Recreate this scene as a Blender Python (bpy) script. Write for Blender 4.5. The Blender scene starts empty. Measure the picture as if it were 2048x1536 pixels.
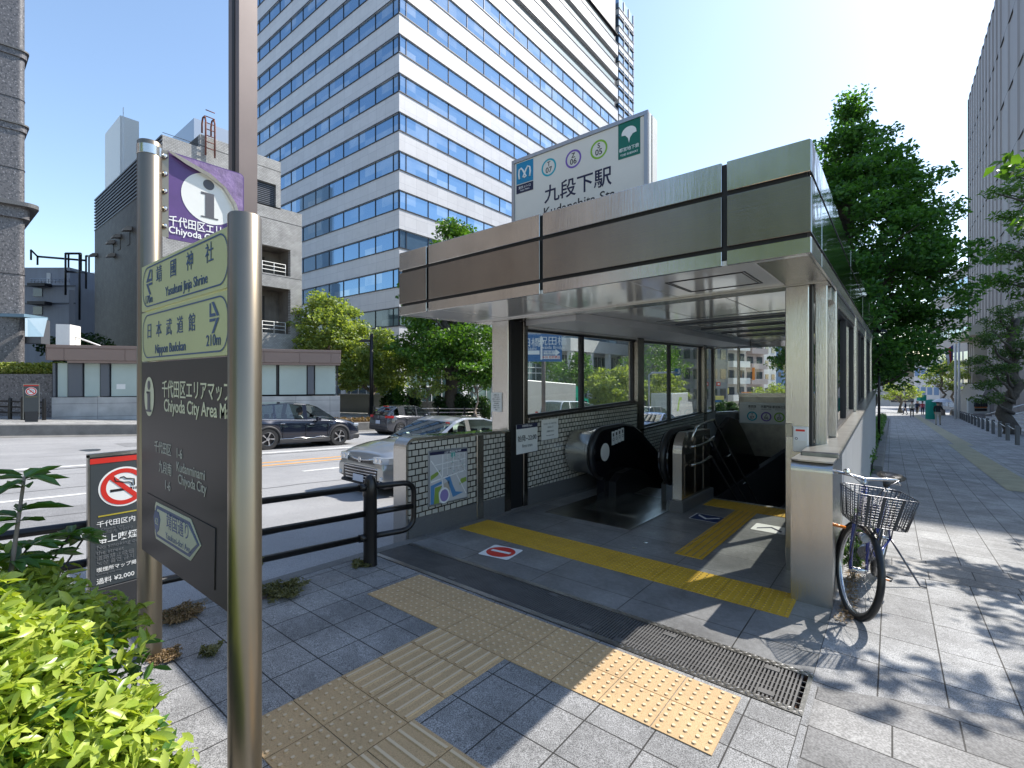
import bpy, bmesh, math, random
import numpy as np
from mathutils import Vector, Matrix
random.seed(7)
rng = np.random.default_rng(11)
R = math.radians
C = bpy.context.scene.collection
SC = bpy.context.scene

# ---------------------------------------------------------------- camera, sky, sun, exposure
EYE = 1.8
YAW = math.atan2(759, 956)
cam = bpy.data.cameras.new("camera")
cam.sensor_width = 36.0
cam.lens = 956 / 2048 * 36
cam.shift_y = -10 / 2048
cam.clip_start = 0.05
cam.clip_end = 4000
camo = bpy.data.objects.new("camera", cam)
C.objects.link(camo)
camo.location = (0, 0, EYE)
camo.rotation_euler = (R(90), 0, YAW)
SC.camera = camo

SUNV = Vector((0.366, 0.87, 1.0)).normalized()
w = bpy.data.worlds.new("World")
SC.world = w
w.use_nodes = True
nt = w.node_tree
nt.nodes.clear()
sky = nt.nodes.new("ShaderNodeTexSky")
sky.sky_type = 'NISHITA'
sky.sun_disc = False
sky.sun_elevation = math.asin(SUNV.z)
sky.sun_rotation = math.atan2(SUNV.x, SUNV.y)
sky.air_density = 1.15
sky.dust_density = 0.6
sky.ozone_density = 1.6
bg = nt.nodes.new("ShaderNodeBackground")
bg.inputs[1].default_value = 0.15
wo = nt.nodes.new("ShaderNodeOutputWorld")
nt.links.new(sky.outputs[0], bg.inputs[0])
nt.links.new(bg.outputs[0], wo.inputs[0])

sun = bpy.data.lights.new("sun", 'SUN')
sun.energy = 4.2
sun.angle = R(0.5)
sun.color = (1.0, 0.95, 0.87)
suno = bpy.data.objects.new("sun", sun)
C.objects.link(suno)
suno.rotation_euler = (-SUNV).to_track_quat('-Z', 'Y').to_euler()
suno.location = (10, 20, 60)

SC.view_settings.view_transform = 'Standard'
SC.view_settings.look = 'None'
SC.view_settings.exposure = 0.85
SC.view_settings.gamma = 1.0
SC.cycles.max_bounces = 8
SC.cycles.transparent_max_bounces = 16
SC.cycles.use_denoising = True

FW = (-math.sin(YAW), math.cos(YAW))
RT = (math.cos(YAW), math.sin(YAW))
def at(px, D):
    """ground-plan point at bearing px (photo column) and distance D ahead of the lens"""
    a = (px - 1024) / 956
    return (D * (FW[0] + RT[0] * a), D * (FW[1] + RT[1] * a))
def hz(py, D):
    return EYE + (758 - py) / 956 * D
def gz(x, y):      # near pavement height
    return -0.035 * y
def rz(x, y):      # road height
    return -0.09 - 0.052 * y + 0.01 * (x + 4.5)

# ---------------------------------------------------------------- materials
MATS = {}
def mat(name, col, rough=0.5, metal=0.0, spec=0.5, noise=None, bump=None, emit=None, coat=0.0, speck=None, streak=None, col2=None):
    m = bpy.data.materials.new(name)
    m.use_nodes = True
    n = m.node_tree.nodes
    l = m.node_tree.links
    b = n["Principled BSDF"]
    b.inputs["Base Color"].default_value = (*col, 1)
    b.inputs["Roughness"].default_value = rough
    b.inputs["Metallic"].default_value = metal
    b.inputs["Specular IOR Level"].default_value = spec
    if coat:
        b.inputs["Coat Weight"].default_value = coat
        b.inputs["Coat Roughness"].default_value = 0.03
    tc = n.new("ShaderNodeTexCoord")
    cur = None
    def rgb(c):
        q = n.new("ShaderNodeRGB"); q.outputs[0].default_value = (*c, 1); return q.outputs[0]
    def mix(f, a, bb, mode='MIX'):
        q = n.new("ShaderNodeMix"); q.data_type = 'RGBA'; q.blend_type = mode
        if isinstance(f, float): q.inputs[0].default_value = f
        else: l.new(f, q.inputs[0])
        l.new(a, q.inputs[6]); l.new(bb, q.inputs[7]); return q.outputs[2]
    def ntex(scale, detail=4, vec=None, rough_=0.6):
        q = n.new("ShaderNodeTexNoise"); q.inputs["Scale"].default_value = scale; q.inputs["Detail"].default_value = detail
        q.inputs["Roughness"].default_value = rough_
        l.new(vec if vec else tc.outputs["Object"], q.inputs["Vector"]); return q.outputs[0]
    def ramp(f, a, bb):
        q = n.new("ShaderNodeMapRange"); q.inputs[1].default_value = a; q.inputs[2].default_value = bb; l.new(f, q.inputs[0]); return q.outputs[0]
    def scaled(sx, sy, sz):
        q = n.new("ShaderNodeMapping"); q.inputs["Scale"].default_value = (sx, sy, sz); l.new(tc.outputs["Object"], q.inputs[0]); return q.outputs[0]
    if noise or speck or streak:
        cur = rgb(col)
        if noise:
            sc, amt = noise
            c2 = col2 if col2 else tuple(c * (1 - amt) for c in col)
            cur = mix(ramp(ntex(sc, 6), 0.35, 0.68), cur, rgb(c2))
        if speck:
            sc, amt, dark, light = speck
            f = ntex(sc, 2)
            cur = mix(ramp(f, 0.52, 0.62), cur, rgb(dark))
            f2 = ntex(sc * 1.3, 2, scaled(1.1, 1.2, 0.9))
            cur = mix(ramp(f2, 0.58, 0.68), cur, rgb(light))
        if streak:
            sv, amt, dcol = streak
            cur = mix(ramp(ntex(1.0, 5, scaled(*sv)), 0.45, 0.8), cur, mix(1.0 - amt, rgb(dcol), cur))
        l.new(cur, b.inputs["Base Color"])
    if bump:
        sc, st = bump[:2]
        vec = scaled(*bump[2]) if len(bump) > 2 else None
        q = n.new("ShaderNodeBump"); q.inputs["Strength"].default_value = st; q.inputs["Distance"].default_value = 0.01
        l.new(ntex(sc, 3, vec), q.inputs["Height"]); l.new(q.outputs[0], b.inputs["Normal"])
    if emit:
        b.inputs["Emission Color"].default_value = (*emit[0], 1); b.inputs["Emission Strength"].default_value = emit[1]
    MATS[name] = m
    return m

def paving(name, sx, sy, ox, oy, cols, joint=(0.03, 0.028, 0.026), jw=0.009, offset=0.0, speckle=420, contrast=0.35, stain=0.3, rough=0.75):
    """tiles in object XY: sx by sy metres, origin ox,oy; per-tile tone, granite speckle, dirt and worn joints"""
    m = bpy.data.materials.new(name); m.use_nodes = True
    n = m.node_tree.nodes; l = m.node_tree.links; b = n["Principled BSDF"]
    tc = n.new("ShaderNodeTexCoord")
    mp = n.new("ShaderNodeMapping"); mp.inputs["Location"].default_value = (-ox, -oy, 0)
    l.new(tc.outputs["Object"], mp.inputs[0])
    br = n.new("ShaderNodeTexBrick")
    br.offset = offset; br.offset_frequency = 2; br.squash = 1
    br.inputs["Scale"].default_value = 1
    br.inputs["Mortar Size"].default_value = jw / 2
    br.inputs["Mortar Smooth"].default_value = 0.15
    br.inputs["Brick Width"].default_value = sx
    br.inputs["Row Height"].default_value = sy
    br.inputs["Color1"].default_value = (*cols[0], 1); br.inputs["Color2"].default_value = (*cols[1], 1)
    br.inputs["Mortar"].default_value = (*joint, 1)
    l.new(mp.outputs[0], br.inputs["Vector"])
    def tex(sc, det, lo, hi):
        q = n.new("ShaderNodeTexNoise"); q.inputs["Scale"].default_value = sc; q.inputs["Detail"].default_value = det
        l.new(tc.outputs["Object"], q.inputs["Vector"])
        r = n.new("ShaderNodeMapRange"); r.inputs[1].default_value = 0.35; r.inputs[2].default_value = 0.65
        r.inputs[3].default_value = lo; r.inputs[4].default_value = hi; l.new(q.outputs[0], r.inputs[0]); return r.outputs[0]
    def mul(a, f):
        q = n.new("ShaderNodeMix"); q.data_type = 'RGBA'; q.blend_type = 'MULTIPLY'; q.inputs[0].default_value = 1
        l.new(a, q.inputs[6]); l.new(f, q.inputs[7]); return q.outputs[2]
    c = mul(br.outputs[0], tex(speckle, 2, 1 - contrast, 1 + contrast))
    c = mul(c, tex(2.2, 5, 1 - stain, 1 + stain * 0.4))
    c = mul(c, tex(23, 4, 0.86, 1.08))
    vo = n.new("ShaderNodeTexVoronoi"); vo.inputs["Scale"].default_value = 3.3; l.new(tc.outputs["Object"], vo.inputs["Vector"])
    sg = n.new("ShaderNodeMapRange"); sg.inputs[1].default_value = 0.035; sg.inputs[2].default_value = 0.05; sg.inputs[3].default_value = 0.5; sg.inputs[4].default_value = 1.0; l.new(vo.outputs[0], sg.inputs[0])
    c = mul(c, sg.outputs[0])
    c = mul(c, tex(0.45, 4, 0.84, 1.1))
    l.new(c, b.inputs["Base Color"])
    b.inputs["Roughness"].default_value = rough
    bp = n.new("ShaderNodeBump"); bp.inputs["Strength"].default_value = 0.6; bp.inputs["Distance"].default_value = 0.004
    inv = n.new("ShaderNodeMath"); inv.operation = 'SUBTRACT'; inv.inputs[0].default_value = 1; l.new(br.outputs[1], inv.inputs[1])
    l.new(inv.outputs[0], bp.inputs["Height"]); l.new(bp.outputs[0], b.inputs["Normal"])
    MATS[name] = m
    return m

def leafmat(name, c1, c2, trans=0.45, rough=0.45, scale=1.2):
    m = bpy.data.materials.new(name); m.use_nodes = True
    n = m.node_tree.nodes; l = m.node_tree.links; b = n["Principled BSDF"]; out = n["Material Output"]
    geo = n.new("ShaderNodeNewGeometry"); tc = n.new("ShaderNodeTexCoord")
    nz = n.new("ShaderNodeTexNoise"); nz.inputs["Scale"].default_value = scale; nz.inputs["Detail"].default_value = 3
    l.new(tc.outputs["Object"], nz.inputs["Vector"])
    add = n.new("ShaderNodeMath"); add.operation = 'ADD'
    l.new(geo.outputs["Random Per Island"], add.inputs[0]); l.new(nz.outputs[0], add.inputs[1])
    mr = n.new("ShaderNodeMapRange"); mr.inputs[1].default_value = 0.35; mr.inputs[2].default_value = 1.3; l.new(add.outputs[0], mr.inputs[0])
    mx = n.new("ShaderNodeMix"); mx.data_type = 'RGBA'; mx.inputs[6].default_value = (*c1, 1); mx.inputs[7].default_value = (*c2, 1)
    l.new(mr.outputs[0], mx.inputs[0]); l.new(mx.outputs[2], b.inputs["Base Color"])
    b.inputs["Roughness"].default_value = rough
    tr = n.new("ShaderNodeBsdfTranslucent")
    br = n.new("ShaderNodeMix"); br.data_type = 'RGBA'; br.blend_type = 'MULTIPLY'; br.inputs[0].default_value = 1
    br.inputs[7].default_value = (1.5, 1.5, 0.5, 1); l.new(mx.outputs[2], br.inputs[6]); l.new(br.outputs[2], tr.inputs[0])
    ms = n.new("ShaderNodeMixShader"); ms.inputs[0].default_value = trans
    l.new(b.outputs[0], ms.inputs[1]); l.new(tr.outputs[0], ms.inputs[2]); l.new(ms.outputs[0], out.inputs[0])
    MATS[name] = m
    return m

def glassmat(name, tint, refl=1.0, rough=0.0, body=0.0, bodycol=(0.3, 0.35, 0.33)):
    m = bpy.data.materials.new(name); m.use_nodes = True
    n = m.node_tree.nodes; l = m.node_tree.links; n.remove(n["Principled BSDF"]); out = n["Material Output"]
    t = n.new("ShaderNodeBsdfTransparent"); t.inputs[0].default_value = (*tint, 1)
    g = n.new("ShaderNodeBsdfGlossy"); g.inputs["Roughness"].default_value = rough
    lw = n.new("ShaderNodeLayerWeight"); lw.inputs[0].default_value = 0.5
    pw = n.new("ShaderNodeMath"); pw.operation = 'POWER'; pw.inputs[1].default_value = 5; l.new(lw.outputs["Facing"], pw.inputs[0])
    ma = n.new("ShaderNodeMath"); ma.operation = 'MULTIPLY_ADD'; ma.inputs[1].default_value = 0.95; ma.inputs[2].default_value = 0.045; l.new(pw.outputs[0], ma.inputs[0])
    mu = n.new("ShaderNodeMath"); mu.operation = 'MULTIPLY'; mu.inputs[1].default_value = refl; mu.use_clamp = True
    l.new(ma.outputs[0], mu.inputs[0])
    src = t
    if body:
        d = n.new("ShaderNodeBsdfDiffuse"); d.inputs[0].default_value = (*bodycol, 1)
        mb = n.new("ShaderNodeMixShader"); mb.inputs[0].default_value = body
        l.new(t.outputs[0], mb.inputs[1]); l.new(d.outputs[0], mb.inputs[2]); src = mb
    ms = n.new("ShaderNodeMixShader"); l.new(mu.outputs[0], ms.inputs[0])
    l.new(src.outputs[0], ms.inputs[1]); l.new(g.outputs[0], ms.inputs[2]); l.new(ms.outputs[0], out.inputs[0])
    MATS[name] = m
    return m

def officeglass(name, dark, light, cell=3.1, rough=0.04, share=0.3, metal=0.0):
    """window glass whose rooms differ: some blinds down, some dark; snapped to bays and floors in the object's own metres"""
    m = bpy.data.materials.new(name); m.use_nodes = True
    n = m.node_tree.nodes; l = m.node_tree.links; b = n["Principled BSDF"]
    g = n.new("ShaderNodeNewGeometry")
    mp = n.new("ShaderNodeVectorMath"); mp.operation = 'SNAP'; mp.inputs[1].default_value = (cell, cell, 4.09)
    l.new(g.outputs["Position"], mp.inputs[0])
    wn = n.new("ShaderNodeTexWhiteNoise"); l.new(mp.outputs[0], wn.inputs["Vector"])
    nz = n.new("ShaderNodeTexNoise"); nz.inputs["Scale"].default_value = 0.35; nz.inputs["Detail"].default_value = 3; l.new(g.outputs["Position"], nz.inputs["Vector"])
    mu = n.new("ShaderNodeMath"); mu.operation = 'MULTIPLY'; l.new(wn.outputs[0], mu.inputs[0])
    nr = n.new("ShaderNodeMapRange"); nr.inputs[1].default_value = .3; nr.inputs[2].default_value = .6; nr.inputs[3].default_value = .55; nr.inputs[4].default_value = 1; l.new(nz.outputs[0], nr.inputs[0]); l.new(nr.outputs[0], mu.inputs[1])
    mr = n.new("ShaderNodeMapRange"); mr.inputs[1].default_value = 1 - share - 0.35; mr.inputs[2].default_value = 1.0; l.new(mu.outputs[0], mr.inputs[0])
    mx = n.new("ShaderNodeMix"); mx.data_type = 'RGBA'; mx.inputs[6].default_value = (*dark, 1); mx.inputs[7].default_value = (*light, 1)
    l.new(mr.outputs[0], mx.inputs[0]); l.new(mx.outputs[2], b.inputs["Base Color"])
    b.inputs["Roughness"].default_value = rough; b.inputs["Specular IOR Level"].default_value = 0.9; b.inputs["Metallic"].default_value = metal
    MATS[name] = m
    return m

def tilewall(name, sx, sy, c1, c2, grout, axes, jw=0.012, rough=0.25, bumpy=0.5, offset=0.5, stain=0.25):
    """small wall tiles; axes picks which object coordinates run along the courses and up"""
    m = bpy.data.materials.new(name); m.use_nodes = True
    n = m.node_tree.nodes; l = m.node_tree.links; b = n["Principled BSDF"]
    tc = n.new("ShaderNodeTexCoord"); sp = n.new("ShaderNodeSeparateXYZ"); cb = n.new("ShaderNodeCombineXYZ")
    l.new(tc.outputs["Object"], sp.inputs[0])
    if axes[0] == 'XY':
        ad = n.new("ShaderNodeMath"); ad.operation = 'ADD'; l.new(sp.outputs[0], ad.inputs[0]); l.new(sp.outputs[1], ad.inputs[1]); l.new(ad.outputs[0], cb.inputs[0])
    else:
        l.new(sp.outputs['XYZ'.index(axes[0])], cb.inputs[0])
    l.new(sp.outputs['XYZ'.index(axes[1])], cb.inputs[1])
    br = n.new("ShaderNodeTexBrick"); br.offset = offset
    for k, v in (("Scale", 1), ("Mortar Size", jw / 2), ("Mortar Smooth", 0.1), ("Brick Width", sx), ("Row Height", sy)):
        br.inputs[k].default_value = v
    br.inputs["Color1"].default_value = (*c1, 1); br.inputs["Color2"].default_value = (*c2, 1); br.inputs["Mortar"].default_value = (*grout, 1)
    l.new(cb.outputs[0], br.inputs["Vector"])
    nz = n.new("ShaderNodeTexNoise"); nz.inputs["Scale"].default_value = 1.7; nz.inputs["Detail"].default_value = 6; l.new(tc.outputs["Object"], nz.inputs["Vector"])
    mr = n.new("ShaderNodeMapRange"); mr.inputs[1].default_value = .3; mr.inputs[2].default_value = .7; mr.inputs[3].default_value = 1 - stain; mr.inputs[4].default_value = 1 + stain * .4; l.new(nz.outputs[0], mr.inputs[0])
    mx = n.new("ShaderNodeMix"); mx.data_type = 'RGBA'; mx.blend_type = 'MULTIPLY'; mx.inputs[0].default_value = 1
    l.new(br.outputs[0], mx.inputs[6]); l.new(mr.outputs[0], mx.inputs[7]); l.new(mx.outputs[2], b.inputs["Base Color"])
    b.inputs["Roughness"].default_value = rough
    bp = n.new("ShaderNodeBump"); bp.inputs["Strength"].default_value = bumpy; bp.inputs["Distance"].default_value = 0.004
    inv = n.new("ShaderNodeMath"); inv.operation = 'SUBTRACT'; inv.inputs[0].default_value = 1; l.new(br.outputs[1], inv.inputs[1])
    l.new(inv.outputs[0], bp.inputs["Height"]); l.new(bp.outputs[0], b.inputs["Normal"])
    MATS[name] = m
    return m

# ---------------------------------------------------------------- mesh helpers
class MB:
    def __init__(self, warp=None):
        self.v = []; self.f = []; self.m = []; self.s = []; self.warp = warp
    def add(self, vs, fs, mi=0, smooth=False):
        o = len(self.v)
        self.v.extend([tuple(p) for p in vs])
        for q in fs:
            self.f.append([i + o for i in q]); self.m.append(mi); self.s.append(smooth)
        return self
    def box(self, x0, x1, y0, y1, z0, z1, mi=0):
        vs = [(x, y, z) for x in (x0, x1) for y in (y0, y1) for z in (z0, z1)]
        return self.add(vs, [(0, 1, 3, 2), (4, 6, 7, 5), (0, 4, 5, 1), (2, 3, 7, 6), (0, 2, 6, 4), (1, 5, 7, 3)], mi)
    def bbox(self, x0, x1, y0, y1, z0, z1, b=0.01, mi=0):
        """box with chamfered edges"""
        vs = []; fs = []
        X = (x0, x1); Y = (y0, y1); Z = (z0, z1)
        idx = {}
        for i in (0, 1):
            for j in (0, 1):
                for k in (0, 1):
                    sx = b if i == 0 else -b; sy = b if j == 0 else -b; sz = b if k == 0 else -b
                    for a, p in enumerate(((X[i], Y[j] + sy, Z[k] + sz), (X[i] + sx, Y[j], Z[k] + sz), (X[i] + sx, Y[j] + sy, Z[k]))):
                        idx[i, j, k, a] = len(vs); vs.append(p)
        for i in (0, 1):
            q = [idx[i, j, k, 0] for j, k in ((0, 0), (0, 1), (1, 1), (1, 0))]; fs.append(q if i == 0 else q[::-1])
        for j in (0, 1):
            q = [idx[i, j, k, 1] for i, k in ((0, 0), (1, 0), (1, 1), (0, 1))]; fs.append(q if j == 0 else q[::-1])
        for k in (0, 1):
            q = [idx[i, j, k, 2] for i, j in ((0, 0), (0, 1), (1, 1), (1, 0))]; fs.append(q if k == 0 else q[::-1])
        for i in (0, 1):
            for j in (0, 1):
                fs.append([idx[i, j, 0, 0], idx[i, j, 1, 0], idx[i, j, 1, 1], idx[i, j, 0, 1]])
        for i in (0, 1):
            for k in (0, 1):
                fs.append([idx[i, 0, k, 0], idx[i, 1, k, 0], idx[i, 1, k, 2], idx[i, 0, k, 2]])
        for j in (0, 1):
            for k in (0, 1):
                fs.append([idx[0, j, k, 1], idx[1, j, k, 1], idx[1, j, k, 2], idx[0, j, k, 2]])
        for i in (0, 1):
            for j in (0, 1):
                for k in (0, 1):
                    fs.append([idx[i, j, k, 0], idx[i, j, k, 1], idx[i, j, k, 2]])
        return self.add(vs, fs, mi)
    def obox(self, c, ux, uy, hx, hy, z0, z1, mi=0):
        """box whose plan is turned: centre c, unit axis ux/uy, half sizes"""
        vs = []
        for sx in (-1, 1):
            for sy in (-1, 1):
                for z in (z0, z1):
                    vs.append((c[0] + ux[0] * hx * sx + uy[0] * hy * sy, c[1] + ux[1] * hx * sx + uy[1] * hy * sy, z))
        return self.add(vs, [(0, 1, 3, 2), (4, 6, 7, 5), (0, 4, 5, 1), (2, 3, 7, 6), (0, 2, 6, 4), (1, 5, 7, 3)], mi)
    def quad(self, pts, mi=0):
        return self.add(pts, [tuple(range(len(pts)))], mi)
    def prism(self, poly, axis, a0, a1, mi=0, smooth=False):
        """poly in the two other axes (order x,y,z without axis)"""
        n = len(poly)
        def pt(p, a):
            q = list(p); q.insert(axis, a); return tuple(q)
        vs = [pt(p, a0) for p in poly] + [pt(p, a1) for p in poly]
        o = len(self.v)
        self.add(vs, [tuple(range(n))[::-1], tuple(range(n, 2 * n))], mi)
        for i in range(n):
            j = (i + 1) % n
            self.f.append([o + i, o + j, o + n + j, o + n + i]); self.m.append(mi); self.s.append(smooth)
        return self
    def tube(self, pts, r, n=8, mi=0, closed=False, caps=True, smooth=True):
        pts = [Vector(p) for p in pts]; N = len(pts)
        rs = r if isinstance(r, (list, tuple)) else [r] * N
        vs = []; up = Vector((0, 0, 1)); prev = None
        for i, p in enumerate(pts):
            a = pts[(i - 1) % N] if (i > 0 or closed) else p
            b = pts[(i + 1) % N] if (i < N - 1 or closed) else p
            t = (b - a)
            t = t.normalized() if t.length > 1e-9 else Vector((0, 0, 1))
            if prev is None:
                u = t.orthogonal().normalized()
                if abs(t.z) < .9: u = (up - t * up.dot(t)).normalized()
            else:
                u = (prev - t * prev.dot(t)); u = u.normalized() if u.length > 1e-6 else t.orthogonal().normalized()
            prev = u
            v = t.cross(u)
            for k in range(n):
                an = 2 * math.pi * k / n
                vs.append(p + (u * math.cos(an) + v * math.sin(an)) * rs[i])
        fs = []
        M = N if closed else N - 1
        for i in range(M):
            for k in range(n):
                j = (i + 1) % N; kk = (k + 1) % n
                fs.append((i * n + k, i * n + kk, j * n + kk, j * n + k))
        self.add(vs, fs, mi, smooth)
        if caps and not closed:
            o = len(self.v) - len(vs)
            self.f.append([o + k for k in range(n)][::-1]); self.m.append(mi); self.s.append(False)
            self.f.append([o + (N - 1) * n + k for k in range(n)]); self.m.append(mi); self.s.append(False)
        return self
    def cyl(self, p0, p1, r, n=16, mi=0, r1=None):
        return self.tube([p0, p1], [r, r if r1 is None else r1], n, mi)
    def lathe(self, prof, c, axis='Z', n=24, mi=0, smooth=True):
        """prof: list of (radius, height along axis)"""
        segs = []; run = [prof[0]]
        for i in range(1, len(prof)):
            run.append(prof[i])
            if i < len(prof) - 1:
                a_ = math.atan2(prof[i][1] - prof[i - 1][1], prof[i][0] - prof[i - 1][0]); b_ = math.atan2(prof[i + 1][1] - prof[i][1], prof[i + 1][0] - prof[i][0])
                d_ = abs((b_ - a_ + math.pi) % (2 * math.pi) - math.pi)
                if d_ > 0.75: segs.append(run); run = [prof[i]]
        segs.append(run)
        for sg in segs:
            vs = []
            for (r, h) in sg:
                for k in range(n):
                    a = 2 * math.pi * k / n; x, y = r * math.cos(a), r * math.sin(a)
                    vs.append({'Z': (c[0] + x, c[1] + y, c[2] + h), 'X': (c[0] + h, c[1] + x, c[2] + y), 'Y': (c[0] + y, c[1] + h, c[2] + x)}[axis])
            fs = []
            for i in range(len(sg) - 1):
                for k in range(n):
                    kk = (k + 1) % n
                    fs.append((i * n + k, i * n + kk, (i + 1) * n + kk, (i + 1) * n + k))
            self.add(vs, fs, mi, smooth)
        return self
    def disc(self, c, r, axis='Z', n=24, mi=0, ry=None):
        ry = ry or r
        vs = []
        for k in range(n):
            a = 2 * math.pi * k / n; x, y = r * math.cos(a), ry * math.sin(a)
            vs.append({'Z': (c[0] + x, c[1] + y, c[2]), 'X': (c[0], c[1] + x, c[2] + y), 'Y': (c[0] + x, c[1], c[2] + y)}[axis])
        return self.add(vs, [tuple(range(n))], mi)
    def ring(self, c, r0, r1, axis='Z', n=40, mi=0):
        vs = []
        for rr in (r0, r1):
            for k in range(n):
                a = 2 * math.pi * k / n; x, y = rr * math.cos(a), rr * math.sin(a)
                vs.append({'Z': (c[0] + x, c[1] + y, c[2]), 'X': (c[0], c[1] + x, c[2] + y), 'Y': (c[0] + x, c[1], c[2] + y)}[axis])
        return self.add(vs, [(k, (k + 1) % n, n + (k + 1) % n, n + k) for k in range(n)], mi)
    def mesh(self, name, mats):
        me = bpy.data.meshes.new(name)
        vs = self.v if not self.warp else [self.warp(*p) for p in self.v]
        me.from_pydata([tuple(p) for p in vs], [], self.f)
        for m in (mats if isinstance(mats, (list, tuple)) else [mats]):
            me.materials.append(MATS[m] if isinstance(m, str) else m)
        me.polygons.foreach_set("material_index", self.m)
        me.polygons.foreach_set("use_smooth", self.s)
        bm = bmesh.new(); bm.from_mesh(me); bmesh.ops.recalc_face_normals(bm, faces=bm.faces); bm.to_mesh(me); bm.free()
        me.update()
        return me
def obj(name, mb, mats, parent=None, loc=None, rot=None):
    me = mb if isinstance(mb, bpy.types.Mesh) else mb.mesh(name, mats)
    o = bpy.data.objects.new(name, me)
    C.objects.link(o)
    if loc: o.location = loc
    if rot: o.rotation_euler = rot
    if parent: o.parent = parent
    return o
def tag(o, label, cat, group=None):
    o["label"] = label; o["category"] = cat
    if group: o["group"] = group
    return o
def thing(name, label, cat, loc=(0, 0, 0), rot=0.0, group=None):
    o = bpy.data.objects.new(name, None); C.objects.link(o)
    o.empty_display_size = 0.2
    o.location = loc; o.rotation_euler = (0, 0, rot)
    return tag(o, label, cat, group)
def struct(name, mb, mats):
    o = obj(name, mb, mats); o["kind"] = "structure"; return o
def dup(root, loc, rot=None, label=None, scale=None):
    r = root.copy(); C.objects.link(r); r.location = loc
    if rot is not None: r.rotation_euler = (0, 0, rot)
    if scale: r.scale = scale if isinstance(scale, tuple) else (scale,) * 3
    if label: r["label"] = label
    for ch in list(root.children):
        c = ch.copy(); C.objects.link(c); c.parent = r
        for g in list(ch.children):
            d = g.copy(); C.objects.link(d); d.parent = c
    return r

def text(parent, s, size, mt, origin, xd, yd, align='CENTER', squeeze=1.0, bold=0.0, name='lettering', thick=0.0012, spacing=1.0):
    cu = bpy.data.curves.new('t', 'FONT')
    cu.body = s; cu.size = size; cu.align_x = align; cu.align_y = 'CENTER'; cu.extrude = thick / 2
    cu.offset = bold * size; cu.resolution_u = 3; cu.space_character = spacing
    t = bpy.data.objects.new('t', cu); C.objects.link(t)
    dg = bpy.context.evaluated_depsgraph_get(); dg.update()
    me = bpy.data.meshes.new_from_object(t.evaluated_get(dg))
    bpy.data.objects.remove(t); bpy.data.curves.remove(cu)
    me.name = name
    X = Vector(xd).normalized(); Yv = Vector(yd).normalized(); Z = X.cross(Yv)
    M = Matrix(((X.x * squeeze, Yv.x, Z.x, origin[0]), (X.y * squeeze, Yv.y, Z.y, origin[1]), (X.z * squeeze, Yv.z, Z.z, origin[2]), (0, 0, 0, 1)))
    me.transform(M)
    me.materials.clear(); me.materials.append(MATS[mt])
    o = bpy.data.objects.new(name, me); C.objects.link(o)
    if parent:
        o.parent = parent
    return o

def leaves(name, centers, radii, counts, size, mt, seed=1, up=0.35, elong=1.0, shape='rhomb', parent=None, shell=0.55, curl=0.25):
    """foliage: little folded leaves spread through clumps (ellipsoids) -> one mesh"""
    g = np.random.default_rng(seed)
    P = []
    for c, r, k in zip(centers, radii, counts):
        d = g.normal(size=(k, 3)); d /= np.linalg.norm(d, axis=1)[:, None]
        rad = (shell + (1 - shell) * g.random(k)) if shell < 1 else np.ones(k)
        rad = np.where(g.random(k) < 0.3, g.random(k), rad)
        P.append(np.array(c) + d * rad[:, None] * np.array(r))
    P = np.concatenate(P); N = len(P)
    nrm = g.normal(size=(N, 3)); nrm[:, 2] = np.abs(nrm[:, 2]) + up
    nrm /= np.linalg.norm(nrm, axis=1)[:, None]
    t = g.normal(size=(N, 3)); t -= nrm * (t * nrm).sum(1)[:, None]; t /= np.linalg.norm(t, axis=1)[:, None]
    b = np.cross(nrm, t)
    s = size * (0.65 + 0.7 * g.random(N))[:, None]
    L = s * elong
    if shape == 'rhomb':
        tip = P + t * L - nrm * L * curl; bas = P - t * L * 0.8
        l = P + b * s * 0.55 + nrm * s * 0.18; r_ = P - b * s * 0.55 + nrm * s * 0.18
        V = np.stack([bas, l, tip, r_], 1).reshape(-1, 3)
        F = (np.arange(N)[:, None] * 4)
        F = np.concatenate([F + [0, 1, 2], F + [0, 2, 3]], 1).reshape(-1, 3)
    else:
        a0 = P - t * L; a1 = P - t * L * 0.35; a2 = P + t * L * 0.35 - nrm * L * curl * 0.3; a3 = P + t * L - nrm * L * curl
        w1 = s * 0.34
        V = np.stack([a0, a1 + b * w1 + nrm * w1 * .35, a2 + b * w1 * 0.95 + nrm * w1 * .3, a3, a2 - b * w1 * 0.95 + nrm * w1 * .3, a1 - b * w1 + nrm * w1 * .35, a1, a2], 1).reshape(-1, 3)
        F0 = np.arange(N)[:, None] * 8
        F = np.concatenate([F0 + q for q in ([0, 1, 6], [1, 2, 7], [1, 7, 6], [2, 3, 7], [3, 4, 7], [7, 4, 5], [7, 5, 6], [6, 5, 0])], 1).reshape(-1, 3)
    me = bpy.data.meshes.new(name)
    me.vertices.add(len(V)); me.vertices.foreach_set("co", V.ravel().astype(np.float32))
    me.loops.add(F.size); me.loops.foreach_set("vertex_index", F.ravel().astype(np.int32))
    me.polygons.add(len(F)); me.polygons.foreach_set("loop_start", (np.arange(len(F)) * 3).astype(np.int32))
    me.polygons.foreach_set("loop_total", np.full(len(F), 3, np.int32))
    me.update(); me.validate()
    me.materials.append(MATS[mt])
    o = bpy.data.objects.new(name, me); C.objects.link(o)
    if parent: o.parent = parent
    return o

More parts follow.
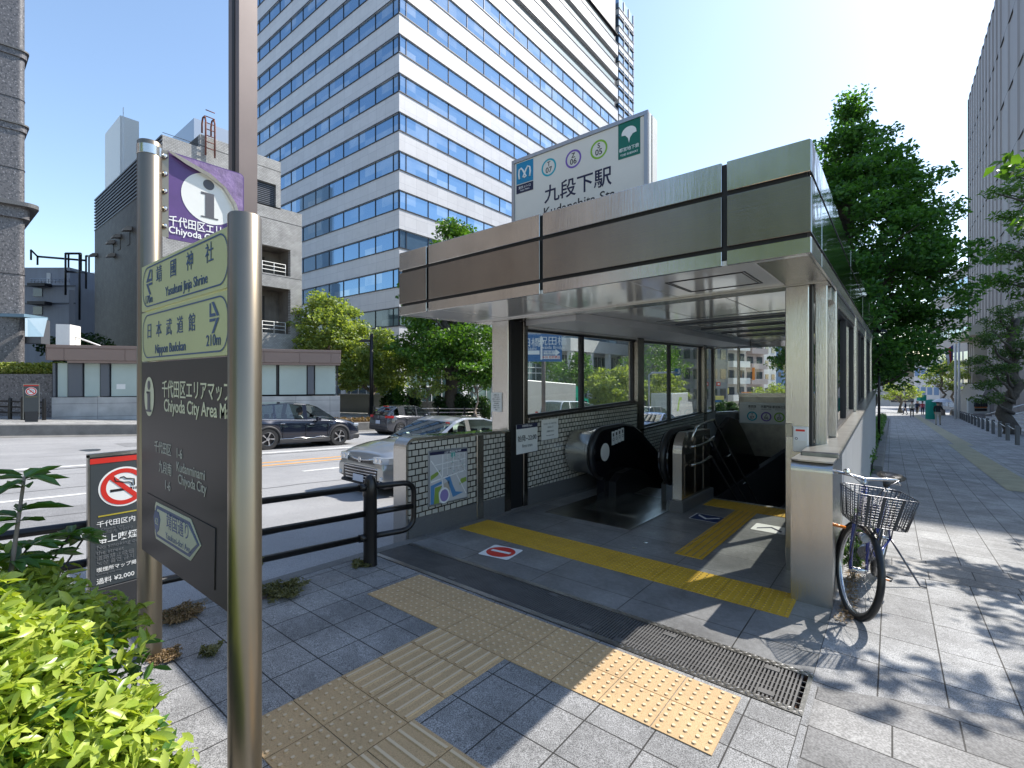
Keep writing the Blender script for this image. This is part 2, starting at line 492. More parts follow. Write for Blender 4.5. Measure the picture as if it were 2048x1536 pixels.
# ---------------------------------------------------------------- palette
mat('asphalt', (0.34, 0.34, 0.345), 0.8, speck=(110, 1, (0.17, 0.17, 0.175), (0.5, 0.5, 0.5)), noise=(0.5, 0.3), bump=(120, 0.5), streak=((1.1, 0.03, 1), 0.5, (0.19, 0.19, 0.195)))
mat('ground', (0.16, 0.155, 0.15), 0.9, noise=(0.05, 0.3))
mat('concrete', (0.34, 0.33, 0.31), 0.8, noise=(1.6, 0.35), bump=(40, 0.2))
mat('kerbstone', (0.2, 0.195, 0.185), 0.85, speck=(120, 1, (0.1, 0.1, 0.1), (0.33, 0.32, 0.3)), noise=(2.0, 0.4))
mat('soil', (0.2, 0.12, 0.07), 0.95, noise=(9, 0.5), bump=(20, 1.0))
mat('marking_white', (0.72, 0.72, 0.7), 0.7, noise=(7, 0.35))
mat('marking_orange', (0.72, 0.36, 0.09), 0.7, noise=(7, 0.3))
GT = ((0.235, 0.233, 0.232), (0.275, 0.272, 0.268))
paving('granite_paving', 0.333, 0.31, -2.99, 2.0, GT, speckle=170, contrast=0.6)
paving('slab_paving', 0.333, 0.52, -0.4, 3.06, ((0.255, 0.255, 0.256), (0.31, 0.31, 0.308)), contrast=0.5, speckle=170)
paving('plank_paving', 0.66, 0.3, -0.36, 2.47, ((0.16, 0.157, 0.155), (0.3, 0.292, 0.28)), offset=0.45, speckle=90, contrast=0.3)
paving('hall_floor', 0.9, 0.6, -1.8, 3.37, ((0.19, 0.19, 0.19), (0.23, 0.228, 0.225)), contrast=0.4, rough=0.4)
paving('far_paving', 0.45, 0.45, 0, 0, ((0.3, 0.3, 0.29), (0.35, 0.345, 0.335)))
mat('tan_worn', (0.62, 0.48, 0.31), 0.7)
mat('tactile_tan', (0.55, 0.365, 0.19), 0.8, speck=(170, 1, (0.33, 0.23, 0.11), (0.58, 0.44, 0.24)), noise=(3, 0.2))
mat('tactile_yellow', (0.62, 0.37, 0.02), 0.6, noise=(4, 0.25), speck=(90, 1, (0.5, 0.3, 0.03), (0.68, 0.43, 0.05)))
mat('tactile_pale', (0.42, 0.385, 0.26), 0.8, noise=(3, 0.25))
mat('dot_grey', (0.33, 0.24, 0.1), 0.7)
mat('steel', (0.62, 0.6, 0.56), 0.26, 1.0, noise=(1.3, 0.12), bump=(3, 0.25, (60, 60, 1.5)), streak=((9, 9, 0.5), 0.25, (0.4, 0.37, 0.33)))
mat('steel_smooth', (0.66, 0.65, 0.62), 0.24, 1.0, noise=(1.0, 0.08), bump=(2.0, 0.05))
mat('steel_band', (0.6, 0.59, 0.56), 0.2, 1.0, noise=(2.5, 0.16), bump=(1.5, 0.1, (30, 30, 2)), streak=((14, 14, 0.8), 0.3, (0.38, 0.36, 0.33)))
mat('steel_dark', (0.3, 0.275, 0.245), 0.26, 1.0, noise=(1.2, 0.2), streak=((11, 11, 0.4), 0.3, (0.2, 0.18, 0.16)), bump=(1.5, 0.12, (1.5, 1.5, 60)))
mat('steel_mirror', (0.7, 0.69, 0.67), 0.06, 1.0, bump=(1.1, 0.35))
mat('steel_worn', (0.42, 0.41, 0.39), 0.32, 1.0, noise=(5, 0.3), bump=(30, 0.2))
mat('soffit_panel', (0.83, 0.82, 0.79), 0.09, 0.15, spec=0.9, bump=(1.1, 0.3))
mat('grate_steel', (0.15, 0.147, 0.145), 0.5, 0.4, noise=(6, 0.3))
mat('joint_black', (0.01, 0.01, 0.011), 0.5)
mat('black_metal', (0.015, 0.014, 0.014), 0.32, 0.2, noise=(20, 0.3))
mat('black_rubber', (0.012, 0.012, 0.013), 0.35)
mat('black_gloss', (0.006, 0.006, 0.008), 0.12, spec=0.6)
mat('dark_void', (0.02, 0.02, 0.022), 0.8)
mat('bronze', (0.27, 0.23, 0.175), 0.33, 0.9, noise=(2, 0.1))
mat('brown_pole', (0.17, 0.135, 0.125), 0.4, 0.3, noise=(3, 0.12))
mat('panel_dark', (0.03, 0.025, 0.026), 0.38, spec=0.18, bump=(3, 0.05))
mat('panel_slate', (0.055, 0.065, 0.072), 0.3, noise=(4, 0.1))
mat('panel_yellow', (0.46, 0.49, 0.24), 0.35, noise=(2, 0.08))
mat('ink_blue', (0.012, 0.06, 0.17), 0.4)
mat('ink_navy', (0.01, 0.012, 0.05), 0.5)
mat('ink_black', (0.012, 0.012, 0.014), 0.5)
mat('ink_cream', (0.6, 0.6, 0.42), 0.5)
mat('ink_white', (0.82, 0.82, 0.8), 0.5)
mat('ink_dim', (0.16, 0.17, 0.18), 0.5)
mat('purple', (0.105, 0.05, 0.2), 0.4, noise=(5, 0.2))
mat('purple_faded', (0.24, 0.16, 0.34), 0.55, noise=(14, 0.45), bump=(30, 0.4))
mat('grey_ink', (0.085, 0.085, 0.1), 0.5)
mat('paper_white', (0.75, 0.75, 0.72), 0.5, noise=(6, 0.06))
mat('peel_white', (0.68, 0.6, 0.5), 0.6, noise=(20, 0.2))
mat('sign_cream', (0.74, 0.72, 0.66), 0.3, noise=(1.5, 0.06))
mat('alu_frame', (0.4, 0.42, 0.45), 0.35, 0.8)
mat('cyan', (0.0, 0.36, 0.46), 0.4)
mat('metro_blue', (0.0, 0.22, 0.42), 0.4)
mat('violet', (0.17, 0.09, 0.42), 0.4)
mat('lime', (0.22, 0.46, 0.03), 0.4)
mat('toei_green', (0.0, 0.14, 0.1), 0.4)
mat('red', (0.62, 0.03, 0.02), 0.4)
mat('red_dark', (0.5, 0.05, 0.03), 0.5)
mat('mustard', (0.4, 0.33, 0.03), 0.5)
mat('pictogram_blue', (0.015, 0.035, 0.13), 0.4)
mat('map_grey', (0.5, 0.5, 0.5), 0.35)
mat('map_green', (0.22, 0.32, 0.06), 0.4)
mat('map_water', (0.08, 0.22, 0.42), 0.4)
mat('map_violet', (0.25, 0.2, 0.42), 0.4)
mat('map_road', (0.75, 0.75, 0.73), 0.4)
mat('map_teal', (0.1, 0.35, 0.3), 0.4)
mat('map_tan', (0.4, 0.36, 0.3), 0.4)
tilewall('white_tile', 0.108, 0.078, (0.44, 0.42, 0.36), (0.54, 0.52, 0.45), (0.022, 0.02, 0.018), ('Y', 'Z'), jw=0.016)
mat('granite_dark', (0.12, 0.12, 0.12), 0.5, speck=(200, 1, (0.05, 0.05, 0.05), (0.28, 0.28, 0.27)))
mat('granite_light', (0.45, 0.45, 0.45), 0.4, speck=(260, 1, (0.33, 0.33, 0.33), (0.58, 0.58, 0.57)), noise=(1, 0.1))
glassmat('pane', (0.92, 0.95, 0.93), 1.0)
glassmat('pane_painted_haze', (0.93, 0.96, 0.94), 1.1, 0.0, body=0.08, bodycol=(0.6, 0.64, 0.62))  # pale diffuse share stands in for hazy reflection on the glass
mat('frosted', (0.42, 0.5, 0.47), 0.25, noise=(0.6, 0.12))
mat('blind_glass', (0.2, 0.27, 0.26), 0.12, noise=(0.6, 0.2))
mat('stone_white', (0.66, 0.655, 0.66), 0.5, noise=(0.7, 0.1), streak=((0.8, 0.8, 0.05), 0.25, (0.45, 0.45, 0.47)))
tilewall('tower_stone', 1.55, 1.12, (0.55, 0.54, 0.55), (0.6, 0.59, 0.6), (0.4, 0.4, 0.42), ('XY', 'Z'), jw=0.03, rough=0.45, bumpy=0.2, offset=0.0, stain=0.05)
officeglass('tower_glass', (0.19, 0.325, 0.48), (0.4, 0.49, 0.58), metal=0.7)
officeglass('low_glass', (0.02, 0.04, 0.045), (0.2, 0.28, 0.27), rough=0.05, share=0.5)
mat('mullion', (0.03, 0.03, 0.035), 0.4, 0.4)
mat('white_frame', (0.6, 0.6, 0.6), 0.4)
mat('granite_tower', (0.14, 0.135, 0.14), 0.42, speck=(9, 1, (0.06, 0.06, 0.065), (0.3, 0.29, 0.3)), noise=(0.4, 0.2))
tilewall('grey_tile', 0.2, 0.1, (0.36, 0.35, 0.33), (0.45, 0.44, 0.42), (0.24, 0.23, 0.22), ('Y', 'Z'), jw=0.03, rough=0.5, bumpy=0.6, offset=0.5)
tilewall('shaded_stained_tile', 0.26, 0.12, (0.065, 0.06, 0.057), (0.09, 0.084, 0.08), (0.03, 0.028, 0.026), ('X', 'Z'), jw=0.03, rough=0.6, bumpy=0.4, offset=0.5, stain=0.5)  # stains, plus a dark base colour carrying the shade of the side faces
mat('louvre', (0.12, 0.13, 0.15), 0.5, 0.3)
mat('stained_concrete', (0.2, 0.18, 0.155), 0.85, noise=(0.8, 0.5), streak=((3, 3, 0.15), 0.6, (0.08, 0.07, 0.06)))
mat('blue_grey_wall', (0.36, 0.385, 0.43), 0.6, noise=(0.5, 0.12), streak=((2.5, 2.5, 0.1), 0.35, (0.18, 0.19, 0.22)))
mat('brown_fascia', (0.25, 0.18, 0.155), 0.42, 0.2, noise=(1, 0.08))
mat('cream_wall', (0.44, 0.41, 0.38), 0.7, noise=(0.3, 0.08))
mat('pink_wall', (0.5, 0.42, 0.4), 0.7, noise=(0.3, 0.1))
mat('hall_panel', (0.27, 0.245, 0.235), 0.6, noise=(0.15, 0.1), streak=((2.2, 2.2, 0.03), 0.5, (0.3, 0.27, 0.28)))
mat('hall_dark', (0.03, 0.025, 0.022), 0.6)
mat('hall_slab', (0.5, 0.48, 0.4), 0.7, noise=(1, 0.15))
mat('window_dark', (0.03, 0.04, 0.05), 0.08, spec=0.8)
mat('far_blue', (0.16, 0.26, 0.42), 0.5, noise=(0.3, 0.1))
mat('grey_wall', (0.2, 0.21, 0.22), 0.7, noise=(0.4, 0.15))
mat('sign_blue', (0.02, 0.13, 0.34), 0.4)
mat('sign_orange', (0.7, 0.22, 0.03), 0.5)
mat('sign_yellow', (0.7, 0.6, 0.2), 0.5)
mat('teal_cloth', (0.0, 0.25, 0.18), 0.7)
mat('rust', (0.22, 0.08, 0.06), 0.8, noise=(6, 0.4))
mat('awning_blue', (0.16, 0.26, 0.34), 0.5, noise=(0.8, 0.2))
mat('bark', (0.1, 0.085, 0.07), 0.9, noise=(8, 0.4), bump=(12, 1.0, (1, 1, 0.25)))
mat('bark_pale', (0.27, 0.22, 0.18), 0.9, noise=(6, 0.4), bump=(12, 0.8))
leafmat('leaf_ginkgo', (0.026, 0.09, 0.026), (0.085, 0.21, 0.04), 0.5)
leafmat('leaf_ginkgo_far', (0.03, 0.09, 0.016), (0.1, 0.21, 0.03), 0.4)
leafmat('leaf_pale', (0.12, 0.19, 0.05), (0.3, 0.36, 0.11), 0.45)
leafmat('leaf_dark', (0.014, 0.045, 0.014), (0.05, 0.11, 0.03), 0.3)
leafmat('leaf_hedge', (0.17, 0.28, 0.025), (0.46, 0.53, 0.1), 0.35, 0.32, 14)
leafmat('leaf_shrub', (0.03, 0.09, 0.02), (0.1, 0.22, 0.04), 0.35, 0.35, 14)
leafmat('leaf_weed', (0.08, 0.09, 0.035), (0.2, 0.19, 0.085), 0.35, 0.5, 9)
leafmat('leaf_dry', (0.13, 0.085, 0.045), (0.26, 0.175, 0.09), 0.2, 0.7, 9)
leafmat('leaf_hedge_far', (0.12, 0.2, 0.03), (0.34, 0.36, 0.1), 0.4, 0.5, 2)
mat('paint_navy', (0.008, 0.012, 0.026), 0.18, 0.3, coat=1.0)
mat('paint_grey', (0.09, 0.092, 0.105), 0.25, 0.6, coat=1.0)
mat('paint_silver', (0.42, 0.42, 0.405), 0.28, 0.75, coat=1.0)
mat('paint_white', (0.7, 0.71, 0.72), 0.3, coat=1.0)
mat('paint_blue', (0.02, 0.06, 0.2), 0.25, 0.3, coat=1.0)
mat('car_glass', (0.02, 0.028, 0.03), 0.03, spec=1.0)
glassmat('windscreen', (0.45, 0.52, 0.5), 2.2)
mat('plastic_dark', (0.035, 0.035, 0.038), 0.55)
mat('chrome', (0.7, 0.7, 0.7), 0.1, 1.0)
mat('tyre', (0.02, 0.02, 0.021), 0.75)
mat('alloy', (0.55, 0.55, 0.56), 0.25, 1.0)
mat('lamp_clear', (0.55, 0.6, 0.65), 0.08, 0.5, spec=1.0)
mat('lamp_red', (0.5, 0.012, 0.015), 0.15, spec=0.8)
mat('plate', (0.45, 0.5, 0.6), 0.4)
mat('box_silver', (0.5, 0.5, 0.49), 0.4, 0.35, noise=(0.7, 0.1))
mat('cab_green', (0.0, 0.26, 0.17), 0.35)
mat('lime_print', (0.35, 0.55, 0.08), 0.5)
mat('skin', (0.5, 0.3, 0.21), 0.55)
mat('hair', (0.015, 0.012, 0.011), 0.5)
mat('cloth_black', (0.02, 0.02, 0.024), 0.85)
mat('cloth_beige', (0.42, 0.37, 0.3), 0.85)
mat('cloth_cream', (0.55, 0.5, 0.4), 0.85)
mat('cloth_red', (0.35, 0.04, 0.06), 0.85)
mat('cloth_white', (0.65, 0.66, 0.68), 0.85)
mat('cloth_navy', (0.02, 0.03, 0.07), 0.85)
mat('cloth_silver', (0.5, 0.52, 0.58), 0.4)
mat('bike_blue', (0.012, 0.025, 0.2), 0.22, 0.2, coat=1.0)
mat('wire_steel', (0.13, 0.13, 0.14), 0.32, 1.0)
mat('saddle', (0.02, 0.018, 0.018), 0.4)
mat('reflector', (0.7, 0.2, 0.02), 0.2)
mat('flag_white', (0.75, 0.74, 0.74), 0.8)
mat('flag_blue', (0.06, 0.07, 0.22), 0.8)
mat('litter', (0.1, 0.05, 0.03), 0.9)
# ---------------------------------------------------------------- measuring helpers: a photo point on a known vertical plane
def onY(px, py, Y):
    a = (px - 1024) / 956; D = Y / (FW[1] + RT[1] * a)
    return (D * (FW[0] + RT[0] * a), hz(py, D))
def onX(px, py, X):
    a = (px - 1024) / 956; D = X / (FW[0] + RT[0] * a)
    return (D * (FW[1] + RT[1] * a), hz(py, D))

# ---------------------------------------------------------------- ground, road, pavements
def sheet(xs, ys, zf, mi=0, mb=None):
    mb = mb or MB()
    vs = [(x, y, zf(x, y)) for y in ys for x in xs]; n = len(xs)
    fs = [(j * n + i, j * n + i + 1, (j + 1) * n + i + 1, (j + 1) * n + i) for j in range(len(ys) - 1) for i in range(n - 1)]
    return mb.add(vs, fs, mi)
def gflat(x, y):
    return rz(0, max(-60, min(y, 260))) - 0.6 + (-0.6 if x < -5 else 0)
struct('ground', sheet([-2500, -130, -60, -5.2, 5, 60, 2500], [-2500, -60, 0, 60, 130, 260, 2500], gflat), 'ground')
KERB = [(-29.5, -60), (-29.3, -8), (-26.5, 2.1), (-23.56, 10.4), (-22.9, 15.9), (-22.7, 40), (-22.7, 240)]
def kx(y):
    for (x0, y0), (x1, y1) in zip(KERB, KERB[1:]):
        if y <= y1: return x0 + (x1 - x0) * (y - y0) / (y1 - y0)
    return KERB[-1][0]
mb = MB(); ys = [-60, -20, -8, -4, 0, 2.1, 5, 8, 10.4, 13, 15.9, 22, 30, 40, 60, 90, 130, 180, 240]
for y0, y1 in zip(ys, ys[1:]):
    mb.quad([(kx(y0), y0, rz(kx(y0), y0)), (-4.4, y0, rz(-4.4, y0)), (-4.4, y1, rz(-4.4, y1)), (kx(y1), y1, rz(kx(y1), y1))])
road = struct('road', mb, 'asphalt')
def strip(pts, wd, mi, mb, lift=0.005, zf=rz):
    for (x0, y0), (x1, y1) in zip(pts, pts[1:]):
        d = Vector((x1 - x0, y1 - y0)).normalized(); nx, ny = -d.y * wd / 2, d.x * wd / 2
        mb.quad([(x, y, zf(x, y) + lift) for x, y in ((x0 - nx, y0 - ny), (x1 - nx, y1 - ny), (x1 + nx, y1 + ny), (x0 + nx, y0 + ny))], mi)
mb = MB()
strip([(-15.7, -30), (-15.7, 100)], 0.22, 0, mb)
strip([(-15.25, -30), (-15.25, 100)], 0.1, 1, mb)
for k in range(8): strip([(-11.33, -24 + k * 10), (-11.33, -17.8 + k * 10)], 0.15, 0, mb)
strip([(-22.2 + 0.2, 16), (-22.2, 100)], 0.15, 0, mb)
mb2 = MB()
strip([(-13.41, 4.6), (-13.41, 90)], 0.16, 0, mb2); strip([(-12.85, 4.6), (-12.85, 90)], 0.16, 0, mb2)
mat('asphalt_seam', (0.07, 0.07, 0.072), 0.8, noise=(9, 0.4))
obj('lane_line', mb, ['marking_white', 'asphalt_seam'], road); obj('centre_line', mb2, 'marking_orange', road)
mb = MB()
mb.lathe([(0.0, 0.006), (0.34, 0.006)], (-19.5, 3.4, rz(-19.5, 3.4)), 'Z', 24)
obj('manhole_cover', mb, 'steel_worn', road)
mat('asphalt_patch', (0.23, 0.23, 0.235), 0.85, speck=(90, 1, (0.12, 0.12, 0.12), (0.36, 0.36, 0.36)), noise=(2, 0.3))
for x0, x1, y0, y1 in ((-10.2, -8.9, -2.5, 3.1), (-21.6, -20.1, 4.5, 12), (-18.6, -17.7, -4, 1.4)):
    obj('asphalt_patch', MB().quad([(x, y, rz(x, y) + .004) for x, y in ((x0, y0), (x1, y0), (x1 + .1, y1), (x0 - .1, y1))]), 'asphalt_patch', road)
rr_ = random.Random(9)
for x0, y0, y1 in ((-6.4, -1.5, 6), (-9.6, -3, 9), (-12.2, 1, 14), (-18.3, 2, 16), (-14.2, -2, 4)):
    mb = MB(); P = []; y = y0; x = x0
    while y < y1: P.append((x, y)); y += .45; x += rr_.uniform(-.07, .07)
    strip(P, .025, 0, mb, .006); obj('crack', mb, 'asphalt_seam', road)
obj('manhole_cover', MB().lathe([(0.0, 0.006), (0.3, 0.006)], (-7.6, 2.2, rz(-7.6, 2.2)), 'Z', 24), 'steel_worn', road)

def fz(x, y): return rz(kx(y), y) + 0.45
mb = MB()
for y0, y1 in zip(ys, ys[1:]):
    a, b = kx(y0), kx(y1)
    mb.quad([(-140, y0, fz(0, y0)), (a - 0.3, y0, fz(0, y0)), (b - 0.3, y1, fz(0, y1)), (-140, y1, fz(0, y1))])
struct('far_pavement', mb, 'far_paving')
mb = MB()
for y0, y1 in zip(ys, ys[1:]):
    a, b = kx(y0), kx(y1)
    za, zb = fz(0, y0) + 0.03, fz(0, y1) + 0.03
    P = [(a - 0.32, y0, za - .2), (a - 0.32, y0, za), (a - 0.02, y0, za), (a, y0, za - 0.02), (a, y0, za - 0.7), (b - 0.32, y1, zb - .2), (b - 0.32, y1, zb), (b - 0.02, y1, zb), (b, y1, zb - 0.02), (b, y1, zb - 0.7)]
    mb.add(P, [(0, 1, 6, 5), (1, 2, 7, 6), (2, 3, 8, 7), (3, 4, 9, 8)])
for y0, y1 in zip(ys, ys[1:]):
    a, b = kx(y0), kx(y1)
    mb.quad([(a + 0.35, y0, rz(a, y0) + .012), (a, y0, rz(a, y0) + .06), (b, y1, rz(b, y1) + .06), (b + 0.35, y1, rz(b, y1) + .012)])
struct('far_kerb', mb, 'kerbstone')
mb = MB()
for k in range(60):
    y0 = -30 + k * 2.0; y1 = y0 + 1.985
    P = [(x, y, gz(x, y) + h) for y in (y0, y1) for x, h in ((-4.42, -0.02), (-4.42, 0.004), (-4.56, 0.0), (-4.585, -0.025), (-4.6, -2.5))]
    mb.add(P, [(i, i + 1, i + 6, i + 5) for i in range(4)] + [(0, 1, 2, 3, 4), (5, 6, 7, 8, 9)])
struct('kerb', mb, 'kerbstone')
# near pavement: granite setts in front, slabs on the street side
struct('pavement', sheet([-4.42, -0.4], [-30, -1, 0, 1, 2, 3.13], gz), 'granite_paving')
mb = sheet([-0.4, 14], [-30, 0, 10, 30, 60, 95, 130, 240], gz)
sheet([-4.42, -0.4], [19.3, 40, 95, 130, 240], gz, 0, mb)
struct('footpath', mb, 'slab_paving')
def band(pts, lift=0.004):
    return [(x, y, gz(x, y) + lift) for x, y in pts]
mb = MB().quad(band([(-0.36, 1.3), (1.6, 2.05), (1.6, 4.35), (-0.36, 3.52)])).quad(band([(-0.36, 6.3), (9, 7.6), (9, 8.5), (-0.36, 7.0)]))
struct('paving_band', mb, 'plank_paving')

# tactile paving
def dome(mb, x, y, z, r=0.0125, h=0.006, mi=0, mi2=None):
    mb.lathe([(r, 0), (r * 0.8, h * 0.75), (r * .45, h), (0.0, h)], (x, y, z), 'Z', 8, mi)
    if mi2 is not None:
        mb.disc((x, y, z + h + .0012), r * .7, 'Z', 8, mi2)
def tac_tile(mb, x0, y0, tx, ty, kind, lift=0.006, mi2=None, zf=gz, r=0.0125):
    g = 0.003
    P = [(x0 + g, y0 + g), (x0 + tx - g, y0 + g), (x0 + tx - g, y0 + ty - g), (x0 + g, y0 + ty - g)]
    mb.add([(x, y, zf(x, y) + lift) for x, y in P] + [(x, y, zf(x, y) - .02) for x, y in P], [(0, 1, 2, 3), (0, 4, 5, 1), (1, 5, 6, 2), (2, 6, 7, 3), (3, 7, 4, 0)])
    if kind == 'dot':
        for i in range(5):
            for j in range(5):
                x = x0 + tx * (i + .5) / 5; y = y0 + ty * (j + .5) / 5
                dome(mb, x, y, zf(x, y) + lift, r, 0.006, 0, mi2)
    else:
        for i in range(4):
            f = (i + .5) / 4
            if kind == 'Y':
                x = x0 + tx * f; a = (x, y0 + .012); b = (x, y0 + ty - .012); hw = (0.014, 0)
            else:
                y = y0 + ty * f; a = (x0 + .012, y); b = (x0 + tx - .012, y); hw = (0, 0.014)
            pts = []
            for (x, y) in (a, b):
                for s, h in ((-1, 0), (-.6, .006), (.6, .006), (1, 0)):
                    X, Y = x + hw[0] * s, y + hw[1] * s
                    pts.append((X, Y, zf(X, Y) + lift + h))
            mb.add(pts, [(0, 1, 5, 4), (1, 2, 6, 5), (2, 3, 7, 6), (0, 1, 2, 3), (4, 5, 6, 7)])
            if mi2 is not None:
                mb.quad([(p[0], p[1], p[2] + .0012) for p in (pts[1], pts[5], pts[6], pts[2])], mi2)
mb = MB()
for i in range(9):
    for j in range(2): tac_tile(mb, -3.6 + i * 0.322, 2.49 + j * 0.3, 0.322, 0.3, 'dot', mi2=1, r=.015)
for i in range(2):
    for j, k in ((0, 'Y'), (1, 'Y'), (2, 'Y')): tac_tile(mb, -2.69 + i * 0.325, 1.67 + j * 0.273, 0.325, 0.273, k, mi2=1)
    for j in range(2): tac_tile(mb, -2.69 + i * 0.325, 1.06 + j * 0.305, 0.325, 0.305, 'dot', mi2=1, r=.015)
    for j in range(9): tac_tile(mb, -2.04 + j * 0.31, 1.11 + i * 0.3, 0.31, 0.3, 'X', mi2=1)
struct('tactile_paving', mb, ['tactile_tan', 'tan_worn'])
mb = MB()
for p in range(34):
    y0 = 14 + p * 1.9; x0 = 1.86 + (0.2 if y0 > 26 else 0)
    mb.quad([(x, y, gz(x, y) + .006) for x, y in ((x0, y0), (x0 + .6, y0), (x0 + .6, y0 + 1.88), (x0, y0 + 1.88))])
    for i in range(8):
        x = x0 + .6 * (i + .5) / 8
        mb.quad([(x - .015, y0 + .02, gz(0, y0) + .012), (x + .015, y0 + .02, gz(0, y0) + .012), (x + .015, y0 + 1.86, gz(0, y0 + 1.88) + .012), (x - .015, y0 + 1.86, gz(0, y0 + 1.88) + .012)])
struct('tactile_path', mb, 'tactile_pale')

# ---------------------------------------------------------------- the station entrance
def K(x, y, z): return (x, y, z + 0.0153 * (x + 0.47) + 0.022 * (y - 4.18))
def KG(x, y, z):    # walls that stand on the sloping floor: feet follow the ground, tops follow the roof
    if z <= 0.0: return (x, y, gz(x, y) + z)
    return K(x, y, z)
ent = thing('subway_entrance', 'stainless steel subway entrance with a deep flat canopy over stairs and escalator', 'subway entrance', (0, 0, 0))
WARP = MB
def kp(): return MB(K)
XS = [(-5.30, -4.745), (-4.705, -2.944), (-2.904, -1.103), (-1.063, -0.47)]
YS = [(4.18, 4.86), (4.88, 8.58), (8.6, 12.28), (12.3, 15.98), (16.0, 19.6)]
for nm, z0, z1, mt_f, mt_s in (('fascia_band', 2.744, 2.866, 'steel_band', 'steel_smooth'), ('fascia_band', 2.9, 3.32, 'steel_dark', 'steel_mirror'), ('fascia_band', 3.356, 3.6, 'steel_band', 'steel_mirror')):
    mb = kp()
    for x0, x1 in XS:
        mb.bbox(x0, x1 - (0.0 if x1 > -.5 else 0), 4.18, 4.21, z0, z1, 0.004, 0)
    for y0, y1 in YS:
        mb.bbox(-0.494, -0.468, max(y0, 4.213), y1, z0, z1, 0.003, 1)
        mb.bbox(-5.302, -5.276, max(y0, 4.213), y1, z0, z1, 0.003, 1)
    obj(nm, mb, [mt_f, mt_s], ent)
obj('roof', kp().box(-5.274, -0.497, 4.212, 19.58, 2.80, 3.59), 'joint_black', ent)
mb = kp()
mb.box(-5.27, -0.5, 4.214, 4.30, 2.750, 2.79, 0)
for x0, x1 in ((-5.27, -4.60), (-4.59, -3.3), (-3.29, -1.98), (-1.97, -0.88)):
    mb.bbox(x0, x1, 4.31, 5.68, 2.757, 2.79, 0.004, 0)
mb.bbox(-0.87, -0.5, 4.31, 5.68, 2.752, 2.79, 0.004, 1)
mb.box(-5.27, -0.5, 5.69, 5.99, 2.735, 2.79, 1)
for i in range(4):
    for j in range(5):
        mb.bbox(-4.58 + i * 0.99, -3.60 + i * 0.99, 6.0 + j * 2.32, 8.31 + j * 2.32, 2.78, 2.798, 0.004, 0)
obj('soffit', mb, ['soffit_panel', 'steel'], ent)
mb = kp()
for (a, b) in ((0.0, 0.012), (0.03, 0.038)):
    x0, x1, y0, y1 = -1.75 + a, -1.02 - a, 4.62 + a, 5.38 - a; t = b - a
    for q in ((x0, x1, y0, y0 + t), (x0, x1, y1 - t, y1), (x0, x0 + t, y0, y1), (x1 - t, x1, y0, y1)):
        mb.box(*q, 2.753, 2.7575)
obj('access_hatch', mb, 'mullion', ent)
mb = kp()
for k in range(18): mb.box(-3.3, -1.15, 8.3 + k * 0.38, 8.315 + k * 0.38, 2.774, 2.7795)
for k in range(4): mb.box(-3.2, -1.35, 9.0 + k * 1.55, 9.05 + k * 1.55, 2.745, 2.773)
obj('ceiling_louvre', mb, 'louvre', ent)
mb = kp().prism([(-4.5, 6.02), (-3.6, 6.02), (-3.4, 9.4), (-3.7, 17.4), (-4.5, 17.4)], 2, 2.66, 2.777)
obj('ceiling_beam', mb, 'stone_white', ent)
def column(x0, x1, y0, y1, z0, z1, mt='steel', trim=None):
    mb = MB(KG); mb.bbox(x0, x1, y0, y1, z0, z1, 0.008, 0)
    if trim:
        for t in trim: mb.box(*t, z0 + .01 if z0 > 0 else z0, z1 - .01, 1)
    return obj('column', mb, [mt, 'joint_black'], ent)
column(-0.873, -0.66, 5.70, 5.86, 0.0, 2.735, 'steel', [(-0.655, -0.635, 5.72, 5.86)])
column(-0.63, -0.52, 5.9, 6.0, 1.05, 2.75, 'steel')
column(-0.66, -0.485, 6.5, 6.68, 1.09, 2.75, 'steel', [(-0.69, -0.662, 6.53, 6.66)])
for y in (10.35, 14.45, 18.4):
    column(-0.66, -0.485, y, y + 0.6, 1.09, 2.75, 'steel', [(-0.69, -0.662, y + .05, y + .55)])
column(-4.93, -4.60, 5.70, 6.02, 0.0, 2.735, 'steel', [(-4.595, -4.57, 5.73, 6.02)])
column(-4.72, -4.545, 6.025, 6.14, 0.0, 2.735, 'steel_dark')
column(-4.75, -4.52, 10.3, 10.66, 0.0, 2.75, 'steel_dark')
column(-4.75, -4.52, 15.25, 15.5, 0.0, 2.75, 'steel_dark')
# left parapet with rounded nose
def nose(y0, y1, z0, z1, r, n=8):
    p = [(y1, z0), (y1, z1)]
    for k in range(n + 1):
        a = R(90 + 90 * k / n); p.append((y0 + r + r * math.cos(a), z1 - r + r * math.sin(a)))
    return p + [(y0, z0)]
def KW(x, y, z): return (x, y, gz(x, y) + z)
mb = MB(KW).prism(nose(3.7, 5.69, -0.1, 1.215, 0.13), 0, -4.8, -4.562, 0)
obj('wall', mb, 'steel', ent)
mb = MB(KW).prism(nose(3.735, 4.92, 0.24, 1.175, 0.1), 0, -4.561, -4.55, 0); mb.box(-4.561, -4.55, 5.07, 5.55, 0.24, 1.175, 0)
obj('wall_tiling', mb, 'white_tile', ent)
obj('skirting', MB(KW).box(-4.561, -4.548, 3.735, 5.55, -0.02, 0.235, 0), 'granite_dark', ent)
mb = MB(KW).bbox(-4.56, -4.53, 4.925, 5.065, 0, 1.19, .006, 0); mb.box(-4.56, -4.54, 5.555, 5.69, 0, 1.2, 1)
obj('trim', mb, ['steel', 'steel_dark'], ent)
mb = MB(KW).box(-4.8, -4.57, 4.2, 5.66, 1.216, 1.222, 0)
obj('coping', mb, 'pane_painted_haze', ent)
